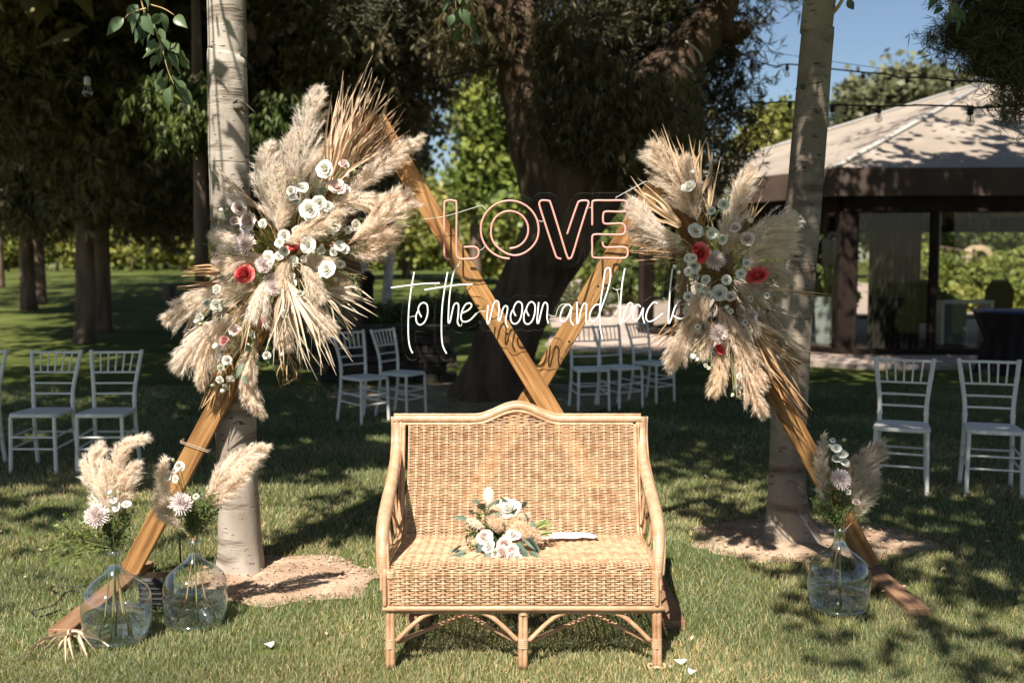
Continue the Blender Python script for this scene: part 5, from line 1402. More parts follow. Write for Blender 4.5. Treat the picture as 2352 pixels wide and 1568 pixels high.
def bunch(label, c, stems, plumes, blooms, sprigs, seed, low=(0, 0)):
    t = empty('flower_bunch', (c.x, c.y, .03), label=label, cat='flower bunch', group='flower bunches in the glass bottles')
    t.location = (0, 0, 0)
    rr = np.random.default_rng(seed); rp = random.Random(seed)
    neck = Vector((c.x, c.y, .372)); 
    for (dx, dy, m) in stems:
        foot = Vector((c.x + dx, c.y + dy, .035)); up = neck + Vector((-dx * .35, -dy * .3, .14))
        mb = MB(); mb.tube(smooth_path([foot, neck + Vector((dx * .05, dy * .05, -.03)), up], 5), .0035, n=6); mb.build('stem', M[m], t, smooth=True)
    for (pp, w, n, tn) in plumes:
        ys = np.linspace(c.y, c.y + rr.uniform(-.05, .08), len(pp))
        plume(t, [P(u, v, y) for (u, v), y in zip(pp, ys)], w * 1.02 * c.y / FP, int(n * 1.2), seed * 31 + int(pp[0][0]), tint=tn, stem_to=neck + Vector((0, 0, -.02)), hair=.026)
    for (k, u, v, s) in blooms:
        y = c.y - .05 - rp.random() * .04
        bloom(t, k, P(u, v, y), s, rp, facing=(rp.uniform(-.4, .4), -.8, .5), stem_from=neck + Vector((rp.uniform(-.01, .01), 0, .05)))
    sp = []
    for (a, b, n, L, W) in sprigs:
        y = c.y + rr.uniform(-.07, .06); A_ = P(*a, c.y - .01); B_ = P(*b, y)
        sp.append(([A_, (A_ + B_) / 2 + Vector(rr.normal(size=3)) * .012, B_], n, L, W))
    greenery('leafy_sprig', sp, t, M['leaf'] if seed != 52 else M['leafy_yellow'], rr)
    return t
M['leafy_yellow'] = mat('yellow_green_leaf', (0.12, 0.17, 0.035), (0.22, 0.26, 0.07), rough=.5, trans=.3, island=.25)
def around(cu, cv, rad, n, rr, a0=200, a1=340, L=.02, W=.009, k=11, base=None):
    out = []
    for i in range(n):
        a = math.radians(rr.uniform(a0, a1)); q = rr.uniform(.5, 1) * rad
        out.append((base or (cu, cv), (cu + math.cos(a) * q, cv + math.sin(a) * q), k, L, W))
    return out
rr_ = np.random.default_rng(77)
neck1 = (262, 1262); neck2 = (440, 1235); neck3 = (1922, 1210)
bunch('white plumes and chrysanthemum over yellow green sprigs in the leftmost bottle', c1, [(.03, .02, 'drystem'), (-.02, .04, 'drystem'), (.0, -.05, 'stem'), (.05, 0, 'stem')],
  [([(245, 1190), (222, 1120), (212, 1060), (232, 1015)], 62, 5200, (1.08, 1.06, 1.04)), ([(265, 1190), (270, 1100), (290, 1020), (345, 1003)], 52, 5200, (1.05, 1.02, .98)), ([(270, 1180), (290, 1120), (318, 1060)], 40, 2400, (1.03, 1, .96)), ([(240, 1180), (245, 1110), (240, 1060)], 40, 2200, (1.06, 1.04, 1))],
  [('mum', 222, 1188, .050), ('white', 262, 1150, .022), ('white', 270, 1165, .02), ('white', 290, 1160, .018), ('bud', 252, 1135, .03), ('bud', 275, 1135, .03), ('bud', 265, 1120, .026)],
  around(262, 1240, 95, 26, rr_, 235, 310, base=(262, 1262)) + around(262, 1200, 60, 12, rr_, 200, 340, base=(262, 1240)), 51)
ys_ = bunch('yellow green leafy branch leaning left out of the leftmost bottle', c1 + Vector((-.012, -.012, 0)), [(-.03, -.03, 'stem')], [], [],
  [((255, 1262), (110, 1250), 16, .028, .012), ((255, 1258), (100, 1225), 17, .028, .012), ((250, 1262), (130, 1285), 14, .028, .012), ((250, 1240), (130, 1200), 15, .028, .012), ((200, 1250), (170, 1300), 10, .026, .011), ((200, 1235), (150, 1180), 11, .026, .011), ((250, 1235), (150, 1215), 14, .028, .012), ((230, 1240), (175, 1275), 10, .026, .012), ((250, 1250), (190, 1195), 10, .026, .012), ((160, 1240), (95, 1262), 8, .026, .012), ((170, 1230), (120, 1290), 8, .026, .012)], 52)
bunch('plumes, chrysanthemum and dark sprigs in the second bottle from the left', c2, [(-.06, .02, 'drystem'), (.05, .03, 'drystem'), (.02, -.04, 'stem'), (.0, .02, 'stem')],
  [([(400, 1180), (375, 1130), (372, 1085), (378, 1052)], 34, 2600, (1.06, 1.04, 1.0)), ([(420, 1200), (385, 1180), (365, 1140)], 50, 3000, (1.04, 1, .96)), ([(425, 1215), (400, 1195), (378, 1160)], 44, 2200, (1.0, .96, .9)), ([(470, 1160), (510, 1095), (560, 1050), (622, 1022)], 62, 5600, (1.04, 1, .96)), ([(475, 1165), (530, 1120), (585, 1060)], 40, 2600, (1.0, .96, .9))],
  [('mum', 412, 1158, .050), ('white', 390, 1092, .022), ('white', 405, 1083, .024), ('white', 412, 1070, .020), ('white', 405, 1100, .018), ('bud', 400, 1060, .026), ('white', 450, 1140, .015)],
  around(440, 1215, 110, 34, rr_, 225, 325, base=(440, 1232)) + around(455, 1170, 60, 16, rr_, 180, 360, base=(442, 1215)), 53)
bunch('grey plumes and white flowers in the bottle by the right arch', c3, [(-.04, .02, 'drystem'), (.02, .03, 'stem'), (.0, -.03, 'stem')],
  [([(1905, 1170), (1890, 1110), (1885, 1050), (1893, 992)], 30, 3200, (.9, .88, .84)), ([(1950, 1180), (1975, 1110), (1990, 1060), (2030, 1010)], 66, 5600, (.82, .78, .73)), ([(1940, 1170), (1960, 1100), (1968, 1050)], 48, 3000, (.8, .76, .7)), ([(1965, 1190), (1990, 1140), (2010, 1090)], 40, 2200, (.8, .76, .7))],
  [('mum', 1928, 1102, .046), ('white', 1920, 1030, .022), ('white', 1935, 1045, .024), ('white', 1922, 1055, .025), ('white', 1940, 1062, .022), ('white', 1912, 1012, .015), ('bud', 1935, 1010, .028), ('bud', 1905, 1025, .026), ('white', 1950, 1130, .018), ('pink', 1965, 1155, .022)],
  around(1922, 1190, 85, 34, rr_, 215, 325, base=(1922, 1212)) + around(1925, 1160, 60, 14, rr_, 180, 360, base=(1922, 1190)), 54)

# ------------------------------------------------------------------ small things on the grass at left
pf = empty('palm_leaf', (0, 0, 0), label='pale dried palm leaf lying on the grass at bottom left', cat='palm leaf')
pb_ = G(155, 1468); pb_.z = .03
tips = []
for (u, v) in ((50, 1525), (95, 1520), (122, 1535), (150, 1532), (172, 1530), (195, 1518), (215, 1500), (232, 1508), (250, 1505)):
    q = G(u, v); q.z = .015; tips.append(q)
for i, q in enumerate(tips):
    fan(pf, pb_ + Vector((.003 * i, 0, .004 * (i % 2))), [q, q], 1, .020, 900 + i, tint=(1.15, 1.12, 1.05), jit=.03, depth=0, name='blade', droop=.10, curl=.03)
for i, (u, v) in enumerate(((20, 1535), (45, 1540))):
    q = G(u, v); q.z = .012; fan(pf, pb_ + Vector((-.05, .0, 0)), [q, q], 1, .014, 930 + i, tint=(1., .95, .85), jit=.03, depth=0, name='blade', curl=.03)
bx = G(352, 1400)
mb = MB(); mb.bevbox(bx.x, bx.y + .05, .075, .13, .12, .15, .012)
for k in range(5): mb.bevbox(bx.x, bx.y - .012, .03 + k * .024, .125, .006, .010, .002)
t_ = mb.build('cable_reel', M['rubber'], None, label='black cable box on the grass between the two left bottles', cat='cable box')
mb = MB()
for pts in ([(345, 1345), (250, 1330), (200, 1352), (120, 1355), (135, 1370), (180, 1362)], [(300, 1360), (230, 1378), (160, 1365), (128, 1395), (100, 1405), (75, 1412), (90, 1425), (140, 1408)], [(400, 1400), (420, 1380), (500, 1395)], [(415, 1290), (412, 1230)]):
    pp = []
    for (u, v) in pts:
        q = G(u, v) if v > 1300 else P(u, v, 4.55); q.z = max(q.z, .018); pp.append(q)
    if v < 1300: mb2 = MB(); mb2.tube(smooth_path(pp, 6), .0045, n=6); mb2.build('power_cable', M['rubber'], None, smooth=True, label='short black cable hanging down behind the second bottle', cat='cable'); continue
    if len(pp) == 3: mb2 = MB(); mb2.tube(smooth_path(pp, 6), .0045, n=6); mb2.build('power_cable', M['rubber'], None, smooth=True, label='black cable end lying right of the cable box', cat='cable'); continue
    mb.tube(smooth_path(pp, 6), .0045, n=6)
mb.build('power_cable', M['rubber'], None, smooth=True, label='thin black cable curling over the grass behind the leftmost bottle', cat='cable')
for k, (u, v, s, lab) in enumerate(((618, 1493, .02, 'small pale petal on the grass between bottle and bench'), (1562, 1532, .022, 'white petal on the grass right of the bench'), (1545, 1440, .012, 'tiny white petal near the right foot board'), (1590, 1556, .016, 'white petal at the bottom edge right of the bench'), (1822, 1232, .001, ''), (2168, 1318, .02, 'brown fallen leaf on the grass right of the right arch'), (1665, 1262, .015, 'dry leaf on the bare earth by the right poplar'))):
    if not lab: continue
    c = G(u, v); mb = MB(); n = 8; vs = [(c.x, c.y, .034)]
    for i in range(n):
        a = i / n * 6.283; q = s * (1 + .3 * math.sin(2 * a + k)); vs.append((c.x + q * math.cos(a), c.y + q * .8 * math.sin(a), .026 + .010 * math.sin(a * 2 + k)))
    mb.add(vs, [(0, i + 1, (i + 1) % n + 1) for i in range(n)]); mb.build('fallen_petal' if 'petal' in lab else 'fallen_leaf', M['petal_white'] if 'petal' in lab else M['palmdry'], None, smooth=True, label=lab, cat='petal' if 'petal' in lab else 'leaf')

# ------------------------------------------------------------------ wicker bench
bench = empty('wicker_bench', (0, 0, 0), label='two seat wicker bench with arms and a humped cane back', cat='bench')
BX = 0.045
HW = .528
# profile of the woven sheet, (y, z), from under the top rail down to the seat and over the front edge
PROF = smooth_path([(4.575, .862, 0), (4.55, .75, 0), (4.50, .58, 0), (4.455, .45, 0), (4.425, .398, 0), (4.37, .383, 0), (4.20, .392, 0), (4.00, .408, 0), (3.885, .412, 0), (3.848, .396, 0), (3.838, .36, 0), (3.832, .262, 0)], 10)
PY = np.array([p_.x for p_ in PROF]); PZ = np.array([p_.y for p_ in PROF])
PS = np.concatenate([[0], np.cumsum(np.hypot(np.diff(PY), np.diff(PZ)))]); PLEN = PS[-1]
def prof_at(s):
    y = np.interp(s, PS, PY); z = np.interp(s, PS, PZ)
    e = .006; dy = np.interp(s + e, PS, PY) - np.interp(s - e, PS, PY); dz = np.interp(s + e, PS, PZ) - np.interp(s - e, PS, PZ)
    l = np.hypot(dy, dz) + 1e-9
    return y, z, dz / l, -dy / l      # normal toward the sitter (front / up)
def hump(x):
    """extra height of the back at x"""
    q = np.clip(np.abs(x - BX + .02) / .20, 0, 1)
    return .060 * (0.5 + 0.5 * np.cos(np.pi * q))
def half_at(s):
    return np.interp(s, [0, .25, .46, .55, .95, PLEN], [HW * 0.985, HW * .985, HW, HW * .995, HW, HW])
def woven(name, s0, s1, pitch, step, seed, topcut=False, hmp=False):
    r = np.random.default_rng(seed)
    V = []; F = []; T = []; base = 0
    ns = int(round(2 * HW / pitch)); pit = 2 * HW / ns
    K = 4; m = ns * K + 1; u = np.linspace(0, ns, m)
    if hmp:   # rows above the regular top, inside the hump
        svals = -np.arange(1, 40) * step
        svals = svals[svals > -.056]
    else:
        svals = np.arange(s0, s1, step)
    ang = np.arange(6) / 6 * 2 * math.pi
    for ri, s in enumerate(svals):
        par = ri % 2
        sj = s + r.normal() * step * .04
        hw = half_at(max(sj, 0))
        x = BX - hw + u / ns * 2 * hw
        if sj >= 0: y, z, ny, nz = prof_at(np.full(m, sj) + .0004 * np.sin(u * 1.3 + r.random() * 6))
        else:
            y = np.full(m, PY[0]) - sj * .2; z = np.full(m, PZ[0]) - sj; ny = np.full(m, -1.0); nz = np.full(m, .2)
        sel = np.ones(m, bool)
        if hmp:
            sel = hump(x) > -sj + .004
        amp = .0050 * np.sin(np.pi * (u + par)) if False else .0046 * np.cos(np.pi * (u + par))
        amp = amp + r.normal() * .0005
        wv = .0010 * np.sin(np.pi * (u + par)) 
        cx = x; cy = y + ny * amp; cz = z + nz * amp
        # tangent basis along the sheet downwards
        ty, tz = nz, -ny
        rad_t = step * .365 * (1 + .10 * np.cos(2 * np.pi * u)); rad_n = .0022
        idx = np.where(sel)[0]
        if len(idx) < 4: continue
        i0, i1 = idx[0], idx[-1] + 1
        M_ = i1 - i0
        P_ = np.zeros((M_, 6, 3))
        for k in range(6):
            a = ang[k]
            P_[:, k, 0] = cx[i0:i1]
            P_[:, k, 1] = cy[i0:i1] + ty[i0:i1] * rad_t[i0:i1] * math.cos(a) + ny[i0:i1] * rad_n * math.sin(a)
            P_[:, k, 2] = cz[i0:i1] + tz[i0:i1] * rad_t[i0:i1] * math.cos(a) + nz[i0:i1] * rad_n * math.sin(a)
        V.append(P_.reshape(-1, 3))
        I = np.arange(M_ * 6).reshape(M_, 6) + base
        F.append(np.stack([I[:-1], np.roll(I[:-1], -1, 1), np.roll(I[1:], -1, 1), I[1:]], -1).reshape(-1, 4))
        tt = r.uniform(.78, 1.10) * (1 + .10 * (fnoise(x[i0:i1] * 5 + ri, x[i0:i1] * 0 + ri * .37) - .5))
        warmk = r.random() * .12
        T.append(np.repeat(np.stack([tt, tt * (1 - warmk), tt * (1 - 2 * warmk)], -1), 6, 0))
        base += M_ * 6
    V = np.concatenate(V); F = np.concatenate(F); T = np.concatenate(T)
    o = mesh_np(name, V, F, M['wicker'], bench, smooth=True, tint=T); o['kind'] = 'stuff'
    # stakes
    if not hmp:
        V = []; F = []; T = []; base = 0
        sv = np.arange(s0, s1, step)
        for k in range(ns + 1):
            for off in ((-.0028, .0028) if k % 1 == 0 else (0,)):
                uu = k; ss = sv; M_ = len(ss)
                hw = half_at(ss); x = BX - hw + uu / ns * 2 * hw + off
                y, z, ny, nz = prof_at(ss)
                amp = -.0028 * np.cos(np.pi * (uu + np.arange(M_))) + .0009
                ring = np.zeros((M_, 5, 3))
                for q in range(5):
                    a = q / 5 * 2 * math.pi
                    ring[:, q, 0] = x + .0024 * math.cos(a)
                    ring[:, q, 1] = y + ny * (amp + .0018 * math.sin(a)); ring[:, q, 2] = z + nz * (amp + .0018 * math.sin(a))
                V.append(ring.reshape(-1, 3)); I = np.arange(M_ * 5).reshape(M_, 5) + base
                F.append(np.stack([I[:-1], np.roll(I[:-1], -1, 1), np.roll(I[1:], -1, 1), I[1:]], -1).reshape(-1, 4)); base += M_ * 5
                t = r.uniform(.98, 1.14); T.append(np.full((M_ * 5, 3), t))
        o2 = mesh_np(name.replace('panel', 'stakes'), np.concatenate(V), np.concatenate(F), M['wicker'], bench, smooth=True, tint=np.concatenate(T)); o2['kind'] = 'stuff'
SB = np.interp(.40, PZ[::-1][np.argsort(PZ[::-1])], PS[::-1][np.argsort(PZ[::-1])]) if False else None
iseat = int(np.argmin(np.abs(PY - 4.40) + np.abs(PZ - .388))); ifront = int(np.argmin(np.abs(PY - 3.85) + np.abs(PZ - .398)))
s_seat = PS[iseat]; s_front = PS[ifront]
woven('woven_back_panel', 0.0, s_seat, .0352, .0078, 1)
woven('woven_back_crest', 0, 0, .0352, .0078, 2, hmp=True)
woven('woven_seat_panel', s_seat, s_front, .0352, .0082, 3)
woven('woven_apron_panel', s_front, PLEN, .0352, .0088, 4)

def wrapped(path, rad, n=10, ring=.0062, flat=None, depth=.0012, up=(0, 0, 1), seed=1):
    """tube bound with flat cane: fine rings pressed into the surface"""
    p_ = smooth_path(path, 10)
    arr = np.array([tuple(q) for q in p_]); seg = np.linalg.norm(np.diff(arr, axis=0), axis=1); cum = np.concatenate([[0], np.cumsum(seg)]); L = cum[-1]
    N_ = max(8, int(L / ring) * 3); s = np.linspace(0, L, N_ + 1)
    pts = np.stack([np.interp(s, cum, arr[:, k]) for k in range(3)], -1)
    rr = np.interp(s / L, np.linspace(0, 1, len(rad)), rad) if isinstance(rad, (list, tuple)) else np.full(len(s), rad)
    rr = rr - depth * ((np.arange(len(s)) % 3) == 0)
    mb = MB(); rnd = random.Random(seed)
    mb.tube([Vector(q) for q in pts], list(rr), n=n, flat=flat, up=up)
    nn_ = n
    tt = []
    for i in range(len(s)):
        v = 0.86 + .22 * rnd.random() if i % 3 else .55
        tt += [v] * nn_
    mb.t = tt[:len(mb.v)]
    return mb
def bevel_bar(name, path, rad, m='cane', n=8, sm=5, parent=None, tint=1.0, up=(0, 0, 1)):
    p_ = smooth_path(path, sm) if sm > 1 else [Vector(q) for q in path]
    mb = MB(); mb.cur = tint; rr = interp(rad if isinstance(rad, (list, tuple)) else [rad, rad], len(p_)); 
    rr = [q * (1 + .05 * math.sin(i * 1.7)) for i, q in enumerate(rr)]
    mb.tube(p_, rr, n=n, up=up)
    return mb.build(name, M[m], parent or bench, smooth=True)
# top rail with hump, its beads
def rail_pts(dz, dy=0, half=.575, n=41):
    out = []
    for i in range(n):
        x = BX - half - .02 + (2 * half) * i / (n - 1)
        out.append((x, 4.60 + dy, .885 + dz + float(hump(np.array(x))) * 1.0))
    return out
rp_ = rail_pts(0)
wrapped([rp_[i] for i in range(0, 41, 2)], .021, n=10, flat=.95).build('top_rail', M['wrap'], bench, smooth=True)
bevel_bar('top_bead', [rail_pts(.020, -.004)[i] for i in range(0, 41, 2)], .0065, sm=5, n=7, tint=1.05)
bevel_bar('lower_bead', [rail_pts(-.021, -.022, .535)[i] for i in range(0, 41, 2)], .0075, sm=5, n=7, tint=1.1)
for sg in (-1, 1):
    cx = BX - .01
    def X(o): return cx + sg * o
    armp = [(X(.572), 4.605, .895), (X(.570), 4.59, .80), (X(.566), 4.50, .715), (X(.562), 4.32, .655), (X(.558), 4.13, .612), (X(.555), 3.98, .568), (X(.550), 3.895, .510), (X(.544), 3.862, .43), (X(.540), 3.858, .375)]
    wrapped(armp, [.022, .022, .022, .024, .027, .028, .027, .024, .020], n=10, seed=5).build('arm', M['wrap'], bench, smooth=True)
    o_b = [(x + sg * .022, y, z - .0) for x, y, z in armp]
    bevel_bar('arm_bead', o_b, .0065, n=6, tint=1.02)
    i_b = [(x - sg * .020, y - .012, z - .008) for x, y, z in armp]
    bevel_bar('arm_bead', i_b, .006, n=6, tint=1.02)
    # side posts of the back and edge canes of the seat
    bevel_bar('back_post', [(X(.552), 4.60, .88), (X(.548), 4.57, .66), (X(.545), 4.50, .42), (X(.54), 4.45, .22), (X(.535), 4.43, 0.012)], .015, n=8, up=(0, 1, 0))
    bevel_bar('edge_cane', [(X(HW + .008), float(PY[i]) - .004, float(PZ[i]) + .002) for i in range(0, len(PY), 8)] + [(X(HW + .008), float(PY[-1]) - .004, float(PZ[-1]))], .009, n=7, tint=1.05)
    bevel_bar('edge_cane', [(X(HW + .022), float(PY[i]) + .004, float(PZ[i]) - .004) for i in range(0, len(PY), 8)], .007, n=6)
    for (y0, z0, y1, z1, bow) in ((4.46, .40, 4.44, .68, .02), (4.36, .40, 4.30, .645, .02), (4.20, .40, 4.16, .61, .02), (4.05, .41, 4.03, .575, .015), (3.93, .41, 3.95, .54, .01)):
        bevel_bar('side_spindle', [(X(.552), y0, z0), (X(.566), (y0 + y1) / 2 + bow, (z0 + z1) / 2), (X(.570), y1, z1)], .0075, n=6)
    bevel_bar('side_spindle', [(X(.552), 4.44, .42), (X(.566), 4.22, .55), (X(.57), 4.02, .42)], .007, n=6)
# legs
def leg(x, y, top, lean=0.0, tips=True):
    lg = None
    for dx in (-.0095, .0095):
        o = bevel_bar('leg', [(x + dx, y, top), (x + dx * .9 + lean * .5, y - .002, top * .5), (x + dx * .9 + lean, y - .004, .004)], [.0098, .0105, .011], n=8, up=(0, 1, 0), parent=lg or bench)
        if lg is None: lg = o
    mb = wrapped([(x + lean * .6, y - .002, .085), (x + lean * .6, y - .002, .125)], .0215, n=10, ring=.0075, flat=.65, up=(0, 1, 0)); mb.build('cane_wrap', M['wrap'], lg, smooth=True)
    mb = wrapped([(x + lean * .1, y - .002, top - .03), (x, y - .002, top - .004)], .0205, n=10, ring=.007, flat=.65, up=(0, 1, 0)); mb.build('cane_wrap', M['wrap'], lg, smooth=True)
    return lg
YFR = 3.845; YBK = 4.44
for x in (BX - .525, BX, BX + .525):
    leg(x, YFR, .40 if abs(x - BX) > .1 else .25, lean=.006 if x > BX else -.002)
    if abs(x - BX) < .1: leg(x, YBK, .38)
mb = MB(); c_ = (BX + .53, YFR, .012); mb.tube([(c_[0] + .034 * math.cos(a), c_[1] + .02 * math.sin(a), .012 + .004 * math.sin(3 * a)) for a in np.linspace(0, 6.283, 19)], .006, n=6, cap=False); mb.build('loose_wrap', M['wrap'], bench, smooth=True)
bevel_bar('front_rail', [(BX - .555, YFR - .012, .250), (BX, YFR - .014, .252), (BX + .555, YFR - .012, .250)], .0115, n=8)
bevel_bar('front_rail', [(BX - .54, YFR + .002, .234), (BX, YFR, .236), (BX + .54, YFR + .002, .234)], .009, n=8)
bevel_bar('rear_rail', [(BX - .54, YBK, .245), (BX + .54, YBK, .245)], .012, n=8, sm=1)
for sg in (-1, 1):
    bevel_bar('side_rail', [(BX + sg * .545, YFR, .246), (BX + sg * .545, YBK, .246)], .010, n=8, sm=1)
    bevel_bar('side_brace', [(BX + sg * .54, YFR, .12), (BX + sg * .545, YFR + .16, .215), (BX + sg * .545, YFR + .42, .215), (BX + sg * .54, YBK, .12)], .009, n=7)
for x0, x1 in ((BX - .525, BX), (BX, BX + .525)):
    bevel_bar('arched_brace', [(x0 + .022, YFR, .115), (x0 + .085, YFR, .178), (x0 + .135, YFR + .002, .216), (x0 + .19, YFR + .002, .230), (x1 - .19, YFR + .002, .230), (x1 - .135, YFR + .002, .216), (x1 - .085, YFR, .178), (x1 - .022, YFR, .115)], .0095, n=8)
    bevel_bar('cross_brace', [(x0 + .022, YFR + .012, .105), (x0 + .26, YFR + .13, .165), (x1 - .02, YFR + .27, .222)], .009, n=7)
    bevel_bar('cross_brace', [(x1 - .022, YFR + .012, .105), (x0 + .26, YFR + .15, .183), (x0 + .02, YFR + .29, .222)], .009, n=7)
    bevel_bar('rear_brace', [(x0 + .02, YBK, .12), (x0 + .15, YBK, .222), (x1 - .15, YBK, .222), (x1 - .02, YBK, .12)], .009, n=7)

rst = random.Random(31)
for i in range(16):
    x = BX + rst.uniform(-.5, .5); k = rst.randrange(4, len(PY) - 6); p0 = Vector((x, float(PY[k]) - .006, float(PZ[k]) + .004))
    d = Vector((rst.uniform(-1, 1), rst.uniform(-.8, -.1), rst.uniform(-.1, .7))).normalized() * rst.uniform(.02, .05)
    mb = MB(); mb.cur = rst.uniform(.7, 1.1); mb.tube(smooth_path([p0, p0 + d * .6 + Vector((0, 0, .006)), p0 + d + Vector((rst.uniform(-.01, .01), 0, -.004))], 4), .0007, n=4); mb.build('loose_strand', M['cane'], bench)
# ------------------------------------------------------------------ bouquet on the bench
bq = empty('bridal_bouquet', (0, 0, 0), label='white and blush bouquet with eucalyptus lying on the bench seat', cat='bouquet')
z7 = ZM(1080, 1180, 5.227)
rb = random.Random(4)
BC = P(*z7(900, 780), 4.18)
def BP(x, y, Y): return P(*z7(x, y), Y)
for (k, x, y, Y, s) in (('white', 1010, 500, 4.20, .050), ('white', 1058, 838, 4.06, .034), ('pink', 700, 860, 4.07, .036), ('white', 780, 985, 4.02, .042), ('pink', 965, 960, 4.03, .036), ('pink', 940, 1060, 3.99, .034), ('pink', 1055, 1030, 4.00, .028), ('white', 1130, 1130, 3.97, .032), ('white', 1070, 1100, 3.98, .026), ('white', 655, 1095, 4.0, .032), ('white', 830, 1060, 4.0, .030), ('white', 740, 930, 4.04, .03), ('bud', 980, 695, 4.08, .018), ('bud', 770, 850, 4.06, .034), ('bud', 970, 835, 4.05, .026), ('white', 1010, 1140, 3.97, .02), ('bud', 500, 700, 4.15, .02)):
    bloom(bq, k, BP(x, y, Y), s, rb, facing=((x - 900) / 900., -.7, (900 - y) / 700. + .25))
plume(bq, [BP(900, 800, 4.12), BP(850, 680, 4.10), BP(810, 560, 4.12), BP(820, 470, 4.16)], .062, 3000, 951, tint=(1, .88, .74), hair=.022)
plume(bq, [BP(1010, 640, 4.12), BP(1120, 690, 4.08), BP(1230, 760, 4.08), BP(1380, 830, 4.10)], .062, 3600, 952, tint=(1, .88, .74), hair=.024)
plume(bq, [BP(1010, 630, 4.16), BP(1100, 600, 4.16), BP(1240, 580, 4.18)], .035, 1600, 953, tint=(.98, .9, .8), hair=.02)
plume(bq, [BP(740, 440, 4.24), BP(745, 350, 4.26), BP(740, 250, 4.28)], .030, 1600, 954, tint=(1.15, 1.15, 1.15), hair=.018)
plume(bq, [BP(700, 720, 4.12), BP(600, 680, 4.12), BP(500, 630, 4.14)], .028, 1200, 955, tint=(1.05, 1.05, 1.0), hair=.016)
plume(bq, [BP(600, 800, 4.10), BP(610, 860, 4.08), BP(570, 900, 4.06)], .02, 700, 956, tint=(1.0, 1.0, .9), hair=.014)
plume(bq, [BP(640, 1060, 4.0), BP(560, 1080, 3.99), BP(450, 1110, 3.98)], .02, 900, 957, tint=(1.05, 1.08, .9), hair=.014)
for (x, y, dx, dz, Y, s) in ((960, 420, -.3, .7, 4.22, 1.5), (680, 500, -.3, .6, 4.16, 1.3), (640, 440, -.6, .7, 4.18, 1.1), (720, 560, .1, .8, 4.12, 1.3), (920, 550, -.7, .2, 4.12, .9), (1070, 560, .1, .8, 4.12, 1.0), (1200, 520, .5, -.8, 4.16, 1.1), (1180, 480, .3, .9, 4.2, .9), (890, 880, .1, -.9, 4.05, 1.0),
    (1130, 900, .5, -.7, 4.04, 1.4), (1080, 940, .9, -.4, 4.02, 1.2), (1180, 980, .3, -.9, 4.0, 1.4), (1260, 1040, .9, -.6, 4.0, 1.5), (1330, 1100, .9, -.4, 3.98, 1.2), (1260, 1140, .6, -.5, 3.98, 1.1), (1210, 1140, .1, -.9, 3.97, 1.1), (880, 960, -.2, -.8, 4.0, 1.4), (740, 1050, -.3, -.9, 3.98, 1.0), (790, 1110, .3, -.6, 3.96, 1.0), (620, 900, 0, -.9, 4.05, 1.1), (400, 960, -.9, -.3, 4.10, 1.5), (350, 1000, -.9, -.35, 4.08, 1.2), (460, 1020, -.9, -.2, 4.06, 1.1), (470, 1080, -.9, .0, 4.0, 1.0),
    (480, 720, -.3, .9, 4.15, .9), (470, 800, -.3, -.9, 4.14, .9), (620, 580, -.5, .6, 4.16, 1.1), (480, 620, -.9, .3, 4.18, .9), (1230, 860, .9, -.5, 4.06, 1.6), (1180, 830, .8, -.5, 4.08, 1.4), (1290, 640, .5, -.8, 4.12, .9), (1010, 400, .5, -.3, 4.24, 1.2), (540, 560, -.5, .8, 4.2, 1.0), (780, 480, .2, .9, 4.2, 1.0), (850, 440, .1, .9, 4.22, 1.0)):
    euca(bq, BP(x, y, Y), (dx, -.45, dz), s * .86, rb)
sp = []
rq = np.random.default_rng(5)
for i in range(44):
    a = math.radians(rq.uniform(95, 265)); q = rq.uniform(150, 440)
    e = (820 + math.cos(a) * q, 800 - math.sin(a) * q * .85); 
    Yq = 4.14 - .1 * max(0, (e[1] - 800) / 400)
    A_ = BC + Vector((0, -.02, -.02)); B_ = BP(e[0], e[1], Yq)
    B_.z = max(B_.z, .415)
    sp.append(([A_, (A_ + B_) / 2 + Vector(rq.normal(size=3)) * .01, B_], 10, .018, .012))
greenery('leafy_sprig', sp, bq, M['leaf'], rq)
for i in range(26):
    a = BP(1180 + rb.uniform(-40, 40), 760 + rb.uniform(-60, 80), 4.14); b = BP(1500 + rb.uniform(-60, 80), rb.uniform(610, 850), rb.uniform(4.12, 4.24)); b.z = max(b.z, .42)
    mb = MB(); mb.cur = rb.uniform(.8, 2.2); mb.tube([a, b], .0028, n=6); mb.build('cut_stem', M['stem'], bq)
def ribbon(name, pts, w, seed):
    p_ = smooth_path(pts, 6); mb = MB(); vs = []; n = len(p_)
    for i, q in enumerate(p_):
        t = i / (n - 1)
        vs += [q + Vector((0, -w / 2, 0)) + Vector((0, 0, .002 * math.sin(i * 1.1))), q + Vector((0, w / 2, .001))]
    # slanted cut at the end
    vs[-1] = vs[-1] + Vector((-.05 * (w / .07), 0, 0))
    mb.add(vs, [(2 * i, 2 * i + 1, 2 * i + 3, 2 * i + 2) for i in range(n - 1)])
    mb.build(name, M['ribbon'], bq, smooth=True)
def on_seat(u, v):
    best = None
    for i in range(len(PY) - 1):
        y = (PY[i] + PY[i + 1]) / 2; p_ = P(u, v, y)
        d = abs(p_.z - (PZ[i] + PZ[i + 1]) / 2)
        if best is None or d < best[0]: best = (d, Vector((p_.x, y, (PZ[i] + PZ[i + 1]) / 2)))
    return best[1]
a = on_seat(*z7(1500, 770)); b = on_seat(*z7(1850, 760)); c = on_seat(*z7(2140, 785))
for q in (a, b, c): q.z = .405; q.y = 4.34
ribbon('wide_ribbon', [a, b, c], .085, 1)
a = on_seat(*z7(1280, 905)); b = on_seat(*z7(1600, 915)); c = on_seat(*z7(1960, 905))
for q in (a, b, c): q.z = .408
ribbon('narrow_ribbon', [a, b, c], .028, 2)

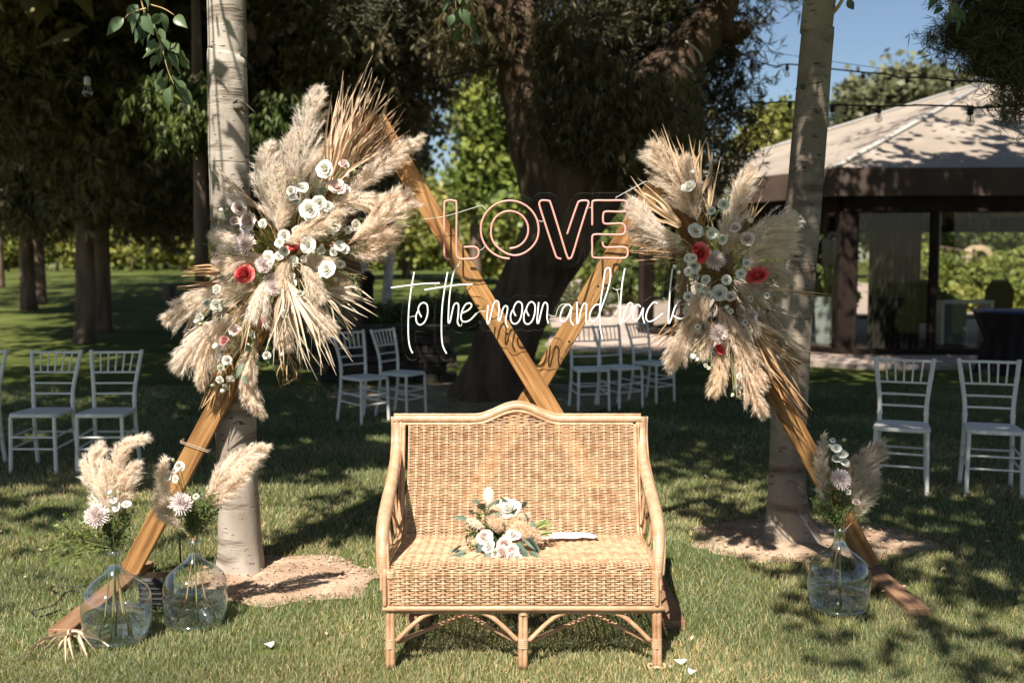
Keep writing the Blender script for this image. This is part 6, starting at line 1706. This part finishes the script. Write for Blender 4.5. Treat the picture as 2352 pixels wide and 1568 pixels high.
# ------------------------------------------------------------------ white chairs
def chair_proto():
    t = empty('chiavari_chair', (0, 0, 0))
    def turned(name, pts, r0, nod, n=10, up=(0, 1, 0), parent=t):
        p_ = [Vector(q) for q in pts]; p_ = smooth_path(p_, 8) if len(p_) > 2 else [p_[0].lerp(p_[1], k / 12) for k in range(13)]
        m = len(p_); rr = []
        for i in range(m):
            f = i / (m - 1); b = 1.0
            for q in nod: b = max(b, 1.28 - abs(f - q) * 30)
            rr.append(r0 * b)
        # insert sharper nodes
        mb = MB(); mb.tube(p_, rr, n=n, up=up); return mb.build(name, M['white'], parent, smooth=True)
    mb = MB(); n = 24; out = []
    for i in range(n):
        a = 2 * math.pi * i / n; c, s = math.cos(a), math.sin(a)
        x = math.copysign(abs(c) ** .35, c); y = math.copysign(abs(s) ** .35, s)
        w = .195 if y < 0 else .175
        out.append((x * (.185 - .012 * y), y * .195))
    vs = []
    for (k, z) in ((.97, .438), (1, .444), (1, .460), (.96, .468), (.80, .466), (.40, .462)):
        vs += [(x * k, y * k, z) for x, y in out]
    fs = [(j * n + i, j * n + (i + 1) % n, (j + 1) * n + (i + 1) % n, (j + 1) * n + i) for j in range(5) for i in range(n)]
    fs.append(tuple(range(n))[::-1]); fs.append(tuple(5 * n + i for i in range(n))); mb.add(vs, fs); mb.build('seat', M['white'], t, smooth=False)
    for sg in (-1, 1):
        turned('front_leg', [(sg * .168, -.165, .44), (sg * .172, -.170, .2), (sg * .176, -.176, 0)], .0150, (.18, .42, .68))
        turned('back_post', [(sg * .170, .235, 0), (sg * .163, .195, .22), (sg * .158, .175, .44), (sg * .160, .180, .60), (sg * .178, .215, .76), (sg * .200, .262, .92)], .0160, (.22, .5, .66, .82))
        for z, dz in ((.195, .02), (.285, .02)):
            turned('stretcher', [(sg * .172, -.17, z), (sg * .163, .19, z + dz)], .0085, (.3, .7), n=7, up=(0, 0, 1))
    for z in (.195, .285): turned('stretcher', [(-.172, -.170, z), (.172, -.170, z)], .0085, (.3, .7), n=7, up=(0, 0, 1))
    turned('stretcher', [(-.163, .195, .27), (.163, .195, .27)], .0085, (.3, .7), n=7, up=(0, 0, 1))
    def by(z): return float(np.interp(z, [.60, .76, .92], [.180, .215, .262]))
    def bxh(z): return float(np.interp(z, [.60, .76, .92], [.160, .178, .200]))
    turned('top_rail', [(-bxh(.9), by(.9), .900), (0, by(.9) + .008, .900), (bxh(.9), by(.9), .900)], .0115, (.35, .65), n=8, up=(0, 0, 1))
    for z in (.745, .660, .578): turned('back_slat', [(-bxh(z), by(z), z), (0, by(z) + .006, z), (bxh(z), by(z), z)], .0088, (.3, .7), n=7, up=(0, 0, 1))
    for k in range(5):
        f = (k - 2) / 2
        turned('spindle', [(f * .112, by(.745) + .004, .745), (f * .128, by(.9) + .006, .9)], .0070, (.35, .65), n=7)
    return t
C0 = chair_proto(); used = [False]
def chair(label, x, y, ang, group):
    t = C0 if not used[0] else copy_tree(C0)
    used[0] = True
    t.location = (x, y, 0.0); t.rotation_euler = (0, 0, ang)
    meta(t, label=label, cat='chair', group=group)
def face(dx, dy): return math.atan2(dy, dx) + math.pi / 2
GL = 'white chairs on the lawn at the left'; GM = 'white chairs behind the arches'; GR = 'white chairs on the lawn at the right'
chair('white chair cut by the left edge of the picture', -4.25, 7.72, face(.1, -1), GL)
chair('white chair in the middle of the left row', -3.66, 7.70, face(-.02, -1), GL)
chair('white chair of the left row nearest the flower bottles', -3.16, 7.70, face(.05, -1), GL)
def mid4(rl, rr, fl_, fr2, label, group):
    """place a chair from the print positions of its four feet"""
    p_ = [G(*q) for q in (rl, rr, fl_, fr2)]
    rm = (p_[0] + p_[1]) / 2; fm = (p_[2] + p_[3]) / 2; c = (rm + fm) / 2; d = fm - rm
    chair(label, c.x, c.y, face(d.x, d.y), group)
mid4((777, 968), (848, 959), (828, 977), (896, 967), 'white chair under the left arrangement, the nearer of the turned pair', GM)
mid4((862, 954), (912, 947), (951 - 22, 960), (1000, 955), 'white chair directly below the tall white letter strokes', GM)
mid4((1301, 936), (1375, 930), (1334, 950), (1405, 948), 'white chair just right of the crossing beams', GM)
chair('white chair in the middle of the trio right of the pine', 1.22, 11.12, face(.55, -.75), GM)
chair('white chair of the trio closest to the right arrangement', 1.66, 11.62, face(.7, -.7), GM)
chair('white chair beside the right bottle, its front leg behind grey plumes', 2.78, 7.03, face(-.38, -.92), GR)
chair('white chair at the far right of the picture', 3.37, 6.92, face(-.30, -.95), GR)

# ------------------------------------------------------------------ low wall and rocks behind the chairs
wall = empty('low_wall', (0, 0, 0), label='dark low stone wall behind the middle white chairs', cat='wall')
xa = P(735, 800, 13.5).x; xb = P(1015, 800, 13.5).x; zt = P(800, 748, 13.5).z
rw = random.Random(12)
M['darkstone'] = mat('dark_wall_stone', (0.018, 0.014, 0.011), (0.035, 0.028, 0.022), rough=.9, nscale=4, bump=.5)
M['rock'] = mat('pinkish_rock', (0.22, 0.15, 0.11), (0.36, 0.26, 0.20), rough=.95, nscale=6, bump=.6)
mb = MB(); mb.box(xa - .1, xb + .1, 13.42, 13.78, zt - .06, zt); mb.build('coping_stone', M['darkstone'], wall)
z = 0.0; row = 0
while z < zt - .08:
    h = min(.13, zt - .065 - z); x = xa - (row % 2) * .12
    while x < xb:
        w = rw.uniform(.22, .34); mb = MB(); mb.cur = rw.uniform(.85, 1.15)
        mb.bevbox(x + w / 2, 13.6 + rw.uniform(-.01, .01), z + h / 2, w - .012, .30, h - .012, .012); mb.build('wall_stone', M['darkstone'], wall)
        x += w
    z += h; row += 1
for k in range(14):
    u = 745 + k * 21 + rw.uniform(-8, 8); c = G(u, 842 + rw.uniform(-10, 12)); mb = MB(); s = rw.uniform(.08, .2)
    pr = [(0, -.2 * s), (s * .8, -.1 * s), (s, .15 * s), (s * .75, .5 * s), (.3 * s, .62 * s), (0, .6 * s)]; mb.lathe(pr, 9, (c.x, c.y, 0))
    mb.v = [(vx + rw.uniform(-.12, .12) * s, vy + rw.uniform(-.12, .12) * s, vz + rw.uniform(-.08, .08) * s) for vx, vy, vz in mb.v]
    mb.build('rock', M['rock'], None, label='pinkish rock lying at the foot of the low dark wall', cat='rock', group='rocks at the foot of the low wall')

# ------------------------------------------------------------------ pavilion
pav = empty('garden_pavilion', (0, 0, 0), label='glazed garden pavilion with a beige canvas roof on the right', cat='pavilion')
EZ0, EZ1 = 2.78, 3.26
hexa = [(5.76, 17.5), (15.2, 17.2), (18.5, 23), (15.2, 28.6), (6.0, 28.4), (3.0, 23.1)]
rid = [(10.9, 23.0), (13.6, 23.0)]; RZ = 5.78
def face_poly(name, pts, m, parent=pav, thick=.03):
    n = len(pts); vs = [tuple(q) for q in pts]; a = Vector(pts[1]) - Vector(pts[0]); b = Vector(pts[2]) - Vector(pts[0]); nn_ = a.cross(b).normalized() * thick
    vs2 = [tuple(Vector(q) - nn_) for q in pts]; mb = MB(); mb.add(vs + vs2, [tuple(range(n)), tuple(range(n, 2 * n))[::-1]] + [(i, n + i, n + (i + 1) % n, (i + 1) % n) for i in range(n)])
    return mb.build(name, m, parent)
# eaves overhang
cxp, cyp = 10.6, 23.0
ov = [(cxp + (x - cxp) * 1.045, cyp + (y - cyp) * 1.045) for x, y in hexa]
E = [(x, y, EZ1) for x, y in ov]; R0 = (*rid[0], RZ); R1 = (*rid[1], RZ)
faces = [[E[0], E[1], R1, R0], [E[1], E[2], R1], [E[2], E[3], R1], [E[3], E[4], R0, R1], [E[4], E[5], R0], [E[5], E[0], R0]]
def sagged(name, f):
    # canvas hangs a little between the ridges
    pts = [Vector(q) for q in f]; n = 10; vs = []; fs = []
    for j in range(n + 1):
        t = j / n
        a = pts[0].lerp(pts[-1], t); b = pts[1].lerp(pts[2], t)
        for i in range(n + 1):
            s = i / n; q = a.lerp(b, s); q.z -= .16 * math.sin(math.pi * s) * math.sin(math.pi * min(1, t + .02)) * (1 if len(pts) == 4 else (1 - t))
            vs.append(tuple(q))
    for j in range(n):
        for i in range(n): fs.append((j * (n + 1) + i, j * (n + 1) + i + 1, (j + 1) * (n + 1) + i + 1, (j + 1) * (n + 1) + i))
    mb = MB(); mb.add(vs, fs); mb.build(name, M['roofcloth'], pav, smooth=True)
for f in faces: sagged('roof', f)
seam = mat('roof_seam', (0.38, 0.36, 0.34), rough=.7)
for e, q in ((E[0], R0), (E[1], R1), (E[5], R0), (E[4], R0), (R0, R1)):
    mb = MB(); mb.tube([Vector(e) + Vector((0, 0, .015)), Vector(q) + Vector((0, 0, .015))], .075, n=8, flat=.45); mb.build('roof_seam', seam, pav, smooth=True)
for i in range(6):
    a = Vector((*ov[i], 0)); b = Vector((*ov[(i + 1) % 6], 0)); d = (b - a).normalized(); nrm = Vector((d.y, -d.x, 0))
    mb = MB(); n = 24; vs = []
    for k in range(n + 1):
        p_ = a.lerp(b, k / n); wv = .02 * math.sin(k * 2.1)
        vs += [(p_.x + nrm.x * wv, p_.y + nrm.y * wv, EZ0), (p_.x, p_.y, EZ1 - .004)]
    mb.add(vs, [(2 * k, 2 * k + 2, 2 * k + 3, 2 * k + 1) for k in range(n)]); mb.build('fascia_canvas', M['fascia'], pav, smooth=True)
    a2 = Vector((*hexa[i], 0)); b2 = Vector((*hexa[(i + 1) % 6], 0))
    mb = MB(); q = nrm * .09
    mb.add([(a2.x - q.x, a2.y - q.y, 2.52), (b2.x - q.x, b2.y - q.y, 2.52), (b2.x + q.x, b2.y + q.y, 2.52), (a2.x + q.x, a2.y + q.y, 2.52), (a2.x - q.x, a2.y - q.y, 2.90), (b2.x - q.x, b2.y - q.y, 2.90), (b2.x + q.x, b2.y + q.y, 2.90), (a2.x + q.x, a2.y + q.y, 2.90)], [(0,3,2,1),(4,5,6,7),(0,1,5,4),(1,2,6,5),(2,3,7,6),(3,0,4,7)])
    mb.build('lintel', M['darkframe'], pav)
    L = (b2 - a2).length; dd = (b2 - a2).normalized()
    ts = {0: (1.60, 3.42, 5.3, 7.4), 5: (1.6, 3.2, 4.8)}.get(i, (L / 3, 2 * L / 3))
    for t in ts:
        p_ = a2 + dd * t; mb = MB(); mb.bevbox(p_.x, p_.y, 1.28, .12, .14, 2.48, .01); mb.build('frame_post', M['darkframe'], pav)
    p_ = a2; mb = MB(); mb.bevbox(p_.x + .12, p_.y + .1, 1.28, .34, .34, 2.48, .02); mb.build('corner_column', M['darkframe'], pav)
    mb = MB(); q = nrm * .06
    mb.add([(a2.x - q.x, a2.y - q.y, .03), (b2.x - q.x, b2.y - q.y, .03), (b2.x + q.x, b2.y + q.y, .03), (a2.x + q.x, a2.y + q.y, .03), (a2.x - q.x, a2.y - q.y, .13), (b2.x - q.x, b2.y - q.y, .13), (b2.x + q.x, b2.y + q.y, .13), (a2.x + q.x, a2.y + q.y, .13)], [(0,3,2,1),(4,5,6,7),(0,1,5,4),(1,2,6,5),(2,3,7,6),(3,0,4,7)])
    mb.build('sill', M['darkframe'], pav)
    if i in (0, 5):
        tt = [0] + list(ts) + [L]
        for k in range(len(tt) - 1):
            a3 = a2 + dd * (tt[k] + .06); b3 = a2 + dd * (tt[k + 1] - .06); mb = MB()
            mb.add([(a3.x, a3.y, .14), (b3.x, b3.y, .14), (b3.x, b3.y, 2.5), (a3.x, a3.y, 2.5)], [(0, 1, 2, 3)]); mb.build('glass_pane', M['pane'], pav)
mb = MB(); mb.prism([(x, y) for x, y in [(cxp + (x - cxp) * .99, cyp + (y - cyp) * .99) for x, y in hexa]], .035, .07); mb.build('floor', mat('pavilion_floor', (.09, .06, .045), (.14, .10, .075), rough=.5), pav)
mb = MB(); mb.prism([(cxp + (x - cxp) * .985, cyp + (y - cyp) * .985) for x, y in hexa], 2.95, 3.0); mb.build('ceiling', mat('pavilion_ceiling', (.30, .2, .15), rough=.9), pav)
# straw fringe hanging inside under the ceiling
rs = np.random.default_rng(9); n = 2600
tt = rs.random(n); side = rs.integers(0, 2, n)
x = np.where(side == 0, 6.3 + tt * 8.6, 3.6 + tt * 2.3); y = np.where(side == 0, 19.4 + rs.normal(size=n) * .12, 23 - tt * 4.2)
Lh = (.15 + .55 * fnoise(x * 2.2, y * 1.1) ** 1.5 * 1.6) * (.5 + rs.random(n))
C = np.stack([x, y, 2.95 - Lh * .5], -1)
A = unit(np.array([0, 0, -1.0]) + rs.normal(size=(n, 3)) * .12)
o = cards('straw_fringe', C, A, perp(rs, A), Lh, .03 + .03 * rs.random(n), M['palmdry'], pav, tint=np.repeat((.35 + .5 * rs.random(n))[:, None], 3, 1)); o['kind'] = 'stuff'
# curtains
cur = mat('grey_green_curtain', (.05, .047, .038), (.075, .07, .056), rough=.9, trans=.1, nscale=3)
for (x0, x1, y) in ((6.35, 7.25, 17.75),):
    mb = MB(); vs = []; n = 60
    for k in range(n + 1):
        xx = x0 + (x1 - x0) * k / n; yy = y + .06 * math.sin(k * .9) + .02 * math.sin(k * 2.3)
        vs += [(xx, yy, .08), (xx, yy, 2.55)]
    mb.add(vs, [(2 * k, 2 * k + 2, 2 * k + 3, 2 * k + 1) for k in range(n)]); mb.build('curtain', cur, pav, smooth=True)
# furniture seen through the glass
c = P(1920, 815, 18.4)
mb = MB(); mb.lathe([(0, .08), (.17, .08), (.19, .12), (.24, 1.0), (.22, 1.0), (.20, .9), (0, .88)], 4, (c.x, c.y + .6, 0)); mb.build('planter', mat('pale_planter', (.45, .50, .48), rough=.5), None, label='tall pale square planter inside the left pavilion window', cat='planter')
t = empty('indoor_plant', (0, 0, 0), label='broad pale leaves over the tall planter inside the pavilion', cat='plant')
rr = np.random.default_rng(4); n = 60; C = np.array([c.x - .25, c.y + .6, 1.7]) + rr.normal(size=(n, 3)) * [.25, .2, .38]; A = rdir(rr, n); cards('leaf', C, A, perp(rr, A), .35 + .2 * rr.random(n), .16 + .1 * rr.random(n), M['palefol'], t)
mb = MB(); mb.tube([(c.x, c.y + .6, .9), (c.x - .1, c.y + .6, 1.9)], .03, n=6); mb.build('stem', M['stem'], t)
tb = empty('side_table', (0, 0, 0), label='white framed cabinet low inside the pavilion', cat='cabinet')
x0, x1 = 8.2, 9.2; mb = MB(); mb.box(x0, x1, 19.0, 19.5, .86, .92); mb.build('top', M['white'], tb)
for xx in (x0, x1 - .06):
    mb = MB(); mb.box(xx, xx + .06, 19.0, 19.5, .08, .857); mb.build('side_panel', M['white'], tb)
mb = MB(); mb.box(x0 + .063, x0 + .5, 19.02, 19.48, .1, .85); mb.build('door', mat('grey_green_panel', (.14, .17, .14), rough=.6), tb)
for k, (xx, lab) in enumerate(((9.0, 'dark armchair inside the pavilion left of the middle post'), (10.7, 'dark armchair inside the pavilion right of the middle post'), (12.0, 'dark armchair inside the pavilion near the right edge'))):
    t = empty('armchair', (0, 0, 0), label=lab, cat='armchair')
    yy = 21.6; mb = MB(); mb.bevbox(xx, yy, .45, .62, .6, .2, .04); mb.build('seat', M['darkframe'], t)
    mb = MB(); 
    pr = [(xx - .28, .55), (xx + .28, .55), (xx + .30, 1.05), (xx + .15, 1.28), (xx - .15, 1.28), (xx - .30, 1.05)]
    mb.add([(a_, yy + .22, b_) for a_, b_ in pr] + [(a_, yy + .32, b_) for a_, b_ in pr], [tuple(range(6)), tuple(range(6, 12))[::-1]] + [(i, 6 + i, 6 + (i + 1) % 6, (i + 1) % 6) for i in range(6)]); mb.build('backrest', M['darkframe'], t)
    for sx in (-.27, .27):
        for sy in (-.25, .25): mb = MB(); mb.tube([(xx + sx, yy + sy, .07), (xx + sx, yy + sy, .36)], .02, n=6); mb.build('leg', M['darkframe'], t)
# tables with dark and blue cloths before the pavilion, garden beyond
t = empty('standing_table', (0, 0, 0), label='tall round table with a blue top and dark cloth at the right edge', cat='table')
q = P(2318, 716, 14.6); mb = MB(); mb.lathe([(0, q.z), (.50, q.z), (.51, q.z + .03), (0, q.z + .032)], 30, (q.x, q.y, 0)); mb.build('tabletop', mat('blue_tabletop', (.06, .08, .22), rough=.35), t)
mb = MB(); n = 60; vs = []
for k in range(n):
    a = 2 * math.pi * k / n
    for (rr2, zz, am) in ((.49, q.z - .002, 0), (.30, q.z * .55, .035), (.40, .01, .06)):
        rad = rr2 + am * math.sin(k * 1.25); vs.append((q.x + rad * math.cos(a), q.y + rad * math.sin(a), zz))
mb.add(vs, [(3 * k + j, 3 * ((k + 1) % n) + j, 3 * ((k + 1) % n) + j + 1, 3 * k + j + 1) for k in range(n) for j in (0, 1)]); mb.build('tablecloth', mat('black_cloth', (.012, .008, .010), (.02, .014, .016), rough=.8), t, smooth=True)
ar = empty('stone_arch', (0, 0, 0), label='small pale stone garden arch seen through the pavilion', cat='arch')
Ya = 46.0; ca = P(2243, 627, Ya); zb = float(gz(0, Ya)); rin, rout = .36, .60; zsp = 1.9
sand = mat('sandstone', (.50, .36, .22), (.62, .48, .32), rough=.9, nscale=2, bump=.3)
ra = random.Random(2); k = 28 / 2
sc_ = 1.0
for sg in (-1, 1):
    z = zb
    while z < zsp - .01:
        h = min(.26, zsp - z); mb = MB(); mb.cur = ra.uniform(.8, 1.15); mb.bevbox(ca.x + sg * .50, Ya, z + h / 2, .26 + ra.uniform(-.03, .03), .5, h - .02, .03); mb.build('stone', sand, ar); z += h
for i in range(11):
    a0 = math.pi * i / 11 + .02; a1 = math.pi * (i + 1) / 11 - .02; mb = MB(); mb.cur = ra.uniform(.8, 1.15)
    pp = [(math.cos(a0) * rin, math.sin(a0) * rin), (math.cos(a0) * rout, math.sin(a0) * rout), (math.cos(a1) * rout, math.sin(a1) * rout), (math.cos(a1) * rin, math.sin(a1) * rin)]
    mb.add([(ca.x + p0 * 1.05, Ya - .25, zsp + p1) for p0, p1 in pp] + [(ca.x + p0 * 1.05, Ya + .25, zsp + p1) for p0, p1 in pp], [(0, 1, 2, 3), (7, 6, 5, 4), (0, 4, 5, 1), (1, 5, 6, 2), (2, 6, 7, 3), (3, 7, 4, 0)]); mb.build('stone', sand, ar)
for k, (u, v, Y, ru, rv, m, lab) in enumerate(((2130, 655, 31, 50, 22, 'brightgreen', 'low green bush behind the pavilion, left of the glass middle post'), (2225, 652, 33, 45, 18, 'yellowleaf', 'yellow green bush in front of the stone arch'), (2320, 655, 33, 50, 24, 'brightgreen', 'green bush right of the stone arch'), (1905, 640, 31, 36, 40, 'olivegreen', 'green bush seen through the left pavilion window'))):
    t = empty('garden_bush', (0, 0, 0), label=lab, cat='bush')
    c = P(u, v, Y); z = float(gz(0, Y)); e = (c.x, Y, z + rv * Y / FP * 1.2, ru * Y / FP, .8, rv * Y / FP * 1.2)
    r = np.random.default_rng(800 + k); n = 3500; C, j, cc = crown_pts(r, [e], n, 40, .18); A = rdir(r, n); cards('foliage', C, A, perp(r, A), .16 + .08 * r.random(n), .12 + .05 * r.random(n), M[m], t)
    mb = MB(); mb.tube([(c.x, Y, z - .05), (c.x, Y, z + .6)], .05, n=6); mb.build('stem', M['barkbrown'], t)

# ------------------------------------------------------------------ festoon lights
M['socket'] = mat('black_bulb_socket', (.012, .012, .014), rough=.5)
M['socket_w'] = mat('pale_bulb_socket', (.5, .5, .5), rough=.5)
M['bulb'] = thin_glass('bulb_glass', tint=(.80, .80, .78), base=.06)
M['filament'] = mat('bulb_filament', (.35, .28, .2), rough=.4)
def festoon(label, pts, bulbs, rad=.009, sock='socket', sc=1.2):
    t = empty('festoon_light_string', (0, 0, 0), label=label, cat='light string')
    path = [P(u, v, y) for u, v, y in pts]
    mb = MB(); mb.tube(smooth_path(path, 6), rad, n=6); mb.build('cable', M['rubber'], t, smooth=True)
    for (u, v, y) in bulbs:
        c = P(u, v, y); s = sc
        mb = MB(); mb.lathe([(0, 0), (.011 * s, 0), (.020 * s, -.012 * s), (.020 * s, -.050 * s), (.015 * s, -.056 * s), (0, -.056 * s)], 12, tuple(c)); so = mb.build('bulb_socket', M[sock], t, smooth=True)
        mb = MB(); mb.lathe([(.012 * s, -.054 * s), (.014 * s, -.062 * s), (.024 * s, -.080 * s), (.030 * s, -.098 * s), (.026 * s, -.115 * s), (.012 * s, -.127 * s), (0, -.130 * s)], 16, tuple(c)); mb.build('bulb', M['bulb'], so, smooth=True)
        mb = MB(); mb.tube([c + Vector((0, 0, -.05 * s)), c + Vector((.004, 0, -.085 * s)), c + Vector((-.004, 0, -.10 * s))], .004 * s, n=5); mb.build('filament', M['filament'], so)
    return t
z1 = ZM(1860, 0, 2.8)
def S1(x, y, Y): u, v = z1(x, y); return (u, v, Y)
festoon('upper bulb string crossing the sky behind the right poplar', [(1690, 118, 13.5), S1(70, 420, 13.4), S1(150, 448, 13), S1(230, 465, 12.8), S1(310, 450, 12.6), S1(500, 470, 12), S1(640, 486, 11.6), S1(840, 508, 11), S1(1000, 520, 10.6), S1(1070, 542, 10.4), S1(1150, 543, 10), S1(1300, 545, 9.6), S1(1460, 566, 9.2), S1(1650, 572, 8.8), S1(1810, 586, 8.4), S1(2000, 575, 8)],
        [S1(303, 455, 12.6), S1(835, 508, 12.0), S1(1143, 540, 11.5), S1(1462, 565, 11.0), S1(1813, 584, 10.5), S1(55, 420, 13.4)])
festoon('lower bulb string with a large clear bulb before the canvas roof', [(1690, 262, 12), S1(0, 727, 11.6), S1(150, 722, 11.2), S1(310, 712, 10.8), S1(450, 722, 10.4), S1(600, 735, 10), S1(760, 738, 9.7), S1(950, 744, 9.4), S1(1100, 742, 9.1), S1(1230, 737, 8.8), S1(1400, 742, 8.4), S1(1580, 745, 8.0), S1(1650, 755, 7.9), S1(1940, 735, 7.4), S1(2100, 700, 7)],
        [S1(322, 712, 10.8), S1(620, 735, 9.6), S1(945, 742, 9.4), S1(1586, 744, 7.8)])
festoon('bulb string in the dark trees at the upper left', [(-60, 120, 7.6), (60, 165, 7.6), (202, 178, 7.7), (330, 205, 7.9), (422, 235, 8.1), (500, 262, 8.3), (540, 270, 8.4)], [(200, 176, 7.6), (422, 233, 11.0)], rad=.004, sock='socket_w')
festoon('short cable with one socket left of the big pine', [(880, 205, 10.5), (940, 190, 10.6), (1010, 178, 10.8), (1080, 164, 11), (1140, 148, 11.2), (1200, 130, 11.4)], [(1074, 166, 11)], rad=.010)
mb = MB(); mb.tube(smooth_path([P(1690, 108, 14), P(1900, 140, 12), P(2150, 175, 10), P(2400, 205, 8)], 6), .0035, n=5); mb.build('support_wire', M['rubber'], None, label='thin wire running above the upper bulb string', cat='wire')
